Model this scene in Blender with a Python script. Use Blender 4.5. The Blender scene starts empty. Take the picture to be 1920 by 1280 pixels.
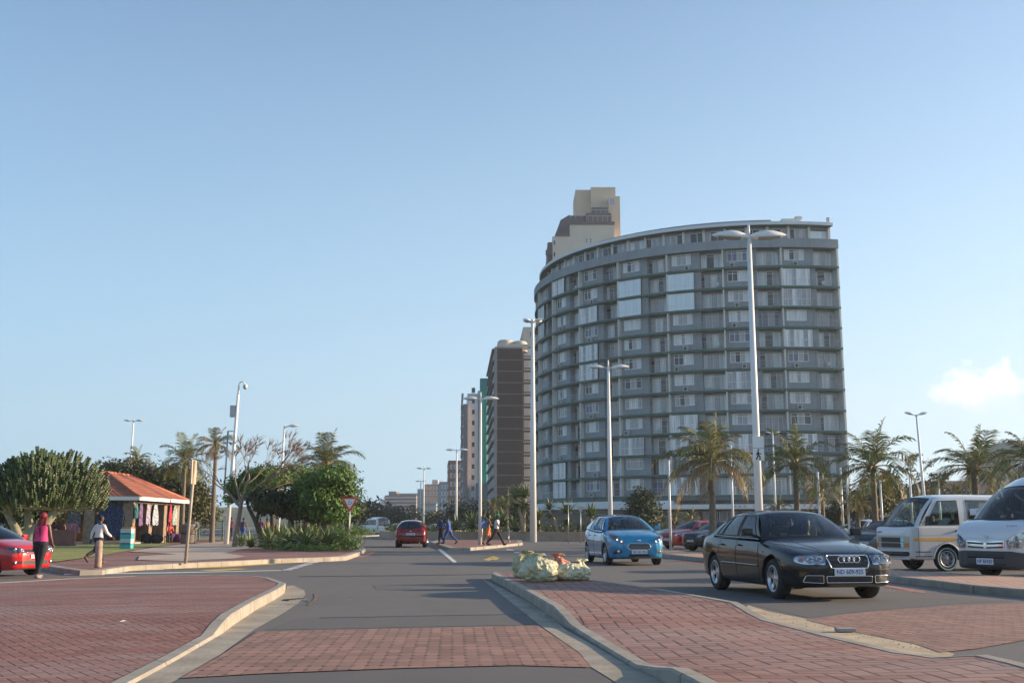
import bpy, bmesh, math, random
from mathutils import Vector, Matrix, Euler
from mathutils.bvhtree import BVHTree
from mathutils.geometry import delaunay_2d_cdt
R = math.radians
PI = math.pi
S = bpy.context.scene
COL = S.collection
# ------------------------------------------------------------------ camera, sky, sun, exposure
F_PX = 2050.0
HZ = 985.0
PITCH = math.atan((HZ - 640.0) / F_PX)
CH = 1.22
cd = bpy.data.cameras.new('camera'); cam = bpy.data.objects.new('camera', cd); COL.objects.link(cam)
cd.sensor_width = 36.0; cd.lens = 36.0 * F_PX / 1920.0
cd.clip_start = 0.1; cd.clip_end = 20000.0
cam.location = (0, 0, CH); cam.rotation_euler = (PI / 2 + PITCH, 0, 0)
S.camera = cam
SUN_EL = 13.5     # degrees above the horizon
SUN_AZ = 9.0      # degrees from +X towards +Y
W = bpy.data.worlds.new('World'); S.world = W; W.use_nodes = True
nt = W.node_tree; nt.nodes.clear()
out = nt.nodes.new('ShaderNodeOutputWorld'); bg = nt.nodes.new('ShaderNodeBackground')
sky = nt.nodes.new('ShaderNodeTexSky'); sky.sky_type = 'NISHITA'; sky.sun_disc = False
sky.sun_elevation = R(SUN_EL); sky.sun_rotation = R(90 - SUN_AZ)
sky.altitude = 0; sky.air_density = 1.0; sky.dust_density = 0.9; sky.ozone_density = 2.6
bg.inputs[1].default_value = 0.113
# a small bank of cumulus low in the sky on the right, by direction
def wn(t, **k):
    n = nt.nodes.new(t)
    for a, b in k.items(): setattr(n, a, b)
    return n
def wmath(op, a, b=None, c=None, clamp=False):
    n = wn('ShaderNodeMath', operation=op); n.use_clamp = clamp
    for i, x in enumerate((a, b, c)):
        if x is None: continue
        if hasattr(x, 'links'): nt.links.new(x, n.inputs[i])
        else: n.inputs[i].default_value = x
    return n.outputs[0]
tc = wn('ShaderNodeTexCoord')
sepn = wn('ShaderNodeSeparateXYZ'); nt.links.new(tc.outputs['Generated'], sepn.inputs[0])
azn = wmath('ARCTAN2', sepn.outputs[0], sepn.outputs[1])
eln = wmath('ARCSINE', sepn.outputs[2])
az0, el0 = math.atan2(912, 2050), math.atan2(985 - 728, 2260)
dx = wmath('DIVIDE', wmath('SUBTRACT', azn, az0), 0.056)
dy0 = wmath('SUBTRACT', eln, el0)
below = wmath('LESS_THAN', dy0, -0.004)
dyn = wmath('DIVIDE', dy0, wmath('ADD', wmath('MULTIPLY', below, -0.010), 0.024))
rad = wmath('SQRT', wmath('ADD', wmath('MULTIPLY', dx, dx), wmath('MULTIPLY', dyn, dyn)))
nz = wn('ShaderNodeTexNoise'); nz.inputs['Scale'].default_value = 26; nz.inputs['Detail'].default_value = 7; nz.inputs['Roughness'].default_value = .55
nt.links.new(tc.outputs['Generated'], nz.inputs['Vector'])
den = wmath('ADD', wmath('SUBTRACT', 0.55, wmath('MULTIPLY', rad, .62)), wmath('MULTIPLY', wmath('SUBTRACT', nz.outputs[0], .5), 2.6))
cmask = wmath('MULTIPLY', wmath('SMOOTH_MIN', wmath('MAXIMUM', wmath('MULTIPLY', den, 2.1), 0), 1.0, .2), .9, clamp=True)
cr = wn('ShaderNodeMix', data_type='RGBA'); nt.links.new(wmath('ADD', wmath('MULTIPLY', dyn, .45), .45, clamp=True), cr.inputs[0])
cr.inputs[6].default_value = (4.4, 4.4, 4.7, 1); cr.inputs[7].default_value = (8.0, 7.2, 6.4, 1)
mx = wn('ShaderNodeMix', data_type='RGBA')
# pale marine air low in the sky, brighter towards the sun's side
hz = wn('ShaderNodeMix', data_type='RGBA'); nt.links.new(wmath('DIVIDE', wmath('ADD', azn, .45), 1.0, clamp=True), hz.inputs[0])
hz.inputs[6].default_value = (2.15, 3.15, 4.05, 1); hz.inputs[7].default_value = (3.5, 4.3, 4.9, 1)
low = wmath('POWER', wmath('SUBTRACT', 1.0, wmath('DIVIDE', eln, .75, clamp=True), clamp=True), 1.7)
lm = wn('ShaderNodeMix', data_type='RGBA'); nt.links.new(wmath('MULTIPLY', low, .93), lm.inputs[0])
nt.links.new(sky.outputs[0], lm.inputs[6]); nt.links.new(hz.outputs[2], lm.inputs[7])
tint = wn('ShaderNodeMix', data_type='RGBA', blend_type='MULTIPLY'); tint.inputs[0].default_value = 1; tint.inputs[7].default_value = (.955, 1.015, 1.045, 1); nt.links.new(lm.outputs[2], tint.inputs[6])
nt.links.new(cmask, mx.inputs[0]); nt.links.new(tint.outputs[2], mx.inputs[6]); nt.links.new(cr.outputs[2], mx.inputs[7])
nt.links.new(mx.outputs[2], bg.inputs[0]); nt.links.new(bg.outputs[0], out.inputs[0])
ld = bpy.data.lights.new('sun', 'SUN'); ld.energy = 5.0; ld.angle = R(0.6); ld.color = (1.0, 0.77, 0.53)
sun = bpy.data.objects.new('sun', ld); COL.objects.link(sun)
_sd = Vector((math.cos(R(SUN_EL)) * math.cos(R(SUN_AZ)), math.cos(R(SUN_EL)) * math.sin(R(SUN_AZ)), math.sin(R(SUN_EL))))
sun.rotation_euler = _sd.to_track_quat('Z', 'Y').to_euler()
S.view_settings.view_transform = 'Standard'; S.view_settings.look = 'None'
S.view_settings.exposure = 0.98; S.view_settings.gamma = 1.0
S.cycles.max_bounces = 8; S.cycles.transparent_max_bounces = 16; S.cycles.volume_bounces = 0
S.cycles.use_adaptive_sampling = True

# ------------------------------------------------------------------ survey: from the photo's pixels to the ground
def ray(u, v):
    a = -(v - 640.0)
    return (u - 960.0, F_PX * math.cos(PITCH) - a * math.sin(PITCH), F_PX * math.sin(PITCH) + a * math.cos(PITCH))
def P(u, v, z=0.0):
    d = ray(u, v); t = (z - CH) / d[2]
    return Vector((d[0] * t, d[1] * t, z))
def A(u, v, Y):
    d = ray(u, v); t = Y / d[1]
    return Vector((d[0] * t, Y, CH + d[2] * t))
# ------------------------------------------------------------------ materials
class NT:
    def __init__(s, name):
        s.m = bpy.data.materials.new(name); s.m.use_nodes = True; s.t = s.m.node_tree; s.t.nodes.clear()
        s.o = s.n('ShaderNodeOutputMaterial'); s.b = s.n('ShaderNodeBsdfPrincipled'); s.l(s.b.outputs[0], s.o.inputs[0])
    def n(s, t, **k):
        n = s.t.nodes.new(t)
        for a, b in k.items(): setattr(n, a, b)
        return n
    def l(s, a, b): s.t.links.new(a, b)
    def math(s, op, a, b=None, c=None, clamp=False):
        n = s.n('ShaderNodeMath', operation=op); n.use_clamp = clamp
        for i, x in enumerate((a, b, c)):
            if x is None: continue
            if hasattr(x, 'links'): s.l(x, n.inputs[i])
            else: n.inputs[i].default_value = x
        return n.outputs[0]
    def mix(s, f, a, b, mode='MIX'):
        n = s.n('ShaderNodeMix', data_type='RGBA', blend_type=mode)
        for i, x in ((0, f), (6, a), (7, b)):
            if hasattr(x, 'links'): s.l(x, n.inputs[i])
            elif i == 0: n.inputs[0].default_value = x
            else: n.inputs[i].default_value = (*x, 1)
        return n.outputs[2]
    def noise(s, scale, detail=4, rough=.55, vec=None, dist=0):
        n = s.n('ShaderNodeTexNoise'); n.inputs['Scale'].default_value = scale; n.inputs['Detail'].default_value = detail
        n.inputs['Roughness'].default_value = rough; n.inputs['Distortion'].default_value = dist
        s.l(vec if vec is not None else s.coord(), n.inputs['Vector'])
        return n.outputs[0]
    def coord(s, world=False):
        if world: return s.n('ShaderNodeNewGeometry').outputs['Position']
        return s.n('ShaderNodeTexCoord').outputs['Object']
    def ramp(s, f, lo, hi): return s.math('DIVIDE', s.math('SUBTRACT', f, lo), hi - lo, clamp=True)
    def bump(s, h, strength=.3, dist=.01):
        n = s.n('ShaderNodeBump'); n.inputs['Strength'].default_value = strength; n.inputs['Distance'].default_value = dist
        s.l(h, n.inputs['Height']); s.l(n.outputs[0], s.b.inputs['Normal'])
    def set(s, **k):
        for a, b in k.items():
            i = s.b.inputs[a.replace('_', ' ')]
            if hasattr(b, 'links'): s.l(b, i)
            elif isinstance(b, tuple): i.default_value = (*b, 1)
            else: i.default_value = b
        return s
_mc = {}
def mat(name, col, rough=.7, metal=0.0, var=.12, scale=3.0, coat=0.0, bump=0.0, spec=.5, world=False):
    if name in _mc: return _mc[name]
    t = NT(name)
    if var > 0:
        n = t.noise(scale, 5, .6, vec=t.coord(world))
        c = t.mix(t.ramp(n, .3, .7), tuple(x * (1 - var) for x in col), tuple(min(1, x * (1 + var)) for x in col))
        t.set(Base_Color=c)
        if bump: t.bump(t.noise(scale * 12, 3), bump, .01)
    else: t.set(Base_Color=tuple(col))
    t.set(Roughness=rough, Metallic=metal); t.b.inputs['Coat Weight'].default_value = coat; t.b.inputs['Coat Roughness'].default_value = .04
    t.b.inputs['Specular IOR Level'].default_value = spec
    _mc[name] = t.m; return t.m
def emis(name, col, s):
    if name in _mc: return _mc[name]
    t = NT(name); t.set(Base_Color=tuple(col), Roughness=.3); t.b.inputs['Emission Color'].default_value = (*col, 1); t.b.inputs['Emission Strength'].default_value = s
    _mc[name] = t.m; return t.m
def glass(name, tint, refl=.10, rough=.02):
    if name in _mc: return _mc[name]
    t = NT(name); t.t.nodes.remove(t.b)
    tr = t.n('ShaderNodeBsdfTransparent'); tr.inputs[0].default_value = (*tint, 1)
    gl = t.n('ShaderNodeBsdfGlossy'); gl.inputs[0].default_value = (.95, .97, 1, 1); gl.inputs['Roughness'].default_value = rough
    lw = t.n('ShaderNodeFresnel'); lw.inputs[0].default_value = 1.5
    f = t.math('MAXIMUM', lw.outputs[0], refl)
    mxs = t.n('ShaderNodeMixShader'); t.l(f, mxs.inputs[0]); t.l(tr.outputs[0], mxs.inputs[1]); t.l(gl.outputs[0], mxs.inputs[2]); t.l(mxs.outputs[0], t.o.inputs[0])
    _mc[name] = t.m; return t.m
def herringbone(name, c1, c2, mortar, size=.105, rot=0.0):
    t = NT(name); mp = t.n('ShaderNodeMapping'); t.l(t.coord(), mp.inputs[0])
    mp.inputs['Scale'].default_value = (1 / size,) * 3; mp.inputs['Rotation'].default_value = (0, 0, rot)
    sp = t.n('ShaderNodeSeparateXYZ'); t.l(mp.outputs[0], sp.inputs[0])
    x, y = sp.outputs[0], sp.outputs[1]
    i, j = t.math('FLOOR', x), t.math('FLOOR', y)
    fx, fy = t.math('SUBTRACT', x, i), t.math('SUBTRACT', y, j)
    k = t.math('FLOORED_MODULO', t.math('ADD', t.math('SUBTRACT', i, j), .5), 4.0)
    is0 = t.math('LESS_THAN', k, 1.0); ge1 = t.math('SUBTRACT', 1.0, is0)
    lt2 = t.math('LESS_THAN', k, 2.0); is1 = t.math('MULTIPLY', lt2, ge1)
    lt3 = t.math('LESS_THAN', k, 3.0); is2 = t.math('MULTIPLY', lt3, t.math('SUBTRACT', 1.0, lt2)); is3 = t.math('SUBTRACT', 1.0, lt3)
    dL = t.math('ADD', fx, is1); dR = t.math('ADD', t.math('SUBTRACT', 1, fx), is0)
    dB = t.math('ADD', fy, is2); dT = t.math('ADD', t.math('SUBTRACT', 1, fy), is3)
    d = t.math('MINIMUM', t.math('MINIMUM', dL, dR), t.math('MINIMUM', dB, dT))
    bx, by = t.math('SUBTRACT', i, is1), t.math('SUBTRACT', j, is2)
    cb = t.n('ShaderNodeCombineXYZ'); t.l(bx, cb.inputs[0]); t.l(by, cb.inputs[1]); t.l(is3, cb.inputs[2])
    wnn = t.n('ShaderNodeTexWhiteNoise'); t.l(cb.outputs[0], wnn.inputs[0])
    big = t.noise(.45, 5, .6)
    rnd = t.math('ADD', t.math('MULTIPLY', wnn.outputs[0], .62), t.math('MULTIPLY', t.ramp(big, .3, .7), .38))
    col = t.mix(rnd, c1, c2)
    col = t.mix(t.math('MULTIPLY', t.ramp(t.noise(.8, 7, .7, dist=.5), .56, .75), .45), col, (.10, .05, .042))
    mp2 = t.n('ShaderNodeMapping'); t.l(t.coord(), mp2.inputs[0]); mp2.inputs['Scale'].default_value = (.35, 1.3, 1)
    dust = t.math('MULTIPLY', t.ramp(t.noise(.5, 8, .72, vec=mp2.outputs[0], dist=.9), .46, .68), .62)
    col = t.mix(dust, col, (.36, .28, .25))
    mm = t.math('MULTIPLY', t.math('SUBTRACT', 1, t.ramp(d, .065, .12)), t.math('ADD', .35, t.math('MULTIPLY', t.ramp(t.noise(1.3, 5, .7), .35, .65), .5)))
    col = t.mix(mm, col, mortar)
    t.set(Base_Color=col, Roughness=.85); t.bump(t.math('ADD', t.ramp(d, .03, .12), t.math('MULTIPLY', t.noise(60, 2), .2)), .5, .006)
    return t.m
def pavers(name, c1, c2, mortar, rot=0.0, w=.24, h=.12):
    t = NT(name); mp = t.n('ShaderNodeMapping'); t.l(t.coord(), mp.inputs[0]); mp.inputs['Rotation'].default_value = (0, 0, rot)
    sp = t.n('ShaderNodeSeparateXYZ'); t.l(mp.outputs[0], sp.inputs[0])
    zig = t.math('MULTIPLY', t.math('PINGPONG', t.math('MULTIPLY', sp.outputs[1], 2 / h), .5), .03)
    x = t.math('DIVIDE', t.math('ADD', sp.outputs[0], zig), w); y = t.math('DIVIDE', sp.outputs[1], h)
    i, j = t.math('FLOOR', x), t.math('FLOOR', y)
    fx, fy = t.math('SUBTRACT', x, i), t.math('SUBTRACT', y, j)
    ex = t.math('MINIMUM', fx, t.math('SUBTRACT', 1, fx)); ey = t.math('MINIMUM', fy, t.math('SUBTRACT', 1, fy))
    corner = t.math('MULTIPLY', t.math('MULTIPLY', t.math('LESS_THAN', ex, .16), t.math('LESS_THAN', ey, .10)), t.math('ADD', .35, t.ramp(t.noise(2.3, 3, .6), .4, .6)))
    line = t.math('MULTIPLY', t.math('MAXIMUM', t.math('LESS_THAN', ex, .055), t.math('LESS_THAN', ey, .04)), t.math('ADD', .25, t.ramp(t.noise(1.7, 4, .6), .35, .65)))
    cb = t.n('ShaderNodeCombineXYZ'); t.l(i, cb.inputs[0]); t.l(j, cb.inputs[1])
    wnn = t.n('ShaderNodeTexWhiteNoise'); t.l(cb.outputs[0], wnn.inputs[0])
    rnd = t.math('ADD', t.math('MULTIPLY', wnn.outputs[0], .6), t.math('MULTIPLY', t.ramp(t.noise(.7, 6, .7), .35, .65), .4))
    col = t.mix(rnd, c1, c2)
    stain = t.math('MULTIPLY', t.ramp(t.noise(.5, 6, .65, dist=.8), .55, .75), .55)
    col = t.mix(stain, col, (.10, .085, .08))
    col = t.mix(t.math('MAXIMUM', t.math('MULTIPLY', line, .45), corner), col, mortar)
    t.set(Base_Color=col, Roughness=.85); t.bump(t.math('SUBTRACT', 1, line), .4, .005)
    return t.m
def asphalt(name, base):
    t = NT(name)
    big = t.ramp(t.noise(.12, 6, .6, vec=t.coord(True)), .3, .7)
    mid = t.ramp(t.noise(1.3, 6, .7, vec=t.coord(True), dist=.5), .35, .7)
    fine = t.ramp(t.noise(55, 3, .7, vec=t.coord(True)), .3, .75)
    c = t.mix(big, tuple(x * .86 for x in base), tuple(x * 1.12 for x in base))
    c = t.mix(t.math('MULTIPLY', mid, .3), c, tuple(x * 1.3 for x in base))
    # long faint tyre tracks along the traffic direction
    mp = t.n('ShaderNodeMapping'); t.l(t.coord(True), mp.inputs[0]); mp.inputs['Scale'].default_value = (1.1, .06, 1); mp.inputs['Rotation'].default_value = (0, 0, .08)
    c = t.mix(t.math('MULTIPLY', t.ramp(t.noise(1, 3, .5, vec=mp.outputs[0]), .5, .75), .28), c, tuple(x * .6 for x in base))
    c = t.mix(t.math('MULTIPLY', t.ramp(t.noise(.35, 7, .7, vec=t.coord(True), dist=1.0), .58, .72), .30), c, tuple(x * .55 for x in base))
    c = t.mix(t.math('MULTIPLY', fine, .35), c, tuple(x * 1.5 for x in base))
    t.set(Base_Color=c, Roughness=.82); t.bump(fine, .35, .006)
    return t.m
# ------------------------------------------------------------------ mesh collecting
def catmull(pts, n):
    pts = [Vector(p) for p in pts]; o = []
    q = [pts[0] * 2 - pts[1]] + pts + [pts[-1] * 2 - pts[-2]]
    for i in range(1, len(q) - 2):
        for k in range(n):
            t = k / n; a, b, c, d = q[i - 1], q[i], q[i + 1], q[i + 2]
            o.append(.5 * ((2 * b) + (c - a) * t + (2 * a - 5 * b + 4 * c - d) * t * t + (3 * b - a - 3 * c + d) * t ** 3))
    o.append(pts[-1]); return o
class MB:
    def __init__(s): s.v = []; s.f = []; s.m = []; s.sm = []
    def add(s, vs, fs, mi=0, sm=False):
        o = len(s.v); s.v += [tuple(v) for v in vs]
        for f in fs: s.f.append([i + o for i in f]); s.m.append(mi); s.sm.append(sm)
        return s
    def box(s, c, d, rot=None, mi=0):
        hx, hy, hz = d[0] / 2, d[1] / 2, d[2] / 2
        vs = [Vector((x * hx, y * hy, z * hz)) for z in (-1, 1) for y in (-1, 1) for x in (-1, 1)]
        if rot is not None:
            M = Euler(rot).to_matrix() if not isinstance(rot, (int, float)) else Matrix.Rotation(rot, 3, 'Z')
            vs = [M @ v for v in vs]
        c = Vector(c); vs = [v + c for v in vs]
        return s.add(vs, [(0, 2, 3, 1), (4, 5, 7, 6), (0, 1, 5, 4), (2, 6, 7, 3), (0, 4, 6, 2), (1, 3, 7, 5)], mi)
    def tube(s, pts, rad, seg=8, mi=0, cap=True, sm=True, flat=1.0):
        pts = [Vector(p) for p in pts]; n = len(pts)
        if not isinstance(rad, (list, tuple)): rad = [rad] * n
        vs = []; up = None
        for i, p in enumerate(pts):
            t = (pts[min(i + 1, n - 1)] - pts[max(i - 1, 0)])
            t = t.normalized() if t.length > 1e-9 else Vector((0, 0, 1))
            if up is None: up = Vector((0, 0, 1)) if abs(t.z) < .9 else Vector((1, 0, 0))
            a = t.cross(up).normalized(); b = a.cross(t).normalized(); up = b
            for k in range(seg):
                w = 2 * PI * k / seg
                vs.append(p + (a * math.cos(w) + b * math.sin(w) * flat) * rad[i])
        fs = [(i * seg + k, i * seg + (k + 1) % seg, (i + 1) * seg + (k + 1) % seg, (i + 1) * seg + k) for i in range(n - 1) for k in range(seg)]
        if cap: fs += [tuple(range(seg))[::-1], tuple((n - 1) * seg + k for k in range(seg))]
        return s.add(vs, fs, mi, sm)
    def lathe(s, prof, c=(0, 0, 0), axis='Z', seg=24, mi=0, sm=True):
        vs = []
        for r, h in prof:
            for k in range(seg):
                w = 2 * PI * k / seg; x, y = r * math.cos(w), r * math.sin(w)
                vs.append({'Z': (x, y, h), 'Y': (x, h, y), 'X': (h, x, y)}[axis])
        c = Vector(c); vs = [Vector(v) + c for v in vs]; n = len(prof)
        fs = [(i * seg + k, i * seg + (k + 1) % seg, (i + 1) * seg + (k + 1) % seg, (i + 1) * seg + k) for i in range(n - 1) for k in range(seg)]
        return s.add(vs, fs, mi, sm)
    def prism(s, poly, z0, z1, mi=0, sidemi=None):
        n = len(poly); vs = [(p[0], p[1], z0) for p in poly] + [(p[0], p[1], z1) for p in poly]
        s.add(vs, [tuple(range(n))[::-1], tuple(range(n, 2 * n))], mi)
        return s.add(vs, [(k, (k + 1) % n, (k + 1) % n + n, k + n) for k in range(n)], mi if sidemi is None else sidemi)
    def ball(s, c, r, seg=12, rings=8, mi=0):
        if not isinstance(r, (tuple, list)): r = (r, r, r)
        vs = []; c = Vector(c)
        for i in range(rings + 1):
            a = PI * i / rings
            for k in range(seg):
                w = 2 * PI * k / seg
                vs.append(c + Vector((r[0] * math.sin(a) * math.cos(w), r[1] * math.sin(a) * math.sin(w), r[2] * math.cos(a))))
        return s.add(vs, [(i * seg + k, (i + 1) * seg + k, (i + 1) * seg + (k + 1) % seg, i * seg + (k + 1) % seg) for i in range(rings) for k in range(seg)], mi, True)
    def mesh(s, name, mats):
        me = bpy.data.meshes.new(name); me.from_pydata(s.v, [], s.f)
        if not isinstance(mats, (list, tuple)): mats = [mats]
        for m in mats: me.materials.append(m)
        me.polygons.foreach_set('material_index', s.m); me.polygons.foreach_set('use_smooth', s.sm)
        me.update(); return me
    def build(s, name, mats, parent=None, fix=False, bevel=0.0):
        me = s.mesh(name, mats)
        if fix or bevel:
            b = bmesh.new(); b.from_mesh(me); bmesh.ops.remove_doubles(b, verts=b.verts, dist=1e-5); bmesh.ops.recalc_face_normals(b, faces=b.faces)
            if bevel:
                es = [e for e in b.edges if len(e.link_faces) == 2 and e.calc_face_angle(0) > .6]
                bmesh.ops.bevel(b, geom=es, offset=bevel, segments=2, affect='EDGES', profile=.6)
            b.to_mesh(me); b.free()
        o = bpy.data.objects.new(name, me); COL.objects.link(o)
        if parent: o.parent = parent
        return o
def part(name, me, parent, loc=None, rz=None, label=None):
    o = bpy.data.objects.new(name, me); COL.objects.link(o); o.parent = parent
    if loc is not None: o.location = loc
    if rz is not None: o.rotation_euler = (0, 0, rz)
    if label: o['label'] = label
    return o
def tag(o, label, cat, group=None, kind=None):
    o['label'] = label; o['category'] = cat
    if group: o['group'] = group
    if kind: o['kind'] = kind
    return o
def thing(name, label, cat, loc=(0, 0, 0), rz=0, group=None):
    o = bpy.data.objects.new(name, None); COL.objects.link(o); o.location = loc; o.rotation_euler = (0, 0, rz)
    o.empty_display_size = .2
    return tag(o, label, cat, group)
def struct(o): o['kind'] = 'structure'; return o
def dup(root, loc, rz=0, label=None, scale=None, rot=None):
    def cp(o, par):
        c = o.copy(); COL.objects.link(c); c.parent = par
        for ch in o.children: cp(ch, c)
        return c
    r = cp(root, None); r.location = loc; r.rotation_euler = rot if rot else (0, 0, rz)
    if label: r['label'] = label
    if scale: r.scale = (scale,) * 3 if isinstance(scale, (int, float)) else scale
    return r
def text_mesh(body, size, depth=.002, bold=0.0, align='CENTER'):
    cu = bpy.data.curves.new('lettering', 'FONT'); cu.body = body; cu.size = size; cu.extrude = depth; cu.offset = bold
    cu.align_x = align; cu.align_y = 'CENTER'; cu.resolution_u = 3
    o = bpy.data.objects.new('lettering', cu); COL.objects.link(o); dg = bpy.context.evaluated_depsgraph_get()
    me = bpy.data.meshes.new_from_object(o.evaluated_get(dg)); bpy.data.objects.remove(o); bpy.data.curves.remove(cu)
    me.materials.clear(); return me
def rnd(a, b): return random.uniform(a, b)
random.seed(7)
# common materials
M_WHITE = mat('white_paint', (.74, .73, .70), .45, var=.06)
M_POLE = mat('white_pole_paint', (.78, .77, .74), .4, var=.05, scale=1)
M_BLACK = mat('black_plastic', (.016, .016, .018), .5, var=0)
M_DGREY = mat('dark_grey_plastic', (.05, .05, .055), .6, var=.1)
M_CHROME = mat('chrome', (.75, .76, .78), .14, 1.0, var=0)
M_STEEL = mat('galvanised_steel', (.42, .42, .42), .45, .8, var=.1)
M_CONC = mat('kerb_concrete', (.36, .32, .27), .85, var=.25, scale=2.2, bump=.4)
M_CONC2 = mat('gutter_concrete', (.33, .29, .225), .9, var=.28, scale=1.6, bump=.5)
# ------------------------------------------------------------------ ground, roads, pavements, kerbs
M_ASPH = asphalt('asphalt', (.128, .116, .104))
M_HERR = herringbone('red_herringbone_brick', (.185, .072, .055), (.33, .145, .108), (.055, .038, .033), .115, R(-35.5))
M_HERR2 = herringbone('brown_red_brick_paving', (.19, .085, .066), (.37, .185, .14), (.05, .035, .03), .19, R(-2))
M_PAV = pavers('interlocking_pavers', (.20, .105, .078), (.36, .20, .145), (.035, .028, .026), R(-3), .125, .25)
M_BEIGE = mat('beige_concrete_paving', (.42, .34, .27), .9, var=.15, scale=1.5, bump=.3)
M_VERGE = pavers('pink_brick_pavement', (.42, .25, .18), (.52, .33, .24), (.2, .12, .09), R(15), .2, .1)
M_PAINTW = mat('white_road_paint', (.62, .62, .60), .7, var=.2, scale=6)
M_PAINTY = mat('yellow_road_paint', (.60, .40, .08), .7, var=.2, scale=6)
M_PAINTR = mat('faded_red_kerb_paint', (.42, .16, .12), .8, var=.2, scale=5)
def _grass_mat():
    t = NT('grass'); c = t.mix(t.ramp(t.noise(.5, 6, .6), .35, .65), (.14, .18, .04), (.30, .29, .09))
    c = t.mix(t.math('MULTIPLY', t.ramp(t.noise(40, 3, .7), .4, .7), .4), c, (.36, .36, .14))
    t.set(Base_Color=c, Roughness=.95); t.bump(t.noise(60, 3), .6, .03); return t.m
M_GRASS = _grass_mat()
M_DIRT = mat('dull_ground', (.13, .13, .085), .95, var=.3, scale=.02, world=True)
def sheet(name, poly, m, z=None):
    b = MB(); b.add([(p[0], p[1], (p[2] if z is None else z)) for p in poly], [tuple(range(len(poly)))])
    me = b.mesh(name, m); bm = bmesh.new(); bm.from_mesh(me)
    for f in bm.faces:
        f.normal_update()
        if f.normal.z < 0: f.normal_flip()
    bmesh.ops.triangulate(bm, faces=bm.faces, ngon_method='EAR_CLIP'); bm.to_mesh(me); bm.free()
    o = bpy.data.objects.new(name, me); COL.objects.link(o); return struct(o)
def inset(poly, w):
    n = len(poly); ar = sum(poly[i][0] * poly[(i + 1) % n][1] - poly[(i + 1) % n][0] * poly[i][1] for i in range(n))
    s = 1 if ar > 0 else -1; o = []
    for i in range(n):
        a, b, c = Vector(poly[i - 1][:2]), Vector(poly[i][:2]), Vector(poly[(i + 1) % n][:2])
        d1 = (b - a).normalized(); d2 = (c - b).normalized()
        n1 = Vector((-d1.y, d1.x)) * s; n2 = Vector((-d2.y, d2.x)) * s
        m = (n1 + n2); m = m.normalized() if m.length > 1e-6 else n1
        q = b + m * (w / max(.45, m.dot(n1))); o.append(Vector((q.x, q.y, poly[i][2])))
    return o
def densify(poly, step):
    o = []; n = len(poly)
    for i in range(n):
        a, b = Vector(poly[i]), Vector(poly[(i + 1) % n]); k = max(1, int((b - a).length / step))
        for j in range(k): o.append(a.lerp(b, j / k))
    return o
def island(kname, sname, outline, m, kw=.14, step=.5, grid=.5, smooth=0):
    """kerb ring (its own mesh, with a joint every metre) and the paving inside it; heights vary along the outline"""
    o = [Vector(p) for p in outline]
    if smooth: o = catmull(o + [o[0]], smooth)[:-1]
    o = densify(o, step); ii = inset(o, kw); n = len(o); b = MB()
    bv = inset(o, .018)
    for i in range(n):
        j = (i + 1) % n; c1 = .02
        a0, a1 = (o[i].x, o[i].y, -.05), (o[j].x, o[j].y, -.05)
        b0, b1 = (o[i].x, o[i].y, o[i].z - .02), (o[j].x, o[j].y, o[j].z - .02)
        t0, t1 = tuple(bv[i]), tuple(bv[j]); u0, u1 = tuple(ii[i]), tuple(ii[j])
        b.add([a0, a1, b1, b0], [(0, 1, 2, 3)]); b.add([b0, b1, t1, t0], [(0, 1, 2, 3)]); b.add([t0, t1, u1, u0], [(0, 1, 2, 3)])
        b.add([u0, u1, (u1[0], u1[1], -.05), (u0[0], u0[1], -.05)], [(0, 1, 2, 3)])
    k = b.build(kname, M_KERB, fix=True); struct(k)
    # paving
    xs = [p.x for p in ii]; ys = [p.y for p in ii]; pin = list(ii)
    from mathutils.geometry import intersect_point_tri_2d
    def inside(x, y):
        c = False
        for q in range(n):
            x1, y1, x2, y2 = ii[q].x, ii[q].y, ii[(q + 1) % n].x, ii[(q + 1) % n].y
            if (y1 > y) != (y2 > y) and x < (x2 - x1) * (y - y1) / (y2 - y1) + x1: c = not c
        return c
    pts = [Vector((p.x, p.y)) for p in ii]; zz = [p.z - .006 for p in ii]
    gx = max(grid, (max(xs) - min(xs)) / 60); gy = max(grid, (max(ys) - min(ys)) / 60)
    x = min(xs) + gx / 2
    while x < max(xs):
        y = min(ys) + gy / 2
        while y < max(ys):
            if inside(x, y):
                w = s = 0; md = 9
                for p in ii:
                    d2 = (p.x - x) ** 2 + (p.y - y) ** 2; md = min(md, d2); q = 1 / (d2 + .05) ** 1.5; w += q; s += q * (p.z - .006)
                if md > .03: pts.append(Vector((x, y))); zz.append(s / w)
            y += gy
        x += gx
    vs, es, fs, ov, _, _ = delaunay_2d_cdt(pts, [(q, (q + 1) % n) for q in range(n)], [], 1, 1e-4)
    b = MB(); V = [(v.x, v.y, zz[ov[q][0]] if ov[q] else .12) for q, v in enumerate(vs)]
    b.add(V, [tuple(f) for f in fs], 0, True); s_ = b.build(sname, m); struct(s_)
    for f in s_.data.polygons:
        pass
    bm = bmesh.new(); bm.from_mesh(s_.data)
    bmesh.ops.recalc_face_normals(bm, faces=bm.faces)
    for f in bm.faces:
        if f.normal.z < 0: f.normal_flip()
    bm.to_mesh(s_.data); bm.free()
    return k, s_
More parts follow.
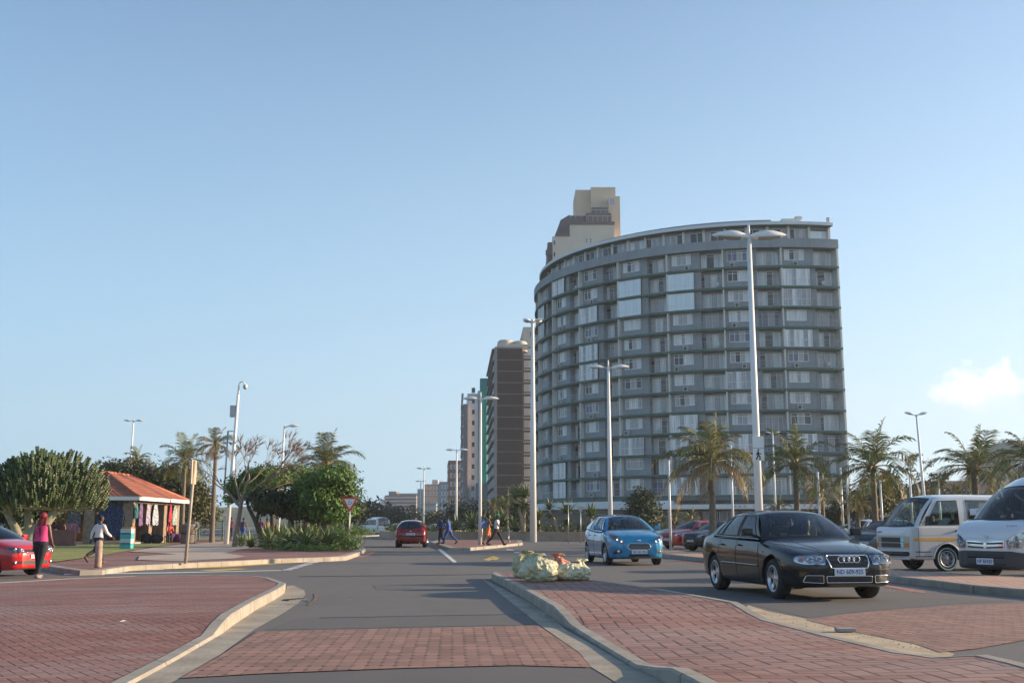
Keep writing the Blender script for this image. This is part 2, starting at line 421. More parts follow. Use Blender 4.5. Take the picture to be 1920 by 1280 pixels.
def _kerb_mat():
    t = NT('kerb_stone'); c = t.mix(t.ramp(t.noise(2.2, 6, .65, vec=t.coord(True)), .3, .7), (.24, .215, .175), (.40, .355, .295))
    sp = t.n('ShaderNodeSeparateXYZ'); t.l(t.coord(True), sp.inputs[0])
    j = t.math('PINGPONG', t.math('MULTIPLY', t.math('ADD', sp.outputs[0], sp.outputs[1]), .72), .5)
    c = t.mix(t.math('MULTIPLY', t.math('LESS_THAN', j, .012), .7), c, (.10, .09, .07))
    c = t.mix(t.math('MULTIPLY', t.ramp(t.noise(6, 5, .7, vec=t.coord(True)), .6, .75), .5), c, (.16, .14, .12))
    t.set(Base_Color=c, Roughness=.88); t.bump(t.noise(40, 3, vec=t.coord(True)), .4, .006); return t.m
M_KERB = _kerb_mat()
G_ = 6000
sheet('ground', [(-G_, -200, -.06), (G_, -200, -.06), (G_, 9000, -.06), (-G_, 9000, -.06)], M_DIRT)
sheet('road', [(-60, -30, 0), (110, -30, 0), (120, 140, 0), (30, 150, 0), (-4, 420, 0), (-90, 420, 0), (-62, 150, 0), (-70, 110, 0)], M_ASPH)
# near left brick corner
li = [Vector((-40, -6, .03)), Vector((-2.2, -6, .03)), Vector((-2.75, 5, .03)), P(240, 1280, .03), P(330, 1232, .03), P(402, 1190, .035), P(420, 1166, .12), P(436, 1150, .15),
      P(480, 1124, .15), P(515, 1107, .15), P(534, 1096, .15), P(536, 1092, .13), P(524, 1088, .09), P(506, 1082, .04), P(480, 1079, .02), P(400, 1077, .02), P(250, 1079, .02), P(120, 1084, .02), P(0, 1091, .02), P(-200, 1100, .02)]
island('kerb', 'brick_pavement', li, M_HERR, grid=.6, step=.7)
# centre brick island
ci = [Vector((9.0, -4, .14)), Vector((1.3, -4, .14)), Vector((1.62, 6, .14)), P(1330, 1290, .14), P(1290, 1268, .14), P(1255, 1251, .13), P(1225, 1250, .07), P(1190, 1245, .04), P(1120, 1203, .035), P(1068, 1170, .05), P(1052, 1152, .12), P(1036, 1135, .15), P(980, 1103, .15), P(922, 1074, .15),
      P(925, 1072, .15), P(1000, 1075, .15), P(1097, 1084, .15), P(1245, 1104, .15), P(1340, 1120, .15), P(1386, 1128, .14), P(1402, 1137, .10), P(1422, 1149, .05), P(1447, 1161, .03), P(1571, 1192, .025), P(1700, 1222, .025), P(1770, 1230, .10), P(1852, 1226, .14), P(1920, 1241, .14), P(2250, 1330, .14)]
island('kerb', 'brick_island', ci, M_HERR2, grid=.5)
# gutters
def strip(name, a, b, m, z):
    return sheet(name, [Vector((p.x, p.y, z)) for p in a] + [Vector((p.x, p.y, z)) for p in reversed(b)], m)
strip('gutter', [P(240, 1280), P(330, 1234), P(400, 1192), P(434, 1165), P(480, 1139), P(515, 1122), P(536, 1108), P(538, 1098)],
      [P(318, 1282), P(413, 1227), P(477, 1180), P(530, 1150), P(560, 1130), P(573, 1115), P(570, 1106), P(550, 1097)], M_CONC2, .004)
sheet('gutter', [P(240, 1280, .004), P(318, 1282, .004), Vector((-1.7, 3, .004)), Vector((-2.6, 3, .004))], M_CONC2)
strip('gutter', [P(912, 1088), P(980, 1122), P(1036, 1156), P(1060, 1180), P(1120, 1214), P(1190, 1254), P(1260, 1282), P(1350, 1330)],
      [P(903, 1085), P(962, 1132), P(1010, 1170), P(1050, 1198), P(1086, 1223), P(1108, 1250), P(1150, 1276), P(1215, 1330)], M_CONC2, .004)
strip('gutter', [P(1400, 1140), P(1425, 1153), P(1447, 1164), P(1571, 1195), P(1712, 1228), P(1780, 1235)], [P(1402, 1134), P(1440, 1146), P(1518, 1161), P(1600, 1182), P(1717, 1205), P(1790, 1226)], mat('sandy_gutter', (.46, .36, .235), .95, var=.25, scale=3, bump=.5), .005)
# brick crossings laid into the road
sheet('brick_crossing', [P(482, 1183, .009), P(620, 1180, .009), P(760, 1177, .009), P(966, 1173, .009), P(1008, 1171, .009), P(1050, 1199, .009), P(1086, 1224, .009), P(1108, 1250, .009), P(966, 1246, .009), P(760, 1251, .009), P(500, 1261, .009), P(338, 1270, .009), P(413, 1228, .009)], M_PAV)
sheet('brick_crossing', [P(1512, 1161, .009), P(1580, 1151, .009), P(1680, 1141, .009), P(1800, 1134, .009), P(1990, 1128, .009), P(2100, 1165, .009), P(1920, 1199, .009), P(1830, 1215, .009), P(1762, 1222, .009), P(1717, 1206, .009), P(1600, 1183, .009)], M_PAV)
# right verge and car park
rv = [P(1120, 1024, .14), P(1180, 1029, .14), P(1251, 1038, .14), P(1328, 1046, .14), P(1500, 1062, .14), P(1674, 1079, .14), P(1751, 1087, .14), P(1822, 1096, .14), P(1920, 1104, .14), P(2200, 1128, .14),
      P(2250, 1106, .14), P(1920, 1081, .14), P(1670, 1067, .14), P(1500, 1051, .14), P(1345, 1040, .14), P(1250, 1029, .14), P(1160, 1022, .14)]
island('kerb', 'pavement', rv, M_VERGE, step=1.2, grid=1.0)
# median with the people on it
mi = [P(807, 1015, .15), P(842, 1026, .15), P(882, 1026, .15), P(930, 1022, .15), P(980, 1017, .15), P(978, 1012, .15), P(930, 1011, .15), P(860, 1011, .15), P(820, 1012, .15)]
island('kerb', 'median_island', mi, M_HERR, kw=.35, grid=1.0, step=1.0)
# far left corner pavement
lc = [P(-260, 1044, .12), P(0, 1049, .12), P(60, 1055, .12), P(105, 1063, .12), P(150, 1069, .12), P(192, 1068, .12), P(247, 1060, .14), P(347, 1055, .15), P(440, 1051, .15), P(517, 1047, .15), P(620, 1043.6, .15), P(650, 1042, .15), P(672, 1035, .15), P(686, 1028, .15), P(678, 1023, .15), P(640, 1016, .15), P(560, 1012, .15), P(400, 1008, .15), P(200, 1006, .15), P(-300, 1004, .15)]
island('kerb', 'brick_pavement', lc, M_HERR, kw=.3, step=1.0, grid=1.5)
def on(name, pts, m, z=.152): return sheet(name, [P(u, v, z) for u, v in pts], m)
on('pavement', [(240, 1033), (300, 1024), (420, 1014), (500, 1015), (470, 1026), (420, 1036), (460, 1042), (440, 1046), (340, 1051), (258, 1049), (262, 1042), (330, 1038)], M_BEIGE, .150)
on('grass', [(-260, 1040), (0, 1045), (60, 1049), (105, 1052), (150, 1046), (200, 1039), (250, 1030), (310, 1021), (330, 1017), (200, 1010), (-300, 1008)], M_GRASS, .151)
on('grass', [(330, 1010.5), (400, 1011), (470, 1010), (520, 1009), (440, 1008), (340, 1008)], M_GRASS, .153)
# second planted island on the far left of the road, and the roundabout's round bed
pi2 = [P(560, 1006, .15), P(679, 1004.5, .15), P(724, 1001.5, .15), P(715, 999, .15), P(640, 997.5, .15), P(560, 998, .15)]
island('kerb', 'planted_verge', pi2, M_GRASS, kw=.5, step=2, grid=3)
RB = Vector((6.5, 110.0, 0)); RBR = 20.0
rb = [Vector((RB.x + RBR * 1.05 * math.cos(w * PI / 24), RB.y + RBR * math.sin(w * PI / 24), .15)) for w in range(48)]
island('kerb', 'pavement', rb, M_HERR, kw=.4, step=3, grid=3)
# painted markings
sheet('road_marking', [P(820, 1029, .008), P(827, 1028.5, .008), P(857, 1053, .008), P(851, 1055, .008)], M_PAINTW)
for (u, v) in ((948, 1029), (962, 1034)):
    sheet('road_marking', [P(u, v, .008), P(u + 12, v + .5, .008), P(u + 16, v + 2.2, .008), P(u + 3, v + 1.6, .008)], M_PAINTW)
sheet('road_marking', [P(980, 1039, .008), P(987, 1038, .008), P(1046, 1057, .008), P(1036, 1059, .008)], M_PAINTW)
for k in range(6):
    u0, v0 = 527 + k * 9.2, 1068.5 - k * 2.75
    sheet('road_marking', [P(u0, v0, .008), P(u0 + 19, v0 - .4, .008), P(u0 + 26, v0 - 2.2, .008), P(u0 + 8, v0 - 1.9, .008)], M_PAINTW)
sheet('road_marking', [P(120, 1075, .008), P(330, 1072, .008), P(527, 1068, .008), P(527, 1069.2, .008), P(330, 1073.6, .008), P(120, 1077, .008)], M_PAINTW)
sheet('road_marking', [P(905, 1049, .009), P(918, 1044.5, .009), P(920, 1046, .009), P(935, 1047, .009), P(931, 1049, .009), P(921, 1048.5, .009), P(918, 1050.5, .009)], M_PAINTY)
sheet('road_marking', [P(916, 1044, .009), P(925, 1042, .009), P(938, 1045.5, .009), P(930, 1046.6, .009)], M_PAINTY)
on('road_marking', [(200, 1071), (300, 1064), (420, 1061), (620, 1049), (655, 1048), (655, 1049), (620, 1050.5), (420, 1063), (300, 1066.5), (200, 1073)], M_PAINTY, .008)
on('road_marking', [(370, 1069), (440, 1065), (470, 1066), (400, 1070)], M_PAINTY, .009)
on('road_marking', [(580, 1134), (592, 1126), (597, 1117), (593, 1111), (588, 1112), (590, 1119), (585, 1126), (574, 1134)], mat('worn_red_paint', (.20, .115, .095), .85, var=.3, scale=5), .006)
on('road_marking', [(684, 1040), (700, 1034), (704, 1035), (690, 1042), (660, 1046), (655, 1045)], M_PAINTR, .006)
on('road_marking', [(1255, 1047), (1330, 1057), (1500, 1075), (1674, 1098), (1730, 1107), (1738, 1111), (1720, 1110), (1660, 1099), (1500, 1077), (1330, 1059), (1255, 1049)], M_PAINTR, .006)
on('road_marking', [(806, 1018), (820, 1022), (826, 1027), (820, 1027), (812, 1022), (803, 1019)], M_PAINTR, .006)
M_ASPH2 = asphalt('patched_asphalt', (.112, .103, .094))
on('road_patch', [(498, 1180), (560, 1157), (760, 1153), (990, 1150), (1004, 1168), (966, 1171), (760, 1175), (620, 1178)], M_ASPH2, .003)
on('road_patch', [(340, 1272), (500, 1263), (760, 1253), (966, 1248), (1106, 1252), (1160, 1290), (300, 1290)], M_ASPH2, .003)
on('road_patch', [(1300, 1112), (1420, 1135), (1515, 1157), (1600, 1147), (1790, 1131), (1900, 1126), (1700, 1118)], M_ASPH2, .003)
on('road_patch', [(700, 1096), (760, 1094), (775, 1102), (705, 1105)], M_ASPH2, .003)
# thin tar joints across the road
M_TAR = mat('tar', (.03, .03, .032), .6, var=.1)
on('road_marking', [(560, 1079.5), (760, 1077.5), (922, 1075.5), (922, 1076.2), (760, 1078.6), (560, 1080.5)], M_TAR, .005)
on('road_marking', [(600, 1157), (800, 1153), (990, 1150), (990, 1150.8), (800, 1154), (600, 1158)], M_TAR, .005)

# low wooded hills closing the horizon
rg = random.Random(2); M_HILL = mat('wooded_hill', (.06, .08, .045), .95, var=.35, scale=.02)
for (x0, x1, y0, hh) in ((-700, -90, 1010, 17), (190, 700, 900, 15)):
    b = MB(); n = 46; m = 6; vs = []
    for i in range(n + 1):
        q = i / n; x = x0 + (x1 - x0) * q; h_ = hh * (.55 + .45 * math.sin(q * 5 + x0)) * min(1, 6 * q, 6 * (1 - q)) + 2
        for j in range(m + 1):
            w = j / m; vs.append((x, y0 + w * 110 - 55, h_ * math.sin(PI * w) ** .7 * (1 + rg.uniform(-.10, .10)) - .5))
    b.add(vs, [(i * (m + 1) + j, (i + 1) * (m + 1) + j, (i + 1) * (m + 1) + j + 1, i * (m + 1) + j + 1) for i in range(n) for j in range(m)], 0, True)
    struct(b.build('hills', M_HILL, fix=True))
# ------------------------------------------------------------------ the curved apartment block
def _wallg():
    t = NT('grey_render'); mp = t.n('ShaderNodeMapping'); t.l(t.coord(), mp.inputs[0]); mp.inputs['Scale'].default_value = (1.3, 1.3, .22)
    c = t.mix(t.ramp(t.noise(.6, 5, .6), .3, .7), (.24, .27, .285), (.295, .325, .34)); c = t.mix(t.math('MULTIPLY', t.ramp(t.noise(1.2, 6, .7, vec=mp.outputs[0]), .5, .75), .5), c, (.15, .155, .155))
    t.set(Base_Color=c, Roughness=.8); return t.m
M_WALLG = _wallg()
M_FIN = mat('pale_render', (.64, .62, .57), .8, var=.1, scale=.5)
M_TEAL = mat('teal_slab_paint', (.055, .125, .10), .7, var=.15, scale=.6)
M_CREAM = mat('cream_render', (.60, .52, .42), .85, var=.08, scale=.3)
M_WFRAME = mat('white_window_frame', (.80, .80, .78), .5, var=.05)
M_RAIL = mat('grey_rail_paint', (.42, .43, .44), .5, var=.1)
def _pane(name, col, rough=.08, var=.25, sc=1.2, coat=.0, spec=.5):
    t = NT(name)
    mp = t.n('ShaderNodeMapping'); t.l(t.coord(), mp.inputs[0]); mp.inputs['Scale'].default_value = (5, 5, .25)
    f = t.ramp(t.noise(sc, 3, .6, vec=mp.outputs[0]), .35, .65)
    t.set(Base_Color=t.mix(f, tuple(c * (1 - var) for c in col), tuple(c * (1 + var) for c in col)), Roughness=rough)
    t.b.inputs['Specular IOR Level'].default_value = spec; return t.m
M_GL_D = _pane('dark_room_glass', (.022, .026, .034), .06, .3, spec=.6)
M_GL_C = _pane('net_curtain_sky_sheen', (.66, .67, .66), .2, .28)  # net curtains, brightened to carry the sky's reflection in the panes
M_GL_M = _pane('grey_curtain_glass', (.36, .36, .37), .2, .25)
M_GL_B = _pane('painted_sky_glass', (.72, .80, .82), .2, .08)  # panes that mirror the sky, the reflection painted as a pale colour
M_GL_BL = _pane('blue_curtain_glass', (.13, .15, .24), .25, .25)
M_AC = mat('ac_casing', (.50, .49, .45), .6, var=.1)
PANES = [M_WFRAME, M_GL_D, M_GL_C, M_GL_M, M_GL_B, M_GL_BL]
def window_mesh(w, h, cols, rows, seq, bar=.05, transom=None, name='window'):
    """frame with bars standing proud of its panes; local x along the wall, y = depth (outside is -y), z up from the sill"""
    b = MB(); cw = w / cols
    zs = [0] + ([transom] if transom else [h * k / rows for k in range(1, rows)]) + [h]
    for z in zs: b.box((0, -.02, min(max(z, bar / 2), h - bar / 2)), (w, .07, bar))
    for k in range(cols + 1): b.box((min(max(-w / 2 + k * cw, -w / 2 + bar / 2), w / 2 - bar / 2), -.023, h / 2), (bar, .07, h - .003))
    for k in range(cols):
        for q in range(len(zs) - 1):
            x0 = -w / 2 + k * cw; mi = seq[k % len(seq)]
            b.add([(x0, .0, zs[q]), (x0 + cw, .0, zs[q]), (x0 + cw, .0, zs[q + 1]), (x0, .0, zs[q + 1])], [(0, 1, 2, 3)], mi)
    return b.mesh(name, PANES)
BC = Vector((37.8, 179.3, 0)); BR_ = 33.6; Z0 = 5.26; FH = 2.815; NF = 12
UN = 8; UA = 13.35; A_R = -78.4
def cyl(r, a, z=0): return Vector((BC.x + r * math.cos(R(a)), BC.y + r * math.sin(R(a)), z))
bld = thing('apartment_block', 'long curved grey apartment block with green balcony slabs and a white roof edge', 'building', tuple(BC))
def L(p): return tuple(Vector(p) - BC)
def arc_slab(b, r0, r1, z0, z1, a0, a1, n, mi_top=0, mi_bot=0, mi_edge=0, mi_in=None):
    for k in range(n):
        u, w = a0 + (a1 - a0) * k / n, a0 + (a1 - a0) * (k + 1) / n
        p = [L(cyl(r0, u, z0)), L(cyl(r1, u, z0)), L(cyl(r1, w, z0)), L(cyl(r0, w, z0)), L(cyl(r0, u, z1)), L(cyl(r1, u, z1)), L(cyl(r1, w, z1)), L(cyl(r0, w, z1))]
        b.add(p, [(4, 5, 6, 7)], mi_top); b.add(p, [(0, 3, 2, 1)], mi_bot); b.add(p, [(1, 2, 6, 5)], mi_edge); b.add(p, [(0, 4, 7, 3)], mi_edge if mi_in is None else mi_in)
    for u in (a0, a1):
        b.add([L(cyl(r0, u, z0)), L(cyl(r1, u, z0)), L(cyl(r1, u, z1)), L(cyl(r0, u, z1))], [(0, 1, 2, 3)], mi_edge)
A_L = A_R - UN * UA
random.seed(11)
WM = []
for cols, rows, seq, tr in ((4, 2, (3, 2, 2, 3), 1.15), (4, 2, (2, 1, 3, 2), 1.15), (4, 1, (1, 1, 2, 2), 1.1), (3, 2, (1, 3, 1), 1.1), (4, 2, (2, 3, 3, 2), 1.15), (3, 1, (2, 1, 2), None), (4, 2, (3, 3, 3, 3), 1.1), (5, 1, (2, 2, 3, 2, 2), 1.1), (3, 2, (2, 2, 2), 1.1), (4, 2, (5, 5, 3, 5), 1.15), (4, 1, (3, 1, 3, 2), 1.1)):
    WM.append(window_mesh(2.75, 1.5, cols, rows, seq, .07, tr))
DM = []
for cols, seq in ((4, (2, 3, 3, 2)), (4, (2, 1, 1, 2)), (3, (1, 3, 2)), (4, (2, 2, 1, 3)), (3, (3, 2, 3)), (4, (1, 3, 2, 3)), (3, (1, 2, 2)), (4, (2, 2, 3, 2)), (4, (3, 3, 3, 3)), (4, (5, 5, 3, 5)), (3, (2, 1, 2))):
    DM.append(window_mesh(3.25, 2.25, cols, 1, seq, .06, 1.95, 'balcony_door'))
EM = [window_mesh(3.75, 2.38, 6, 2, s, .05, .95, 'glazed_balcony') for s in ((2, 2, 3, 2, 2, 2), (2, 3, 2, 2, 3, 2), (3, 3, 2, 3, 3, 3))] 
EMB = window_mesh(3.75, 2.38, 3, 2, (4, 4, 4), .05, .75, 'glazed_balcony')
rb_ = MB()
for k in range(24): rb_.box((-1.66 + k * 3.32 / 23, 0, .5), (.010, .010, .96))
rb_.box((0, 0, 1.0), (3.36, .035, .035)); rb_.box((0, 0, .06), (3.36, .03, .03)); rb_.box((0, 0, .52), (3.36, .02, .02))
RAILM = rb_.mesh('railing', M_RAIL)
ab = MB(); ab.box((0, 0, .3), (.82, .32, .58)); ab.lathe([(0, -.175), (.21, -.175), (.23, -.165)], (-.1, 0, .3), 'Y', 16, 1); ab.box((.3, -.165, .3), (.1, .02, .4), mi=1)
ACM = ab.mesh('air_conditioner', [M_AC, M_DGREY])
ch_ = MB()
ch_.box((0, 0, .42), (.42, .42, .04)); ch_.box((0, .2, .68), (.42, .04, .5))
for x in (-.18, .18):
    for y in (-.18, .18): ch_.box((x, y, .2), (.04, .04, .4))
CHM = ch_.mesh('plastic_chair', M_WHITE)
def at_wall(name, me, r, a, z, label=None):
    o = part(name, me, bld, L(cyl(r, a, z)), R(a + 90), label); return o
wallb = MB()
for f in range(NF):
    z = Z0 + f * FH
    sb = MB(); arc_slab(sb, 29.0, 34.0, z - .30, z, A_L - 2, A_R + .3, 72, 0, 1, 1); sb.build('floor_slab', [M_WALLG, M_TEAL], bld)
    for u in range(UN):
        aR = A_R - u * UA; aL = aR - UA          # right and left dividing walls of this flat
        # left half: window bay; right half: balcony (as seen from the road)
        am = aL + .46 * UA                        # partition
        bright = (u in (3, ) and f in (10, 9)) or (u == 2 and f in (10, 9))
        encl = bright or random.random() < .22
        wc = aL + .25 * UA
        solid0 = aL + .3 if not encl else wc + 3.3
        if encl:
            at_wall('glazed_balcony', EMB if bright else random.choice(EM), 33.75, wc, z + .03)
            for seg in range(2):
                p0, p1 = aL + .48 * UA + seg * .9, aL + .48 * UA + (seg + 1) * .9
                arc_slab(wallb, 33.2, 33.5, z, z + FH - .30, p0, p1, 1)
        else:
            # apron, lintel, jambs round the opening
            o0, o1 = wc - 2.36, wc + 2.36
            arc_slab(wallb, 33.0, 33.25, z, z + .88, aL + .12, am + 1.3, 4)
            arc_slab(wallb, 33.0, 33.25, z + 2.38, z + FH - .30, aL + .12, am + 1.3, 4)
            arc_slab(wallb, 33.0, 33.25, z + .88, z + 2.38, aL + .12, o0, 1)
            arc_slab(wallb, 33.0, 33.25, z + .88, z + 2.38, o1, am + 1.3, 2)
            at_wall('window', random.choice(WM), 33.16, wc, z + .885)
        # partition between window bay and balcony, recessed wall of the balcony with its doors
        arc_slab(wallb, 31.7, 33.3, z, z + FH - .30, am + 1.3, am + 1.7, 1)
        bc = aR - .235 * UA; o0, o1 = bc - 3.02, bc + 3.02
        arc_slab(wallb, 32.2, 32.5, z, z + FH - .30, am + 1.7, bc - 2.95, 1)
        arc_slab(wallb, 32.2, 32.5, z + 2.27, z + FH - .30, bc - 2.95, aR, 3)
        at_wall('balcony_door', random.choice(DM), 32.42, bc, z + .01)
        if not (random.random() < .1): at_wall('railing', RAILM, 33.8, bc - .15, z)
        q = random.random()
        if q < .34: at_wall('air_conditioner', ACM, 33.5, wc + rnd(-1.8, 1.8), z + .02)
        if .2 < q < .36: at_wall('plastic_chair', CHM, 33.1, bc + rnd(-2, 2), z)
wallb.build('wall', M_WALLG, bld)
for u in range(UN + 1):
    a = A_R - u * UA; fb = MB()
    arc_slab(fb, 29.5, 33.92 if u else 33.98, Z0 - .3, Z0 + NF * FH - .3, a - .16, a + .16 + (.1 if u == 0 else 0), 1)
    fb.build('dividing_wall', M_FIN, bld)
# top band, set back penthouse and the white roof edge
zt = Z0 + NF * FH
b = MB(); arc_slab(b, 29.0, 34.1, zt - .30, zt, A_L - 2, A_R + .3, 72, 0, 1, 0); arc_slab(b, 33.85, 34.1, zt, zt + .95, A_L - 2, A_R + .3, 72); b.build('parapet_band', [M_WALLG, M_TEAL], bld)
PW = [window_mesh(3.0, 1.9, 3, 1, s, .06, None, 'window') for s in ((3, 3, 1), (1, 3, 3), (3, 1, 1), (2, 3, 2), (1, 1, 3))]
PWL = window_mesh(3.0, 1.7, 3, 1, (4, 4, 2), .06, None, 'window')
b = MB(); arc_slab(b, 31.6, 31.9, zt, zt + .9, A_L, A_R, 60); arc_slab(b, 31.6, 31.9, zt + 2.8, zt + 3.3, A_L, A_R, 60); b.build('penthouse_wall', M_WALLG, bld)
na = 20
for k in range(na):
    a = A_R - 2.9 - k * (UN * UA - 3.2) / na
    at_wall('window', PWL if k in (0, ) else random.choice(PW), 31.95, a, zt + .9)
    c = MB(); c.box((0, 0, 1.65), (.34, .5, 3.3)); part('column', c.mesh('column', M_FIN), bld, L(cyl(32.05, a + 2.65, zt)), R(a + 92.6))
b = MB(); arc_slab(b, 29.5, 33.1, zt + 3.1, zt + 3.16, A_L - 1, A_R, 72, 1, 1, 1); arc_slab(b, 29.5, 33.2, zt + 3.165, zt + 3.6, A_L - 1, A_R, 72, 0, 0, 0); b.build('roof', [mat('white_roof_edge', (.66, .68, .67), .6, var=.06), M_TEAL], bld)
b = MB(); arc_slab(b, 27.0, 31.6, zt + 3.6, zt + 4.25, -152, -93, 40); b.build('upper_roof', mat('blue_grey_roof', (.20, .25, .30), .6), bld)
b = MB(); b.box((0, 0, .35), (2.6, 2, .7)); b.box((1.2, 0, .95), (.9, .9, .5)); o = b.build('roof_tank', M_FIN, bld); o.location = L(cyl(31.0, -88, zt + 3.6))
b = MB(); b.box((0, 0, .4), (.35, .35, .8)); b.build('roof_post', M_FIN, bld).location = L(cyl(32.7, -79.2, zt + 3.6))
# body behind, end wall, and the ground storeys
b = MB(); arc_slab(b, 22, 31.4, 0, zt + 3.0, A_L, A_R - .05, 60); b.build('core_wall', M_GL_D, bld)
b = MB(); arc_slab(b, 22, 30.5, Z0 - .3, zt + 3.1, A_R - .04, A_R + .12, 1); b.build('end_wall', M_FIN, bld)
b = MB(); arc_slab(b, 29, 34.6, 3.55, 4.55, A_L - 2, -118, 50); arc_slab(b, 29, 33.9, 4.56, Z0 - .30, A_L - 2, A_R + .3, 60, 1, 1, 1); b.build('fascia', [M_WHITE, mat('dark_teal_band', (.09, .13, .14), .7)], bld)
M_STONE = mat('brown_stone_cladding', (.17, .14, .115), .85, var=.25, scale=1.2)
b = MB(); arc_slab(b, 29, 33.8, 0, 3.54, A_L - 2, -128, 40); b.build('base_wall', M_STONE, bld)
b = MB(); arc_slab(b, 30, 38.5, 3.35, 3.95, -130, -76, 40); b.build('canopy', M_WHITE, bld)
SG = window_mesh(4.0, 2.6, 4, 2, (3, 1, 3, 3), .06, 1.1, 'shop_window')
for k in range(13): at_wall('shop_window', SG, 33.0, A_R - 2 - k * 3.9 + (-.6 if k % 3 == 0 else 0), .5)
b = MB(); arc_slab(b, 32.6, 32.9, 0, .5, -128, A_R, 30); arc_slab(b, 32.6, 32.9, 3.1, 3.5, -128, A_R, 30)
for k in range(9): b.box(L(cyl(33.1, -127 + k * 6, 1.75)), (.4, .4, 3.5))
b.build('shopfront_wall', M_STONE, bld)
# the canopy carries raised lettering too small to read; its letters are plain grey blocks
b = MB()
for k in range(11):
    if k in (3, 7): continue
    b.add([Vector(L(cyl(38.53, -104 + k * .9, 3.5))), Vector(L(cyl(38.53, -103.5 + k * .9, 3.5))), Vector(L(cyl(38.53, -103.5 + k * .9, 3.8))), Vector(L(cyl(38.53, -104 + k * .9, 3.8)))], [(0, 1, 2, 3)])
b.build('lettering', mat('faded_letter', (.5, .5, .5), .7), bld)

# ------------------------------------------------------------------ box helper for the other towers
def frame(u, v0, Y, yaw):
    o = A(u, v0, Y); return Vector((o.x, Y, 0)), R(yaw)
def hgt(v, Y, X=0):
    # height that shows at photo row v at depth Y
    return A(960, v, Y).z
def tower(name, label, loc, yaw): return thing(name, label, 'building', loc, yaw)
def bx(b, x0, x1, y0, y1, z0, z1, mi=0): return b.box(((x0 + x1) / 2, (y0 + y1) / 2, (z0 + z1) / 2), (x1 - x0, y1 - y0, z1 - z0), mi=mi)
# cream tower behind the curved block (front faces the camera; origin = lower left corner of the front)
Y = 235.0; sc = 2050 / Y * .97
loc = Vector((A(1037, 600, Y).x, Y, 0)); H = lambda v, y=0: A(960, v, Y + y).z
X = lambda u: A(u, 450, Y).x - loc.x
t = tower('cream_tower', 'tall cream tower with stepped grey penthouse terraces rising behind the curved grey block', loc, 0)
b = MB(); bx(b, X(1069), X(1152), 0, 14, 0, H(421)); bx(b, 0, X(1069) - .003, 0.003, 14, 0, H(443)); b.build('wall', M_CREAM, t)
b = MB(); bx(b, X(1146), X(1168), 5, 20, 0, H(368, 5)); bx(b, X(1114), X(1162), 8, 20, 0, H(351, 8)); bx(b, X(1085), X(1114) - .01, 10, 20, 0, H(356, 10)); b.build('stair_tower', mat('sunlit_cream_render', (.66, .50, .36), .85, var=.08, scale=.3), t)  # sunlit side of the cream tower, the warm light put into the colour
M_BRN = mat('brown_grey_render', (.13, .115, .115), .85, var=.15, scale=.4)
b = MB(); bx(b, X(1069) - .2, X(1152) + .1, -.25, 0, H(421) - .02, H(416)); bx(b, X(1041), X(1069) - .21, -.24, 0, H(443), H(439)); bx(b, X(1100), X(1148), 1.5, 9, H(421), H(396)); bx(b, X(1112), X(1143), 3.2, 11, H(396), H(381)); bx(b, X(1069), X(1100) - .02, 2.5, 9, H(421), H(398))
b.add([(X(1040), 2, H(440)), (X(1069), 2, H(440)), (X(1069), 2, H(398)), (X(1052), 2, H(408)), (X(1040), 9, H(440)), (X(1069), 9, H(440)), (X(1069), 9, H(398)), (X(1052), 9, H(408))], [(0, 1, 2, 3), (4, 7, 6, 5), (0, 3, 7, 4), (3, 2, 6, 7)])
b.build('penthouse', M_BRN, t)
for (u0, u1, v0, v1, y) in ((1103, 1148, 416, 405, -.2), (1110, 1146, 396, 390, 1.3), (1118, 1140, 381, 377, 3.0), (1070, 1100, 410, 404, -.1)):
    r_ = MB(); bx(r_, X(u0), X(u1), y, y + .06, H(v1) - .1, H(v1)); n_ = int((X(u1) - X(u0)) / .9)
    for k in range(n_ + 1): q = X(u0) + (X(u1) - X(u0)) * k / n_; bx(r_, q - .04, q + .04, y, y + .05, H(v0), H(v1) - .1)
    r_.build('railing', M_RAIL, t)
b = MB(); bx(b, X(1027), -.01, 1, 12, 0, H(452)); b.build('balcony_stack', M_BRN, t)
for k in range(9):
    z = H(452) - 3 - k * 2.9; q = MB(); bx(q, X(1026.5) - .4, X(1037), .4, 1.0, z, z + 1.1); q.build('balcony', mat('dark_balcony', (.09, .10, .12), .7), t)
for (u, v) in ((1101, 452), (1108.5, 452), (1101, 430)):
    if v == 430: continue
    part('window', window_mesh(.62, 1.1, 2, 2, (1, 3), .06), t, (X(u), -.02, H(v + 4)))
part('window', window_mesh(.5, 1.2, 1, 1, (1,), .06), t, (X(1039.5), -.02, H(460))); part('window', window_mesh(.5, 1.2, 1, 1, (1,), .06), t, (X(1039.5), -.02, H(482)))
part('vent', window_mesh(1.3, 1.6, 1, 3, (3,), .05, None, 'vent'), t, (X(1152), 4.97, H(384, 5)))
b = MB(); b.tube([(X(1115), 10, H(351)), (X(1115), 10, H(336))], .05, 5); b.tube([(X(1109), 10, H(338)), (X(1126), 10, H(336.5))], .04, 5); b.tube([(X(1109), 10, H(344)), (X(1125), 10, H(342.5))], .04, 5); b.build('antenna', M_STEEL, t)
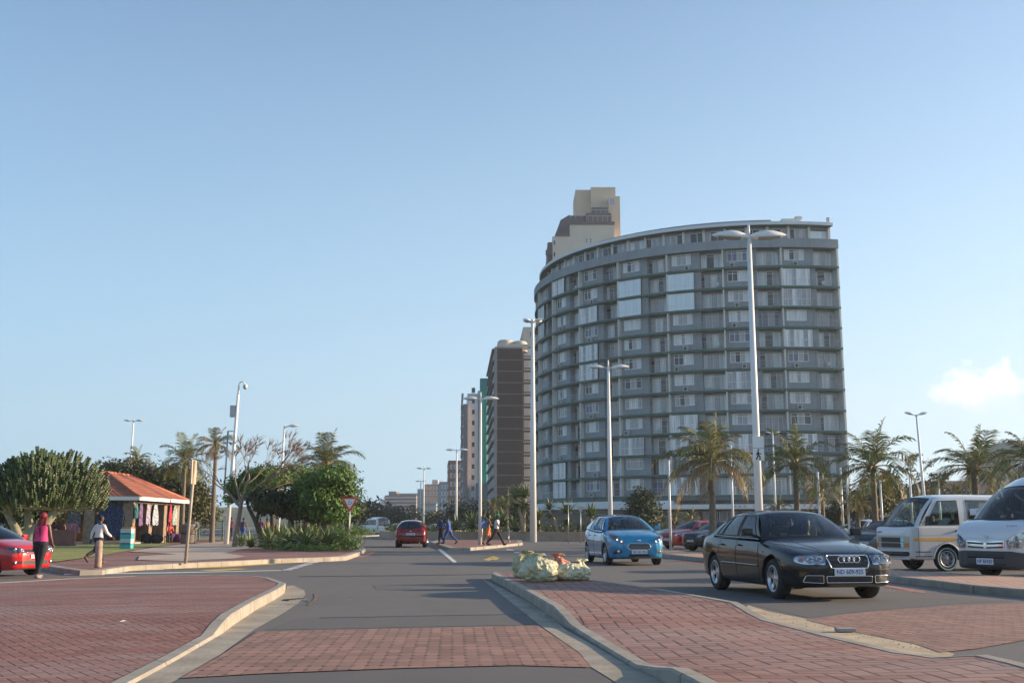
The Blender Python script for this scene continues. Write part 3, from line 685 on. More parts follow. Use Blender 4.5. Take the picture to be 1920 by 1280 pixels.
# the brown brick slab
def facade_windows(t, me, x0, x1, nx, z0, dz, nz, y=-.03, side=False, name='window', skip=0.0):
    for i in range(nx):
        for k in range(nz):
            if random.random() < skip: continue
            q = x0 + (x1 - x0) * (i + .5) / nx
            if side: part(name, me, t, (y, q, z0 + k * dz), -PI / 2)
            else: part(name, me, t, (q, y, z0 + k * dz))
Y = 205.0; loc = Vector((A(927, 800, Y).x, Y, 0)); yaw = R(3.0); Wd = (979 - 927) / 2050 * Y * 1.01
t = tower('brick_slab_block', 'dark brown brick apartment slab with pale floor lines between the street and the curved block', loc, yaw)
M_BRICK = mat('dark_brown_brick', (.105, .072, .058), .85, var=.15, scale=1.5)
hh = H_ = A(960, 653, Y).z
b = MB(); bx(b, .5, Wd, 0, 38, 0, hh); b.build('wall', M_BRICK, t)
b = MB(); bx(b, 0, .49, -.1, 38, 0, hh + .3); bx(b, .49, Wd, -.1, 3, hh, hh + .3); b.build('frame', mat('grey_brown_frame', (.33, .31, .29), .8), t)
nfl = 14; dz = (hh - 4) / nfl
b = MB()
for k in range(nfl): bx(b, .5, Wd, -.05, 0, 4 + k * dz - .07, 4 + k * dz + .05)
b.build('floor_line', mat('dull_floor_line', (.30, .27, .25), .8), t)
sw = MB(); 
me = window_mesh(2.2, dz - .9, 2, 1, (3, 1), .12)
facade_windows(t, me, 1, 37, 6, 4.2, dz, nfl, y=-.04, side=True)
b = MB(); 
for k in range(nfl + 1): bx(b, -.5, -.05, 0, 38, 4 + k * dz - .25, 4 + k * dz)
b.build('balcony_slab', mat('dull_floor_line', (.30, .27, .25), .8), t)
b = MB(); b.lathe([(0, 2.4), (1.3, 2.2), (1.6, 1.9), (1.6, 0)], (1.8 + .5, 4, hh), seg=14); b.lathe([(0, 2.2), (1.2, 2.0), (1.5, 1.7), (1.5, 0)], (5.0, 4, hh), seg=14); bx(b, .6, 6.5, 2.5, 8, hh + .3, hh + 1.3); b.build('roof_tank', M_CREAM, t)
# grey block just behind it, against the curved block
Y = 215.0; loc = Vector((A(973, 800, Y).x, Y, 0)); t = tower('grey_block', 'narrow grey residential block squeezed between the brick slab and the curved block', loc, R(2))
hh = A(960, 650, Y).z; b = MB(); bx(b, 0, 9, 0, 30, 0, hh); b.build('wall', mat('mid_grey_render', (.23, .22, .21), .85), t)
b = MB(); bx(b, .9, 9, .5, 20, hh, A(960, 612, Y).z); b.build('rooftop_room', M_CREAM, t)
part('window', window_mesh(1.6, 1.4, 3, 1, (1, 3, 1), .08), t, (3.0, .46, A(960, 632, Y).z))
dz = (hh - 3) / 14; me = window_mesh(3.2, 1.4, 2, 1, (2, 3), .1); me2 = window_mesh(.8, 1.0, 1, 1, (1,), .1)
for k in range(14):
    part('window', me if k != 9 else window_mesh(3.2, 1.4, 2, 1, (4, 4), .1), t, (2.6, -.04, 3.6 + k * dz))
    b = MB(); bx(b, .9, 9, -.5, 0, 3 + k * dz, 3.25 + k * dz); b.build('sill_band', M_FIN, t)
# white and teal tower
Y = 255.0; loc = Vector((A(869, 800, Y).x, Y, 0)); t = tower('teal_white_tower', 'stepped white tower with a vertical teal stripe beyond the brick slab', loc, R(3))
M_WT = mat('white_render', (.80, .80, .80), .8, var=.08, scale=.3); M_TL = mat('teal_render', (.05, .34, .33), .7, var=.1)
steps = [(0, .9, 757, 0, 5), (.9, 3.4, 736, 1.5, 1), (3.4, 5.0, 728, 4, 1), (5.0, 6.1, 714, 5, 1), (6.1, 12, 700, 6, 1)]
pk = mat('pinkish_render', (.42, .35, .34), .8)
for (x0, x1, v, y0, q) in steps:
    b = MB(); bx(b, x0, x1, y0, 40, 0, A(960, v, Y).z); b.build('wall', pk if q == 5 else M_WT, t)
b = MB(); bx(b, 3.9, 5.4, 2.5, 6, 3, A(960, 716, Y).z); bx(b, 3.9, 12, 2.52, 6, A(960, 716, Y).z - .01, A(960, 706, Y).z); b.build('teal_panel', M_TL, t)
me = window_mesh(.9, 1.3, 1, 1, (1,), .12); me3 = window_mesh(1.0, 1.3, 2, 1, (3, 1), .12)
for k in range(12):
    z = 4 + k * 2.55
    part('window', me, t, (2.3, 1.46, z)); part('window', me3, t, (6.3, 5.9, z)); 
    if k < 11: part('window', me3, t, (8.2, 5.9, z))
    b = MB(); bx(b, -.5, 0, 1, 38, z - .4, z - .1); b.build('balcony_slab', M_WT, t)
b = MB(); bx(b, 3, 8.5, 0, 2.4, 3, A(960, 905, Y).z); b.build('podium', mat('blue_glass_podium', (.22, .3, .33), .3), t)
# brown block beyond with balconies facing the street
def plain(name, label, u0, u1, vt, Y, yaw, m, rows, cols, depth=30, seq=(3, 1), wsc=1.0, base=2.0, side=True, cat='building', lintel=True):
    loc = Vector((A(u0, 900, Y).x, Y, 0)); t = thing(name, label, cat, loc, R(yaw)); w = (u1 - u0) / 2050 * Y * 1.0; hh = A(960, vt, Y).z
    b = MB(); bx(b, 0, w, 0, depth, 0, hh); b.build('wall', m, t)
    b = MB(); bx(b, -.1, w + .1, -.1, depth, hh, hh + .5); b.build('roof', m, t)
    dz = (hh - base) / rows; me = window_mesh(w / cols * .6 * wsc, dz * .5, 2, 1, seq, max(.1, w / cols * .06))
    facade_windows(t, me, .3, w - .3, cols, base + dz * .2, dz, rows)
    if side:
        me = window_mesh(depth / 5 * .6, dz * .5, 2, 1, seq, .15)
        facade_windows(t, me, .5, depth - .5, 5, base + dz * .2, dz, rows, side=True)
    return t, w, hh
plain('brown_block', 'brown apartment block with rows of small balconies beyond the teal striped tower', 841, 868, 866, 330, 4, mat('brown_render', (.26, .16, .12), .85), 7, 3, seq=(3, 1))
plain('slate_block', 'slender blue grey office tower far down the street, beside the brown block', 826, 841, 905, 460, 6, mat('slate_render', (.22, .27, .32), .8), 6, 2, side=False)
t, w, hh = plain('orange_block', 'orange brown hotel tower far down the street, sunlight painted into its colour', 795, 822, 909, 620, 0, mat('sunlit_orange_render', (.52, .27, .16), .85), 7, 4, seq=(1, 3))  # low sun on this front is painted into the orange
b = MB(); bx(b, w * .55, w * .95, 1, 8, hh, hh + 3); b.build('rooftop_room', M_CREAM, t)
plain('sand_block', 'low sand coloured building at the end of the street', 808, 828, 935, 560, 0, mat('sand_render', (.50, .38, .25), .85), 4, 4)
plain('pale_blue_block', 'pale blue grey block beside the orange hotel tower far down the street', 783, 797, 918, 640, 0, mat('pale_blue_render', (.34, .38, .42), .8), 6, 3)
plain('grey_terrace', 'wide grey low block with mansard roof, low at the end of the street', 790, 818, 945, 520, 0, mat('dull_grey_render', (.24, .25, .26), .8), 3, 6)
# hotel with horizontal stripes
Y = 700; loc = Vector((A(722, 900, Y).x, Y, 0)); t = thing('striped_hotel', 'wide hotel with pale horizontal stripes on the far skyline left of the street', 'building', loc, R(-8))
w = 60 / 2050 * Y; hh = A(960, 928, Y).z; b = MB(); bx(b, 0, w, 0, 25, 0, hh); bx(b, 2, 7, 2, 10, hh, hh + 2.5); b.build('wall', mat('hotel_wall', (.21, .17, .15), .85), t)
dz = hh / 9
for k in range(9):
    b = MB(); bx(b, -.3, w + .3, -1, 0, k * dz + .3, k * dz + dz * .55); b.build('balcony_band', mat('hotel_band', (.55, .46, .42), .8), t)
b = MB()
for k in range(13): bx(b, 9 + k * 1.0, 9.3 + k * 1.0, 1, 6, hh, hh + .8)
bx(b, 7, w + 1, .5, 7, hh + .8, hh + 1.2); b.build('pergola', M_FIN, t)
for (n, l, u0, u1, v, Yd, c) in (('white_block', 'small white block on the far left skyline nearest the trees', 690, 706, 948, 900, (.5, .46, .43)), ('pink_block', 'small pinkish stepped block on the far skyline next to the striped hotel', 703, 716, 943, 950, (.42, .34, .31)), ('narrow_block', 'narrow pale block touching the left end of the striped hotel', 715, 722, 937, 820, (.36, .34, .34))):
    plain(n, l, u0, u1, v, Yd, 0, mat(n + '_render', c, .85), 3, 3, side=False)
# cranes of the far building site
t = thing('tower_crane', 'tower crane standing above the far end of the street', 'crane', (A(829, 900, 480).x, 480, 0))
b = MB(); b.tube([(0, 0, 0), (0, 0, A(960, 905, 480).z)], .35, 4); b.build('mast', M_WHITE, t)
b = MB(); zj = A(960, 908, 480).z; b.tube([(-5.0, 0, zj), (2, 0, zj)], .25, 4); b.tube([(-3.5, 0, zj), (0, 0, zj + 1.8), (1.8, 0, zj)], .1, 4); b.build('jib', M_WHITE, t)
# cream buildings at the right edge and the one with the roof behind the palms
t, w, hh = plain('cream_edge_block', 'cream building with small windows at the right edge behind the vans', 1898, 1990, 856, 120, 0, M_CREAM, 3, 3, depth=12, side=False)
b = MB(); bx(b, 1.0, w, 1, 10, hh, A(960, 824, 120).z); b.build('upper_wall', M_CREAM, t); part('window', window_mesh(.8, .9, 2, 1, (3, 1), .08), t, (1.6, .97, hh + .5))
Y = 105; loc = Vector((A(1745, 900, Y).x, Y, 0)); t = thing('low_roof_house', 'low cream house with dark pitched roof half hidden behind the palms', 'house', loc, 0)
w = 7.8; z1 = A(960, 925, Y).z; z2 = A(960, 897, Y).z
b = MB(); bx(b, 0, w, 0, 10, 0, z1); b.build('wall', M_CREAM, t)
b = MB(); b.add([(-.6, -.6, z1), (w + .6, -.6, z1), (w + .6, 10.6, z1), (-.6, 10.6, z1), (.9, 5, z2), (w - 2.0, 5, z2)], [(0, 1, 5, 4), (1, 2, 5), (2, 3, 4, 5), (3, 0, 4), (0, 3, 2, 1)]); b.build('roof', mat('dark_roof_sheet', (.10, .08, .08), .7), t)
part('window', window_mesh(1.2, 1.1, 2, 1, (3, 1), .08), t, (5.5, -.04, 1.6))
# ------------------------------------------------------------------ lamps, poles, signs
def lamp_head(L_=.95, w=.36, h=.30):
    """flat teardrop luminaire along +x, hanging from the arm"""
    b = MB(); n = 12; ring = 12; vs = []
    for i in range(n + 1):
        t = i / n; x = t * L_; r = math.sin(PI * min(1, (t * .97 + .015))) ** .55; taper = .62 + .38 * math.sin(PI * min(1, t * .9 + .1))
        for k in range(ring):
            a = 2 * PI * k / ring; z = math.sin(a) * h * .5 * r * taper; vs.append((x, math.cos(a) * w * .5 * r * taper, z * (1 if z > 0 else .6)))
    fs = [(i * ring + k, i * ring + (k + 1) % ring, (i + 1) * ring + (k + 1) % ring, (i + 1) * ring + k) for i in range(n) for k in range(ring)]
    mi = []
    b.add(vs, fs, 0, True)
    for j, f in enumerate(b.f):
        k = j % ring
        if k in (7, 8, 9, 10) and 3 <= j // ring <= 9: b.m[j] = 1
    return b.mesh('lamp_head', [M_POLE, M_LENS])
M_LENS = mat('lamp_glass', (.36, .36, .34), .2, var=.05)
def lamp(name, label, loc, H, r0=.13, r1=.06, span=2.7, head=1.3, tilt=5, rz=0, tip=.5, arms=(1, -1), lean=(0, 0), group=None, spread=1.0):
    t = thing(name, label, 'street lamp', loc, rz, group)
    b = MB(); b.lathe([(r0 + .12, 0), (r0 + .12, .03), (r0 + .03, .04)], seg=14)
    b.tube([(0, 0, 0), (lean[0] * .5, lean[1] * .5, H * .5), (lean[0], lean[1], H)], [r0, (r0 + r1) / 2, r1], 12)
    if tip: b.tube([(lean[0], lean[1], H), (lean[0], lean[1], H + tip)], [r1 * .6, r1 * .5], 8)
    b.build('pole', M_POLE, t)
    for s in arms:
        ar = MB(); x1 = s * (span / 2 - head); zt = H - .05 + abs(x1) * math.tan(R(tilt))
        ar.tube([(lean[0], lean[1], H - .1), (lean[0] + x1 * 1.03, lean[1], zt)], [.045, .035], 8); ar.build('arm', M_POLE, t)
        hd = part('lamp_head', LH, t, (lean[0] + x1, lean[1], zt + .01)); hd.rotation_euler = (0, -R(tilt) * .8, 0 if s > 0 else PI)
        hd.scale = (head / .95,) * 3
        if s < 0: hd.rotation_euler = (0, -R(tilt) * .8, PI)
    return t
LH = lamp_head()
def base(u, Y): 
    p = A(u, 900, Y); return (p.x, Y, 0)
def lamp_h(v, Y): return A(960, v, Y).z
G1 = 'double armed street lamps along the road'
pA = lamp('street_lamp', 'tallest white double street lamp, carrying the walking man sign, behind the black sedan', base(1421, 39), lamp_h(443, 39), .155, .085, 2.75, 1.42, 4, group=G1, tip=.42)
lamp('street_lamp', 'white double street lamp rising behind the bright blue hatchback', base(1143.5, 70), lamp_h(688, 70), .16, .09, 2.75, 1.15, 3, group=G1, tip=.45)
pC = lamp('street_lamp', 'white double street lamp standing on the median beside the crossing people', base(900.5, 64), lamp_h(746, 64), .105, .065, 2.15, .95, 0, group=G1, tip=.35)
lamp('street_lamp', 'white double street lamp in front of the brown block beyond the median', base(856, 132), lamp_h(843, 132), .16, .08, 2.7, 1.1, 2, group=G1, tip=.3)
lamp('street_lamp', 'small far double street lamp right of the red hatchback with a bird on it', base(795, 185), lamp_h(878, 185), .15, .08, 2.7, 1.1, 4, group=G1)
lamp('street_lamp', 'farther double street lamp just left of the small far one beyond the red hatchback', base(789, 235), lamp_h(902, 235), .15, .08, 2.3, 1.0, 4, group=G1)
lamp('street_lamp', 'small double street lamp between the tallest lamp and the second palm', base(1452, 92), lamp_h(812, 92), .10, .06, 1.3, .55, 18, group=G1, tip=.2)
lamp('street_lamp', 'white lamp with two raised heads behind the old white minibus', base(1734, 62), lamp_h(777, 62), .10, .05, 1.42, .62, 16, group=G1, tip=0, lean=(-.25, 0))
lamp('street_lamp', 'white double lamp above the tiled kiosk roof', base(241, 96), lamp_h(788, 96), .10, .06, 1.8, .75, 4, group=G1, tip=.1, lean=(.15, 0))
lamp('street_lamp', 'single armed street lamp rising from the umbrella shaped trees', base(524, 70), lamp_h(798, 70), .11, .05, 1.9, .75, 3, arms=(1,), tip=.2, lean=(.2, 0))
# the high mast behind the median
hm = thing('high_mast', 'tall thick white mast with flat floodlights before the curved block', 'light mast', base(999.5, 84))
H_ = lamp_h(604, 84); b = MB(); b.tube([(0, 0, 0), (0, 0, H_)], [.27, .12], 16); b.build('pole', M_POLE, hm)
for k, (dx, dy, a) in enumerate(((-.35, -.5, 200), (.35, -.5, 340), (.45, .4, 30), (-.45, .4, 150))):
    q = MB(); q.tube([(0, 0, H_ - .1), (dx * .6, dy * .6, H_ + .05)], .05, 6); q.build('arm', M_POLE, hm)
    hd = part('floodlight', LH, hm, (dx * .3, dy * .3, H_ + .05)); hd.rotation_euler = (0, -.15, R(a)); hd.scale = (.75, 1.1, 1)
q = MB(); q.lathe([(0, .12), (.14, .1), (.14, -.1), (0, -.12)], (0, 0, H_ + .12), seg=12); q.build('hub', M_POLE, hm)
# CCTV mast on the left
cm = thing('camera_mast', 'thick white mast with swan neck camera dome beside the bare tree', 'camera mast', base(429, 66))
H_ = lamp_h(740, 66); ln = .35; b = MB(); b.tube([(0, 0, 0), (ln, 0, H_)], [.15, .08], 14); b.tube([(ln, 0, H_), (ln + .02, 0, lamp_h(722, 66))], [.06, .05], 8); b.build('pole', M_POLE, cm)
z0 = lamp_h(722, 66); b = MB(); b.tube([(ln + .02 + .18 - .18 * math.cos(a * PI / 8), 0, z0 + .22 * math.sin(a * PI / 8)) for a in range(9)], .035, 8); b.build('swan_neck', M_POLE, cm)
b = MB(); b.ball((ln + .40, 0, z0 - .12), (.12, .12, .14)); b.lathe([(.13, .1), (.13, -.05)], (ln + .40, 0, z0 - .08), seg=12); b.build('camera_dome', M_STEEL, cm)
b = MB(); b.box((ln - .28, 0, H_ - 1.0), (.3, .25, .7)); b.box((ln - .30, 0, H_ - 2.2), (.5, .06, .05)); b.tube([(ln - .52, 0, H_ - 2.2), (ln - .60, 0, H_ - 6)], .05, 6); b.build('control_box', M_STEEL, cm)
# plain white flag poles by the car park
G2 = 'plain white poles along the car park'
for i, (u, v0, Yp, lb) in enumerate(((1254.5, 866, 58, 'plain white pole left of the largest palm'), (1372, 838, 66, 'plain white pole between the largest palm and the tallest lamp'), (1533.5, 888, 60, 'plain white pole right of the second palm'),
        (1576.5, 880, 62, 'plain white pole at the right end of the curved block, left one of the pair'), (1588, 880, 60, 'plain white pole just off the right corner of the curved block'), (1650, 903, 60, 'plain white pole in front of the third palm'), (1706, 894, 60, 'plain white pole left of the lamp behind the old minibus'), (1759, 905, 60, 'plain white pole rising behind the roof of the old minibus'))):
    t = thing('flag_pole', lb, 'pole', base(u, Yp), 0, G2); hh = lamp_h(v0, Yp)
    b = MB(); b.tube([(0, 0, 0), (0, 0, hh)], [.075, .055], 8); b.build('pole', M_POLE, t)
    b = MB(); b.ball((0, 0, hh + .04), .07, 8, 6); b.build('finial', M_POLE, t)
# plates on the tallest lamp
b = MB(); b.box((0, 0, 0), (.40, .015, .86)); zz = lamp_h(841, 39); ps = b.build('sign_plate', M_POLE); ps.location = (pA.location.x + .02, 39 - .17, zz)
tag(ps, 'blank white double plate with black walking man below, fixed to the tallest lamp', 'sign')
M_SIGNK = mat('sign_black', (.02, .02, .02), .5, var=0)
w = MB()
w.ball((.0, -.012, .17), (.03, .006, .035), 10, 6)
def limb(pts, r): w.tube([(x, -.012, z) for x, z in pts], r, 6)
limb([(.0, .12), (-.01, -.02)], [.045, .035]); limb([(-.01, -.02), (.05, -.12), (.035, -.22), (.065, -.225)], .022); limb([(-.01, -.02), (-.045, -.12), (-.09, -.2), (-.065, -.21)], .022)
limb([(.0, .1), (.06, .02), (.1, .0)], .016); limb([(.0, .1), (-.055, .03), (-.07, -.03)], .016)
pm = w.build('pedestrian_symbol', M_SIGNK, ps); pm.location = (0, 0, -.2); pm.scale = (1, 1, .9)
b = MB(); b.box((0, -.009, .01), (.40, .004, .012)); b.build('plate_joint', M_DGREY, ps)
# give way sign with the roundabout arrows
M_RED = mat('sign_red', (.78, .05, .03), .5, var=.05); M_SW = mat('sign_white', (.74, .74, .74), .5, var=.03); M_BACK = mat('sign_back', (.45, .44, .42), .5, .3, var=.05)
def rtri(s, r=.06, n=5):
    """inverted rounded triangle of side s, centred near its middle"""
    h = s * .866; pts = [(-s / 2, h / 3), (0, -2 * h / 3), (s / 2, h / 3)]; o = []
    for i in range(3):
        a, b_, c = Vector(pts[i - 1]), Vector(pts[i]), Vector(pts[(i + 1) % 3])
        d1, d2 = (a - b_).normalized(), (c - b_).normalized(); p1, p2 = b_ + d1 * r * 1.7, b_ + d2 * r * 1.7
        for k in range(n + 1):
            t_ = k / n; o.append(p1 * (1 - t_) ** 2 + b_ * 2 * t_ * (1 - t_) + p2 * t_ ** 2)
    return o
def tri_sign(name, label, u, vt, vb, Yd, back=False, group=None):
    hh = A(u, vt, Yd).z; hb = A(u, vb, Yd).z; s = (hh - hb) / .866
    t = thing(name, label, 'road sign', base(u, Yd), 0, group); cz = hh - s * .866 / 3
    b = MB(); b.tube([(0, .03, 0), (0, .03, hh - .05)], .03, 8); b.build('post', M_STEEL, t)
    def pl(size, y, th, m, nm, par=t):
        b = MB(); o = rtri(size, .06 * size); n = len(o); b.add([(p.x, y, p.y) for p in o] + [(p.x, y + th, p.y) for p in o], [tuple(range(n)), tuple(range(n, 2 * n))[::-1]] + [(k, k + n, (k + 1) % n + n, (k + 1) % n) for k in range(n)])
        q = b.build(nm, m, par, fix=True); q.location = (0, 0, cz); return q
    if back: pl(s, -.02, .01, M_BACK, 'plate'); return t, s, cz
    pl(s, -.02, .012, M_RED, 'border'); pl(s * .68, -.026, .005, M_SW, 'face')
    b = MB()
    for k in range(3):
        a0 = R(90 + k * 120 - 35); pts = []
        for j in range(7):
            a = a0 - R(j * 11); pts.append((s * .10 * math.cos(a), s * .10 * math.sin(a)))
        for j in range(6):
            (x0, z0), (x1, z1) = pts[j], pts[j + 1]; q = .76
            b.add([(x0, -.029, z0), (x1, -.029, z1), (x1 * q, -.029, z1 * q), (x0 * q, -.029, z0 * q)], [(0, 1, 2, 3)])
        a = a0 - R(66); tx, tz = math.sin(a), -math.cos(a); rx, rz_ = math.cos(a), math.sin(a); m_ = s * .088
        b.add([(rx * (m_ - s * .035), -.029, rz_ * (m_ - s * .035)), (rx * (m_ + s * .035), -.029, rz_ * (m_ + s * .035)), (rx * m_ + tx * s * .06, -.029, rz_ * m_ + tz * s * .06)], [(0, 1, 2)])
    q = b.build('roundabout_arrows', M_SIGNK, t); q.location = (0, 0, cz - s * .03)
    return t, s, cz
tri_sign('give_way_sign', 'red and white inverted triangle sign with three circling arrows over the aloe bed', 657, 932, 960, 49)
tri_sign('give_way_sign', 'grey back of a triangular sign before the stone base of the curved block', 1088, 949, 962, 78, back=True)
# keep left disc
t = thing('keep_left_sign', 'round blue keep left sign partly hidden by the median lamp post', 'road sign', base(904.5, 68)); cz = A(904, 981, 68).z
b = MB(); b.tube([(0, .03, 0), (0, .03, cz + .2)], .03, 8); b.build('post', M_STEEL, t)
b = MB(); b.lathe([(0, 0), (.30, 0), (.30, .012), (0, .012)], (0, -.02, cz), 'Y', 28, sm=False); b.build('disc', mat('sign_blue', (.03, .17, .50), .5, var=.05), t, fix=True)
b = MB(); s_ = .16; b.add([(-s_ * .9, -.026, cz - s_ * .9), (-s_ * .9, -.026, cz + s_ * .1), (-s_ * .55, -.026, cz - s_ * .2), (s_ * .75, -.026, cz + s_ * 1.05), (s_ * 1.05, -.026, cz + s_ * .75), (-s_ * .2, -.026, cz - s_ * .55), (s_ * .1, -.026, cz - s_ * .9)], [(0, 1, 2), (2, 3, 4, 5), (0, 2, 5), (0, 5, 6)]); b.build('arrow', M_SW, t)
# street name sign, meter post, sign seen from its edge, bollard, more small posts
t = thing('name_sign', 'small white name plate on a thin post before the stone base wall', 'sign', base(1065, 78)); cz = A(1065, 943.5, 78).z
b = MB(); b.tube([(0, 0, 0), (0, 0, cz)], .03, 6); b.build('post', M_STEEL, t)
b = MB(); b.box((0, 0, cz), (.62, .02, .15)); b.build('plate', M_POLE, t)
t = thing('warning_sign', 'tan timber sign post seen from its edge on the left pavement', 'sign post', tuple(P(347.5, 1056, .14))); p0 = P(347.5, 1056); Yd = p0.y
zt = A(356, 877, Yd).z - .14
b = MB(); b.tube([(0, 0, 0), (.13, 0, zt)], .045, 10); b.build('post', mat('tan_post', (.40, .33, .26), .8, var=.15, scale=5), t)
b = MB(); b.box((.08, .09, zt - .33), (.045, .5, .70)); b.build('sign_board', mat('tan_board', (.44, .35, .26), .8), t)
p0 = P(183.5, 1063, .13)
t = tag(MB().lathe([(0, 0), (.135, 0), (.13, .1), (.125, .86), (.11, .93), (.07, .965), (0, .975)], seg=14).build('bollard', mat('weathered_timber', (.36, .26, .20), .9, var=.35, scale=6, bump=.5)), 'round weathered timber bollard by the man in the white top', 'bollard'); t.location = p0; t.scale = (.72, .72, .73)
t = thing('meter_post', 'short grey post with a slim box on the right end of the median', 'post', tuple(P(953.5, 1015, .15)))
b = MB(); b.tube([(0, 0, 0), (0, 0, .45)], .045, 8); b.lathe([(.13, 0), (.13, .02), (0, .02)], seg=12); b.build('post', M_STEEL, t); b = MB(); b.box((0, 0, .66), (.15, .1, .42)); b.build('meter_box', mat('meter_grey', (.3, .3, .3), .6), t, bevel=.02)
t = thing('round_sign', 'small red round sign on a post behind the red hatchback', 'road sign', base(796, 84)); cz = A(796, 987, 84).z
b = MB(); b.tube([(0, 0, 0), (0, 0, cz)], .03, 6); b.build('post', M_STEEL, t); b = MB(); b.lathe([(0, 0), (.2, 0), (.2, .01), (0, .01)], (0, -.03, cz), 'Y', 20, sm=False); b.build('disc', M_RED, t, fix=True)
# roundabout planter wall
b = MB(); n = 60
ring = lambda r, z: [(RB.x + r * 1.05 * math.cos(2 * PI * k / n), RB.y + r * math.sin(2 * PI * k / n), z) for k in range(n)]
for (ra, za, rb2, zb) in ((18.6, .12, 18.6, .72), (18.6, .72, 18.2, .72), (18.2, .72, 18.2, .1)):
    b.add(ring(ra, za) + ring(rb2, zb), [(k, (k + 1) % n, (k + 1) % n + n, k + n) for k in range(n)])
tag(b.build('planter_wall', mat('tan_wall', (.42, .31, .22), .9, var=.2, scale=.8), fix=True), 'low tan wall ringing the planted bed of the roundabout', 'wall')
b = MB(); b.add(ring(18.21, .60) + [(RB.x, RB.y, .75)], [(k, (k + 1) % n, n) for k in range(n)]); struct(b.build('soil', mat('soil', (.10, .08, .05), .95, var=.3)))

# ------------------------------------------------------------------ rubbish bags on the island
def bag(name, label, loc, r, seed, col=0, rz=0, neck=(0, .0), lying=False):
    rg = random.Random(seed); t = thing(name, label, 'rubbish bag', loc, rz, 'rubbish bags dumped on the island')
    bm = bmesh.new(); bmesh.ops.create_icosphere(bm, subdivisions=5, radius=1)
    from mathutils import noise as N
    off = Vector((seed * 3.1, seed * 1.7, seed))
    for v in bm.verts:
        p = v.co.copy(); a = math.atan2(p.y, p.x)
        fold = abs(N.noise(Vector((math.cos(a) * 4.2, math.sin(a) * 4.2, p.z * .7)) + off)) * .42
        lump = N.noise(p * 1.6 + off) * .22; cr = abs(N.noise(Vector((p.x * 3, p.y * 3, p.z * 2.2)) + off)) * .22 + abs(N.noise(Vector((p.x * 7, p.y * 7, p.z * 3)) + off)) * .05
        q = p * (1 + lump - fold * (0.3 + .5 * max(0, p.z)) - cr)
        q.z = max(q.z, -.72 + .03 * N.noise(p * 4)); 
        if q.z < -.5: q.x *= 1.08; q.y *= 1.08
        v.co = Vector((q.x * r[0], q.y * r[1], (q.z + .72) * r[2]))
    me = bpy.data.meshes.new('sack'); bm.to_mesh(me); bm.free(); me.materials.append(M_BAG[col])
    me.polygons.foreach_set('use_smooth', [True] * len(me.polygons))
    part('sack', me, t)
    # gathered neck with two flared ears
    b = MB(); zt = 1.50 * r[2]; n = 16
    rings = []
    for (h, rr) in ((-.10, .42), (-.02, .2), (.03, .12), (.05, .15), (.08, .22), (.10, .28)):
        rings.append([(neck[0] + math.cos(2 * PI * k / n) * rr * r[0] * (1 + .3 * math.sin(k * 2.4 + seed)) , neck[1] + math.sin(2 * PI * k / n) * rr * r[1] * (.8 + .3 * math.cos(k * 1.9)), zt + h + (.04 * math.sin(k * 1.57 + seed) if h > .1 else 0)) for k in range(n)])
    b.add([p for q in rings for p in q], [(i * n + k, i * n + (k + 1) % n, (i + 1) * n + (k + 1) % n, (i + 1) * n + k) for i in range(5) for k in range(n)], 0, True)
    b.build('tied_neck', M_BAG[col], t)
    for s in (-1, 1):
        b = MB(); b.tube([(neck[0] + s * .03, neck[1], zt + .05), (neck[0] + s * .07, neck[1] - .02, zt + .06), (neck[0] + s * .13, neck[1] - .03, zt + .08), (neck[0] + s * .16, neck[1] - .03, zt + .06)], [.015, .022, .018, .003], 6); b.build('tie_ear', M_BAG[col], t)
    return t
def _bag_mat(name, c1, c2):
    t = NT(name); f = t.ramp(t.noise(7, 5, .65, dist=1.2), .35, .65)
    t.set(Base_Color=t.mix(f, c1, c2), Roughness=.3); t.b.inputs['Subsurface Weight'].default_value = .25; t.b.inputs['Subsurface Radius'].default_value = (.1, .1, .05)
    t.bump(t.noise(9, 3, .55, dist=2.5), .8, .03); return t.m
M_BAG = [_bag_mat('pale_green_bag_plastic', (.48, .46, .28), (.68, .65, .46)), _bag_mat('red_bag_plastic', (.62, .20, .12), (.66, .34, .22)), _bag_mat('olive_bag_plastic', (.28, .28, .14), (.56, .52, .30))]
p = P(987, 1088, .148); bag('rubbish_bag', 'dark olive rubbish bag at the left rear of the pile', tuple(P(987, 1081, .148)), (.34, .3, .30), 3, 2)
bag('rubbish_bag', 'largest pale green rubbish bag with crumpled front on the brick island', tuple(P(1009, 1089, .148)), (.42, .34, .29), 5, 0)
bag('rubbish_bag', 'red rubbish bag squeezed between two pale green ones', tuple(P(1045, 1083, .148)), (.32, .3, .27), 8, 1)
bag('rubbish_bag', 'low pale green rubbish bag at the right end of the pile', tuple(P(1072, 1087, .148)), (.42, .3, .21), 12, 0, .6, (.25, .0))
# litter on the ground
b = MB(); b.add([(0, 0, 0), (.09, .02, .01), (.1, .08, .0), (.02, .07, .015)], [(0, 1, 2, 3)]); o = b.build('litter', M_SW); o.location = P(223, 1165, .128); tag(o, 'scrap of white paper lying on the near left brick paving', 'litter')
o = MB().box((0, 0, .025), (.22, .15, .04)).build('stone_block', mat('grey_block', (.30, .27, .24), .9), bevel=.012); o.location = P(1585, 1184, .006); tag(o, 'small grey stone block lying in the sandy gutter by the brick island', 'stone')

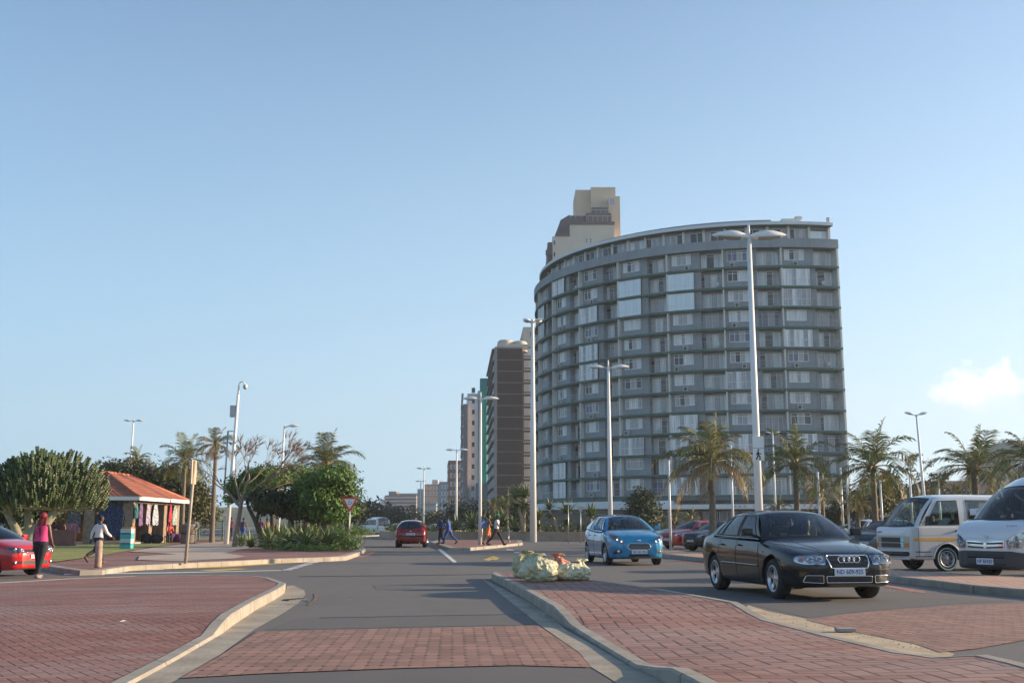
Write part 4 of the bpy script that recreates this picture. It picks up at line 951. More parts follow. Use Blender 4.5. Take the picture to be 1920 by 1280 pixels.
# loose grit along the gutters and by the sedan's wheel
rg = random.Random(5); b = MB()
def grit(u0, v0, u1, v1, n, sp, z=.006):
    for _ in range(n):
        t_ = rg.random(); p = P(u0 + (u1 - u0) * t_, v0 + (v1 - v0) * t_); p += Vector((rg.gauss(0, sp), rg.gauss(0, sp * 1.5), z)); r = rg.uniform(.004, .013)
        b.add([p + Vector((r, 0, 0)), p + Vector((-r * .5, r, 0)), p + Vector((-r * .6, -r, 0)), p + Vector((0, 0, r * 1.2))], [(0, 1, 3), (1, 2, 3), (2, 0, 3), (0, 2, 1)])
grit(1665, 1109, 1735, 1108, 200, .14); grit(1420, 1148, 1740, 1220, 90, .12); grit(420, 1195, 560, 1115, 30, .12); grit(930, 1095, 1130, 1240, 40, .10); grit(640, 1100, 860, 1160, 16, 1.0)
o = b.build('grit', mat('pale_grit', (.22, .20, .18), .9, var=.4, scale=20)); o['kind'] = 'stuff'
tag(o, 'loose pale grit scattered along the gutters and on the asphalt', 'grit')
# litter and a dark drain mouth at the tip of the near left gutter
dr = thing('drain', 'dark drain opening in the tip of the near left gutter', 'drain', tuple(P(552, 1124, .006)), R(60)).scale = (.6, .6, 1); dr = bpy.data.objects['drain']; q = MB(); q.box((0, 0, .006), (.75, .26, .012)); q.build('grate', mat('wet_dark_concrete', (.06, .055, .05), .35, var=.3), dr)
q = MB()
for k in range(6): q.box((-.3 + k * .12, 0, .014), (.03, .24, .012))
q.build('bar', M_DGREY, dr)
o = MB().add([(0, 0, 0), (.12, .02, .03), (.14, .10, .0), (.03, .09, .02), (.07, .05, .05)], [(0, 1, 4), (1, 2, 4), (2, 3, 4), (3, 0, 4)]).build('litter', mat('pale_blue_wrapper', (.35, .42, .5), .4)); o.location = P(560, 1130, .03); tag(o, 'pale blue wrapper lying in the near left gutter', 'litter')
# ------------------------------------------------------------------ vehicles
def paint(name, col, metal=.0, rough=.28, coat=1.0):
    t = NT(name); t.set(Base_Color=tuple(col), Metallic=metal, Roughness=rough)
    t.b.inputs['Coat Weight'].default_value = coat; t.b.inputs['Specular IOR Level'].default_value = .5 * coat; t.b.inputs['Coat Roughness'].default_value = .03; t.b.inputs['Coat IOR'].default_value = 1.5
    d = t.ramp(t.noise(1.2, 5, .6), .45, .75); sp = t.n('ShaderNodeSeparateXYZ'); t.l(t.coord(), sp.inputs[0])
    low = t.math('MULTIPLY', t.math('SUBTRACT', 1, t.ramp(sp.outputs[2], .2, .75)), t.math('ADD', .015, t.math('MULTIPLY', d, .06)))
    t.set(Base_Color=t.mix(low, col, (.20, .165, .13)), Roughness=t.math('ADD', rough, t.math('MULTIPLY', low, .8)))
    return t.m
M_TYRE = mat('tyre_rubber', (.022, .022, .023), .85, var=.2, scale=8)
M_RIM = mat('alloy_rim', (.50, .51, .53), .3, .85, var=.05)
M_STEELRIM = mat('steel_rim', (.40, .40, .42), .4, .6, var=.1)
M_ARCH = mat('wheel_arch_black', (.008, .008, .008), .95, var=0)
M_INT = mat('interior_trim', (.030, .029, .030), .8, var=.1)
M_SEAT = mat('seat_cloth', (.10, .095, .09), .9, var=.1)
M_GLASS = glass('car_window_glass', (.62, .72, .69), .09)
M_GLASSD = glass('tinted_window_glass', (.18, .22, .22), .12)
M_LAMPG = glass('lamp_cover_glass', (.92, .93, .95), .10)
M_LAMPB = mat('lamp_reflector', (.55, .56, .58), .16, .9, var=0)
M_LAMPK = mat('lamp_housing', (.13, .13, .14), .3, .4, var=0)
M_ORANGE = mat('indicator_orange', (.60, .20, .04), .25, var=0)
M_REDL = mat('tail_lamp_red', (.40, .015, .015), .2, var=0)
M_PLATE = mat('number_plate_white', (.66, .68, .72), .45, var=.05)
M_PTXT = mat('number_plate_ink', (.05, .06, .22), .5, var=0)
M_YEL = mat('yellow_stripe', (.80, .40, .04), .5, var=.05)
SEC = [(0, 0), (.55, 0), (.82, .0), (.945, .055), (.975, .20), (.99, .38), (1.0, .56), (.992, .72), (.965, .86), (.90, .945), (.78, .985), (.5, 1.0), (0, 1.0)]
def interp(tab, s):
    """smooth monotone-ish interpolation through a table"""
    if s <= tab[0][0]: return tab[0][1]
    for i in range(len(tab) - 1):
        if s <= tab[i + 1][0]:
            x0, y0 = tab[i]; x1, y1 = tab[i + 1]; h = x1 - x0; t = (s - x0) / h
            def sl(j):
                if j <= 0 or j >= len(tab) - 1: 
                    j2 = max(0, min(len(tab) - 2, j if j == 0 else j - 1)); return (tab[j2 + 1][1] - tab[j2][1]) / (tab[j2 + 1][0] - tab[j2][0])
                a = (tab[j][1] - tab[j - 1][1]) / (tab[j][0] - tab[j - 1][0]); b = (tab[j + 1][1] - tab[j][1]) / (tab[j + 1][0] - tab[j][0])
                return 0 if a * b <= 0 else 2 * a * b / (a + b)
            m0, m1 = sl(i) * h, sl(i + 1) * h
            return (2 * t ** 3 - 3 * t ** 2 + 1) * y0 + (t ** 3 - 2 * t ** 2 + t) * m0 + (-2 * t ** 3 + 3 * t ** 2) * y1 + (t ** 3 - t ** 2) * m1
    return tab[-1][1]
def wheel_meshes(r, w, spokes=5, steel=False, key=[{}]):
    k = (r, w, spokes, steel)
    if k in key[0]: return key[0][k]
    b = MB(); hw = w / 2; ri = r * .66
    b.lathe([(ri, -hw * .9), (ri + .015, -hw), (r - .035, -hw), (r - .01, -hw * .82), (r, -hw * .55), (r, hw * .55), (r - .01, hw * .82), (r - .035, hw), (ri + .015, hw), (ri, hw * .9)], axis='Y', seg=40)
    ty = b.mesh('wheel', M_TYRE)
    b = MB()
    b.lathe([(ri + .004, hw * .93), (ri - .012, hw * .9), (ri - .03, hw * .35), (ri - .035, -hw * .6), (0, -hw * .6)], axis='Y', seg=40, mi=0 if steel else 1)
    b.lathe([(ri + .004, hw * .90), (ri + .004, hw * .97), (ri - .018, hw * .97), (ri - .03, hw * .5)], axis='Y', seg=40, mi=0)
    if steel:
        b.lathe([(ri - .035, hw * .2), (ri * .7, hw * .45), (ri * .45, hw * .2), (ri * .3, hw * .55), (0, hw * .6)], axis='Y', seg=32, mi=0)
        for q in range(8):
            a = 2 * PI * q / 8; b.lathe([(0, hw * .5), (.022, hw * .5)], (ri * .72 * math.cos(a), .004, ri * .72 * math.sin(a)), 'Y', 8, 1)
    else:
        b.lathe([(0, hw * .66), (ri * .2, hw * .64), (ri * .27, hw * .5), (ri * .27, 0)], axis='Y', seg=20, mi=0)
        for q in range(spokes):
            a = 2 * PI * q / spokes + .3; vs = []
            for rr, ww, yy in ((ri * .15, ri * .17, hw * .62), (ri * .55, ri * .15, hw * .60), (ri - .012, ri * .24, hw * .78)):
                for sg in (-1, 1):
                    x = rr * math.cos(a) - sg * ww * math.sin(a); z = rr * math.sin(a) + sg * ww * math.cos(a)
                    vs += [(x, yy, z), (x, yy - .045, z)]
            b.add(vs, [(0, 2, 6, 4), (4, 6, 10, 8), (0, 4, 5, 1), (4, 8, 9, 5), (2, 3, 7, 6), (6, 7, 11, 10)], 0)
    rm = b.mesh('rim', [M_STEELRIM if steel else M_RIM, M_ARCH]); key[0][k] = (ty, rm); return ty, rm
class Car:
    def __init__(c, name, label, cat, sp, loc, rz, pm, group=None):
        c.sp = sp; c.L = sp['L']; c.t = thing(name, label, cat, loc, rz, group); c.pm = pm
        c.lower(); c.green(); c.wheels()
    def X(c, s): return c.L / 2 - s
    def lower(c):
        sp = c.sp; n = sp.get('n', 64); L = c.L
        ss = sorted(set([L * .5 * (1 - math.cos(PI * k / n)) for k in range(n + 1)]))
        sec = [Vector((a, b_, 0)) for a, b_ in sp.get('sec', SEC)]; half = catmull(sec, 3)
        vs = []; m = len(half) * 2 - 2
        for s in ss:
            w, zt, zb = interp(sp['wid'], s), interp(sp['top'], s), interp(sp['bot'], s)
            x = c.X(s); ring = []
            crown = sp.get('crown', .035) * min(1, s / .5, (L - s) / .3 + .2)
            for p in half:
                y = p.x * w; z = zb + p.y * (zt - zb)
                if p.y > .8: z += crown * max(0, 1 - (p.x / .9) ** 2)
                ring.append((x, y, z))
            ring = ring + [(q[0], -q[1], q[2]) for q in ring[-2:0:-1]]
            vs += ring
        fs = [(i * m + k, i * m + (k + 1) % m, (i + 1) * m + (k + 1) % m, (i + 1) * m + k) for i in range(len(ss) - 1) for k in range(m)]
        b = MB(); b.add(vs, fs, 0, True)
        # rounded end caps
        for e, si in ((0, 0), (1, len(ss) - 1)):
            r0 = [Vector(v) for v in vs[si * m:(si + 1) * m]]; cen = sum(r0, Vector()) / m; prev = [si * m + k for k in range(m)]
            for q, (f, dx) in enumerate(((.97, .012), (.90, .024), (.6, .034))):
                o = len(b.v); b.v += [tuple(cen + (p - cen) * f + Vector(((dx if e == 0 else -dx), 0, 0))) for p in r0]
                for k in range(m):
                    a, b2 = prev[k], prev[(k + 1) % m]; b.f.append([a, b2, o + (k + 1) % m, o + k]); b.m.append(0); b.sm.append(True)
                prev = [o + k for k in range(m)]
            b.f.append(prev); b.m.append(0); b.sm.append(True)
        s0, s1 = sp['cab']
        o = b.build('body', [c.pm, M_ARCH, M_INT], None, fix=True)
        # wheel arches cut out
        cut = MB(); r = sp['wr'] + sp.get('gap', .055)
        for s in sp['ax']:
            for sg in (-1, 1):
                cut.lathe([(0, -.17), (r, -.17), (r, .3), (0, .3)] if sg > 0 else [(0, -.3), (r, -.3), (r, .17), (0, .17)], (c.X(s), sg * (sp['W'] / 2 - .12), sp['wr'] + .01), 'Y', 36, 1, sm=False)
        co = cut.build('cutter', [c.pm, M_ARCH, M_INT], None, fix=True)
        md = o.modifiers.new('b', 'BOOLEAN'); md.operation = 'DIFFERENCE'; md.object = co; md.solver = 'EXACT'
        dg = bpy.context.evaluated_depsgraph_get(); me = bpy.data.meshes.new_from_object(o.evaluated_get(dg)); o.modifiers.clear(); o.data = me
        bpy.data.objects.remove(co)
        for p in me.polygons:
            q = p.center
            if p.material_index == 0:
                s = c.L / 2 - q.x; zt = interp(sp['top'], s)
                if s0 < s < s1 and q.z > zt - .03 and abs(q.y) < interp(sp['wid'], s) * .88: p.material_index = 2
        me.update(); o.parent = c.t; c.body = o
        bm = bmesh.new(); bm.from_mesh(me); c.bvh = BVHTree.FromBMesh(bm); bm.free()
    def side_pt(c, sb, sr, h, sg=1):
        sp = c.sp; w = interp(sp['wid'], sb) * sp.get('belt_in', .93); zb = interp(sp['top'], sb) - .02
        yr, zr = interp(sp['rail_y'], sr), interp(sp['rail_z'], sr)
        B_ = Vector((c.X(sb), w, zb)); T = Vector((c.X(sr), yr, zr)); p = B_.lerp(T, h); p.y += sp.get('bulge', .035) * math.sin(PI * h); p.y *= sg; return p
    def green(c):
        sp = c.sp; st = sp['st']; body = MB(); H = 8
        hs = [0, .07] + [.07 + (.90 - .07) * k / 6 for k in range(1, 7)] + [.96, 1.0]
        gm = sp.get('glass', M_GLASS)
        for sg in (1, -1):
            for i in range(len(st) - 1):
                (b0, r0, kd), (b1, r1, _) = st[i], st[i + 1]; nn = 5 if kd == 'G' else 2
                g = MB(); 
                for a in range(nn):
                    t0, t1 = a / nn, (a + 1) / nn
                    for j in range(len(hs) - 1):
                        q = [c.side_pt(b0 + (b1 - b0) * t, r0 + (r1 - r0) * t, h, sg) for t, h in ((t0, hs[j]), (t1, hs[j]), (t1, hs[j + 1]), (t0, hs[j + 1]))]
                        win = kd == 'G' and 1 <= j <= 6
                        (g if win else body).add(q, [(0, 1, 2, 3)], 1 if (kd == 'K' and 1 <= j <= 6) else 0, True)
                if g.v:
                    o = g.build('side_window', sp.get('glass_side', gm), c.t, fix=True)
                    # dark rubber edge
                    e = MB(); ed = [c.side_pt(b0, r0, h, sg) for h in hs[1:8]] + [c.side_pt(b1, r1, h, sg) for h in hs[7:0:-1]]
                    e.tube(ed + [ed[0]], .009, 5); e.build('window_seal', M_CHROME if sp.get('chrome_seal') and False else M_BLACK, o)
        # windscreen and rear window
        for nm, f in (('windscreen', 1), ('rear_window', 0)):
            (sb, sr, _) = st[0] if f else st[-1]; cb, cr_ = sp['ws'] if f else sp['rw']; N = 14
            lo, hi = [], []
            w = abs(c.side_pt(sb, sr, 0).y); yr = abs(c.side_pt(sb, sr, 1).y); zb = c.side_pt(sb, sr, 0).z; zr = c.side_pt(sb, sr, 1).z
            zc = interp(sp['top'], cb) + sp.get('crown', .035) * .9; zrc = sp['roof_c'][0 if f else 1]
            for k in range(N + 1):
                y = -1 + 2 * k / N; q = 1 - y * y
                lo.append(Vector((c.X(sb + (cb - sb) * (1 - abs(y) ** 2.4)), y * w, zb + (zc - zb) * q)))
                hi.append(Vector((c.X(sr + (cr_ - sr) * q), y * yr, zr + (zrc - zr) * q)))
            c_lo, c_hi = lo, hi; hs2 = [0, .04, .16, .32, .5, .68, .84, .95, 1.0]; g = MB(); blg = sp.get('ws_bulge', .03) * (1 if f else -1)
            def pt(k, h):
                p = lo[k].lerp(hi[k], h); p.x += blg * math.sin(PI * h); p.z += abs(blg) * .5 * math.sin(PI * h); 
                return p
            k0 = 1
            for k in range(N):
                for j in range(8):
                    q = [pt(k, hs2[j]), pt(k + 1, hs2[j]), pt(k + 1, hs2[j + 1]), pt(k, hs2[j + 1])]
                    win = 1 <= k < N - 1 and 1 <= j <= 6
                    if win: g.add(q, [(0, 1, 2, 3)], 0, True)
                    else: body.add(q, [(0, 1, 2, 3)], 1 if (j in (0, 7) and 1 <= k < N - 1) else 0, True)
            g.build(nm, gm if f else sp.get('glass_rear', gm), c.t, fix=True)
            if f: c.wpt = pt; c.hi_f = hi
            else: c.hi_r = hi
        # roof skin
        N = 14; M = 12; sr0, sr1 = st[0][1], st[-1][1]; grid = []
        for i in range(M + 1):
            t = i / M; row = []
            for k in range(N + 1):
                y = -1 + 2 * k / N; q = 1 - y * y; sx = sr0 + (sr1 - sr0) * t
                yr, zr = interp(sp['rail_y'], sx), interp(sp['rail_z'], sx)
                zc = interp(sp['roof'], sx)
                x0 = c.hi_f[k].x; x1 = c.hi_r[k].x
                row.append((x0 + (x1 - x0) * t, y * yr, zr + (zc - zr) * (1 - abs(y) ** 2.6)))
            if i == 0: row = [tuple(v) for v in c.hi_f]
            if i == M: row = [tuple(v) for v in c.hi_r]
            grid.append(row)
        body.add([p for r in grid for p in r], [(i * (N + 1) + k, i * (N + 1) + k + 1, (i + 1) * (N + 1) + k + 1, (i + 1) * (N + 1) + k) for i in range(M) for k in range(N)], 0, True)
        body.build('roof', [c.pm, M_BLACK], c.t, fix=True)
    def wheels(c):
        sp = c.sp; ty, rm = wheel_meshes(sp['wr'], sp.get('ww', .205), sp.get('spokes', 5), sp.get('steel', False))
        for i, s in enumerate(sp['ax']):
            for sg in (1, -1):
                o = part('wheel', ty, c.t, (c.X(s), sg * (sp['W'] / 2 - sp.get('ww', .205) / 2 - .025), sp['wr'])); o.rotation_euler = (0, rnd(0, 6) * 0 + .4 * i, (0 if sg > 0 else PI) + (sp.get('steer', 0) if i == 0 else 0))
                part('rim', rm, o)
    # ---- details projected on the body
    def hit(c, a, b_, axis, lift=.006):
        if axis == 'F': o, d = Vector((c.L / 2 + 3, a, b_)), Vector((-1, 0, 0))
        elif axis == 'R': o, d = Vector((-c.L / 2 - 3, a, b_)), Vector((1, 0, 0))
        elif axis == 'L': o, d = Vector((c.X(a), 4, b_)), Vector((0, -1, 0))
        elif axis == 'Q': o, d = Vector((c.X(a), -4, b_)), Vector((0, 1, 0))
        else: o, d = Vector((c.X(a), b_, 5)), Vector((0, 0, -1))
        loc, nrm, _, _ = c.bvh.ray_cast(o, d)
        if loc is None:
            if axis in 'FR': loc, nrm, _, _ = c.bvh.find_nearest(Vector(((c.L / 2 - .05) * (1 if axis == 'F' else -1), a, b_)))
            else: loc, nrm, _, _ = c.bvh.find_nearest(o + d * 3.2)
        if nrm.dot(d) > 0: nrm = -nrm
        return loc + nrm * lift
    def outline(c, pts, rnd_=0, close=True):
        pts = [Vector((p[0], p[1])) for p in pts]
        if rnd_:
            o = []; n = len(pts)
            for i in range(n):
                a, b_, d = pts[i - 1], pts[i], pts[(i + 1) % n]; r1 = min(rnd_, (a - b_).length * .45); r2 = min(rnd_, (d - b_).length * .45)
                p1, p2 = b_ + (a - b_).normalized() * r1, b_ + (d - b_).normalized() * r2
                for k in range(5): t = k / 4; o.append(p1 * (1 - t) ** 2 + b_ * 2 * t * (1 - t) + p2 * t ** 2)
            pts = o
        o = []; n = len(pts)
        for i in range(n if close else n - 1):
            a, b_ = pts[i], pts[(i + 1) % n]; k = max(1, int((b_ - a).length / .045)); o += [a.lerp(b_, j / k) for j in range(k)]
        if not close: o.append(pts[-1])
        return o
    def patch(c, name, pts, axis, m, lift=.006, r=0, par=None, rim=.012):
        o = c.outline(pts, r); n = len(o); P2 = list(o)
        xs = [p.x for p in o]; ys = [p.y for p in o]
        x = min(xs) + .02
        while x < max(xs):
            y = min(ys) + .02
            while y < max(ys):
                ins = False; md = 9
                for q in range(n):
                    x1, y1, x2, y2 = o[q].x, o[q].y, o[(q + 1) % n].x, o[(q + 1) % n].y
                    if (y1 > y) != (y2 > y) and x < (x2 - x1) * (y - y1) / (y2 - y1) + x1: ins = not ins
                    md = min(md, (x1 - x) ** 2 + (y1 - y) ** 2)
                if ins and md > .0002: P2.append(Vector((x, y)))
                y += .04
            x += .04
        vs, _, fs, _, _, _ = delaunay_2d_cdt(P2, [(q, (q + 1) % n) for q in range(n)], [], 1, 1e-5)
        b = MB(); b.add([c.hit(v.x, v.y, axis, lift) for v in vs], [tuple(f) for f in fs], 0, True)
        if rim:
            a = [c.hit(p.x, p.y, axis, lift) for p in o]; d = [c.hit(p.x, p.y, axis, lift - rim) for p in o]
            b.add(a + d, [(k, (k + 1) % n, (k + 1) % n + n, k + n) for k in range(n)], 0)
        return b.build(name, m, par or c.t)
    def line(c, name, pts, axis, rad, m, close=False, r=0, lift=.0, par=None):
        o = c.outline(pts, r, close)
        q = [c.hit(p.x, p.y, axis, lift) for p in o]
        if close: q.append(q[0])
        b = MB(); b.tube(q, rad, 5, cap=not close); return b.build(name, m, par or c.t)
    def lamp(c, name, pts, axis='F', r=.03, lenses=(), inner=M_LAMPK, ind=None, lift=.006):
        o = c.patch(name, pts, axis, inner, lift, r)
        b = MB()
        for (y, z, rr, *mm) in lenses:
            p = c.hit(y, z, axis, lift + .006); d = 1 if axis == 'F' else -1
            b.lathe([(rr * .2, .004 * d), (rr * .55, .008 * d), (rr * .6, .016 * d), (rr * .92, .022 * d), (rr, .012 * d), (rr, -.03 * d)], p, 'X', 20, mi=0 if not mm else 1)
            b.lathe([(0, .012 * d), (rr * .22, .006 * d)], p, 'X', 12, mi=2)
        if b.v: b.build('reflector', [M_LAMPB, M_ORANGE, emis('lamp_bulb', (1, .9, .75), c.sp.get('lamp_on', .0)) if c.sp.get('lamp_on') else M_CHROME], o)
        c.patch('lamp_cover', pts, axis, M_LAMPG, lift + .03, r, par=o, rim=.03)
        return o
    def mirror(c, s, sg, m, z=None, big=1.0, arm=True):
        p = c.side_pt(s, s, 0.0, sg); z = z or p.z + .06
        b = MB(); k = 10; y0 = sg * (abs(p.y) + .05)
        b.box((p.x, y0 + sg * .10 * big, z + .06), (.07 * big, .19 * big, .125 * big)); b.box((p.x + .04 * big, y0 + sg * .09 * big, z + .055), (.04 * big, .15 * big, .10 * big)); b.tube([(p.x + .02, sg * (abs(p.y) - .03), z - .02), (p.x, y0 + sg * .04, z + .02)], .025, 6)
        o = b.build('mirror', m, c.t, bevel=.018)
        g = MB(); g.box((p.x - .037 * big, y0 + sg * .10 * big, z + .06), (.006, .16 * big, .10 * big)); g.build('mirror_glass', M_GLASSD, o)
        return o
    def plate(c, text, y, z, axis='F', w=.50, h=.112):
        d = 1 if axis == 'F' else -1; p = max([c.hit(y + q * w / 2, z, axis, .022) for q in (-1, 0, 1)], key=lambda v: v.x * d)
        pl = MB(); pl.box((0, 0, 0), (.012, w, h)); o = pl.build('number_plate', M_PLATE, c.t, bevel=.003); o.location = (p.x, y, z)
        me = text_mesh(text, h * .82, .001, .0012); me.materials.append(M_PTXT)
        q = part('plate_lettering', me, o); q.rotation_euler = (PI / 2, 0, d * PI / 2); q.location = (d * .0075, 0, 0)
        bb = [v.co.x for v in me.vertices]; wd = max(bb) - min(bb); q.scale = (w * .86 / wd, 1, 1)
        return o
    def seats(c, s_list, z, y=.36, h=.62):
        for s in s_list:
            for sg in (1, -1):
                b = MB(); b.box((c.X(s), sg * y, z + h * .32), (.13, .48, h * .75), (0, -.18, 0)); b.box((c.X(s) - .07, sg * y, z + h * .84), (.09, .27, .17), (0, -.1, 0)); b.build('seat', M_SEAT, c.t, bevel=.03)
    def wheel_in(c, s, z, sg=-1, y=.36):
        b = MB(); n = 20; r = .185; pts = [(c.X(s) + math.cos(2 * PI * k / n) * r * .35, sg * y + math.sin(2 * PI * k / n) * r, z + math.cos(2 * PI * k / n) * r * .93) for k in range(n + 1)]
        b.tube(pts, .014, 6, cap=False); b.ball((c.X(s), sg * y, z), (.03, .06, .06)); b.build('steering_wheel', M_BLACK, c.t)
    def dash(c, s, z, w):
        b = MB(); b.box((c.X(s), 0, z), (.45, w, .10)); b.build('dashboard', M_INT, c.t, bevel=.03)
    def wipers(c, ys, s_off=.0):
        for y0, y1 in ys:
            N = 14
            def q(y, h): 
                k = int(round((y + 1) / 2 * N)); p = c.wpt(max(0, min(N, k)), h).copy(); p.x += .022; p.z += .012; return p
            b = MB(); b.tube([q(y0, .0), q((y0 + y1) / 2, .05), q(y1, .11)], .011, 5); b.build('wiper', M_BLACK, c.t)
def head_man(parent, x, y, z, skin, shirt, s=1.0):
    """seated driver: shoulders, neck and head as one body with hair and shirt over it"""
    t = parent
    b = MB(); rings = []
    for (dz, rx, ry) in ((-.42, .11, .18), (-.2, .115, .20), (-.05, .11, .21), (.02, .085, .17), (.055, .06, .075), (.10, .052, .055), (.135, .065, .06), (.18, .09, .073), (.24, .10, .078), (.30, .092, .075), (.345, .055, .05), (.36, .01, .01)):
        rings.append([(x + rx * math.cos(2 * PI * k / 16), y + ry * math.sin(2 * PI * k / 16), z + dz) for k in range(16)])
    b.add([p for r in rings for p in r], [(i * 16 + k, i * 16 + (k + 1) % 16, (i + 1) * 16 + (k + 1) % 16, (i + 1) * 16 + k) for i in range(len(rings) - 1) for k in range(16)], 0, True)
    b.ball((x + .105, y, z + .215), (.018, .014, .025), 8, 6)
    return b, rings
def driver(car, s, y, z, skin, shirt, label, hair=(.01, .01, .01)):
    b, rings = head_man(None, 0, 0, 0, skin, shirt)
    o = b.build('person', mat('dark_skin', skin, .55, var=.08), None); 
    c2 = MB(); 
    for i in range(4):
        if i < 3: c2.add([tuple(Vector(p) * 1 + (Vector(p) - Vector((0, 0, p[2]))) * .06) for r in rings[i:i + 2] for p in r], [(k, (k + 1) % 16, 16 + (k + 1) % 16, 16 + k) for k in range(16)], 0, True)
    for sg in (1, -1): c2.tube([(0, sg * .2, -.03), (.04, sg * .26, -.22), (.28, sg * .17, -.22)], [.055, .05, .035], 8)
    c2.build('shirt', mat('shirt_' + '_'.join(str(int(q * 99)) for q in shirt), shirt, .85, var=.1), o)
    h = MB(); h.ball((-.012, 0, .27), (.10, .082, .095), 14, 10); h.build('hair', mat('black_hair', hair, .9, var=0), o)
    M = Matrix.Rotation(car.t.rotation_euler.z, 4, 'Z'); p = M @ Vector((car.X(s), y, z)); o.location = Vector(car.t.location) + p * car.t.scale.x; o.rotation_euler = (0, 0, car.t.rotation_euler.z); o.scale = car.t.scale
    tag(o, label, 'person'); return o

# ---------------- black sedan
SEDAN = dict(L=4.55, W=1.77, n=72, ax=(.90, 3.55), wr=.318, ww=.215, gap=.045,
    top=[(0, .62), (.05, .68), (.16, .735), (.4, .79), (.8, .86), (1.2, .915), (1.5, .945), (2.4, .965), (3.4, .99), (3.9, 1.01), (4.3, 1.0), (4.47, .97), (4.55, .86)],
    wid=[(0, .55), (.05, .67), (.14, .76), (.3, .82), (.6, .865), (1.0, .885), (3.4, .885), (4.0, .865), (4.3, .81), (4.48, .73), (4.55, .62)],
    bot=[(0, .27), (.15, .225), (.5, .19), (1, .18), (3.7, .18), (4.3, .24), (4.55, .34)], cab=(1.35, 3.72),
    st=[(1.38, 2.04, 'P'), (1.55, 2.12, 'G'), (2.38, 2.44, 'K'), (2.48, 2.54, 'G'), (3.20, 3.03, 'K'), (3.25, 3.07, 'G'), (3.52, 3.16, 'P'), (3.80, 3.30, 'P')],
    ws=(1.18, 1.96), rw=(3.95, 3.36), rail_y=[(1.9, .56), (2.4, .585), (3.3, .555)], rail_z=[(1.9, 1.315), (2.1, 1.345), (2.6, 1.375), (3.1, 1.345), (3.4, 1.28)],
    roof=[(1.9, 1.36), (2.1, 1.40), (2.6, 1.43), (3.1, 1.40), (3.4, 1.33)], roof_c=(1.372, 1.36), lamp_on=0)
M_BLK = paint('black_car_paint', (.004, .0045, .006), 0, .2, coat=.55)
pf, pr_ = P(1452, 1119), P(1350, 1101)
hd = math.atan2(pf.y - pr_.y, pf.x - pr_.x)
print('sedan heading', math.degrees(hd), (pf - pr_).length)
SC = 1.06
hd = R(-80.4)
def place(front_wheel, heading, sp, side, sc=1.0):
    """centre of the car from the contact point of its near front wheel; side +1 = its left wheels"""
    M = Matrix.Rotation(heading, 3, 'Z'); off = M @ Vector((sp['L'] / 2 - sp['ax'][0], side * (sp['W'] / 2 - .12), 0)) * sc
    q = Vector(front_wheel) - off; return (q.x, q.y, 0)
au = Car('sedan', 'shiny black sedan with four ring badge, its driver inside, on the right road', 'car', SEDAN, place(P(1460, 1122), hd, SEDAN, -1, SC), hd, M_BLK)
au.t.scale = (SC,) * 3
c = au
for sg in (1, -1):
    c.lamp('headlight', [(sg * .39, .56), (sg * .36, .685), (sg * .50, .70), (sg * .66, .695), (sg * .765, .675), (sg * .785, .60), (sg * .70, .565)], lenses=((sg * .47, .628, .055), (sg * .60, .628, .055), (sg * .715, .628, .035, 1)), inner=M_LAMPB)
    c.patch('fog_lamp_grille', [(sg * .42, .29), (sg * .42, .40), (sg * .66, .40), (sg * .70, .30)], 'F', M_BLACK, .006, .02)
    c.line('grille_trim', [(sg * .42, .29), (sg * .42, .40), (sg * .66, .40), (sg * .70, .30)], 'F', .007, M_CHROME, True, .02, .008)
g = c.patch('grille', [(-.30, .51), (-.345, .665), (-.32, .69), (.32, .69), (.345, .665), (.30, .51)], 'F', M_BLACK, .008, .02)
c.line('grille_frame', [(-.30, .51), (-.345, .665), (-.32, .69), (.32, .69), (.345, .665), (.30, .51)], 'F', .013, M_CHROME, True, .02, .012, par=g)
for k in range(6): c.line('grille_bar', [(-.30 + 0, .53 + k * .027), (.30, .53 + k * .027)], 'F', .004, M_DGREY, lift=.012, par=g)
for k in range(4):
    y = (k - 1.5) * .082; p = c.hit(y, .615, 'F', .035); b = MB(); n = 22
    b.tube([(p.x + (0.004 if k % 2 else 0), p.y + .054 * math.cos(2 * PI * q / n), p.z + .048 * math.sin(2 * PI * q / n)) for q in range(n + 1)], .009, 6, cap=False); b.build('badge_ring', M_CHROME, g)
c.patch('lower_grille', [(-.37, .30), (-.37, .385), (.37, .385), (.37, .30)], 'F', M_BLACK, .006, .02)
c.line('grille_trim', [(-.37, .295), (-.37, .39), (.37, .39), (.37, .295)], 'F', .007, M_CHROME, True, .02, .008)
c.plate('ND 609-925', 0, .452, w=.50, h=.115)
c.line('bumper_strip', [(-.80, .495), (-.6, .49), (-.3, .488), (.3, .488), (.6, .49), (.80, .495)], 'F', .007, M_BLACK, lift=0)
for a, sg in (('L', 1), ('Q', -1)):
    c.line('side_moulding', [(1.45, .50), (3.15, .51)], a, .016, M_BLACK, lift=.0); c.line('moulding_trim', [(1.45, .512), (3.15, .522)], a, .005, M_CHROME, lift=.012)
    c.line('door_gap', [(1.42, .28), (1.40, .6), (1.46, .90)], a, .005, M_ARCH); c.line('door_gap', [(2.43, .28), (2.43, .93)], a, .005, M_ARCH); c.line('door_gap', [(3.30, .70), (3.22, .93)], a, .005, M_ARCH); c.line('door_gap', [(1.42, .27), (3.12, .27)], a, .005, M_ARCH)
    for s_ in (2.20, 3.02): c.line('door_handle', [(s_, .82), (s_ + .17, .825)], a, .017, M_BLK, lift=.022)
    c.line('side_indicator', [(1.20, .735), (1.26, .735)], a, .012, M_ORANGE, lift=.004)
    c.mirror(1.62, sg, M_BLK, big=1.0)
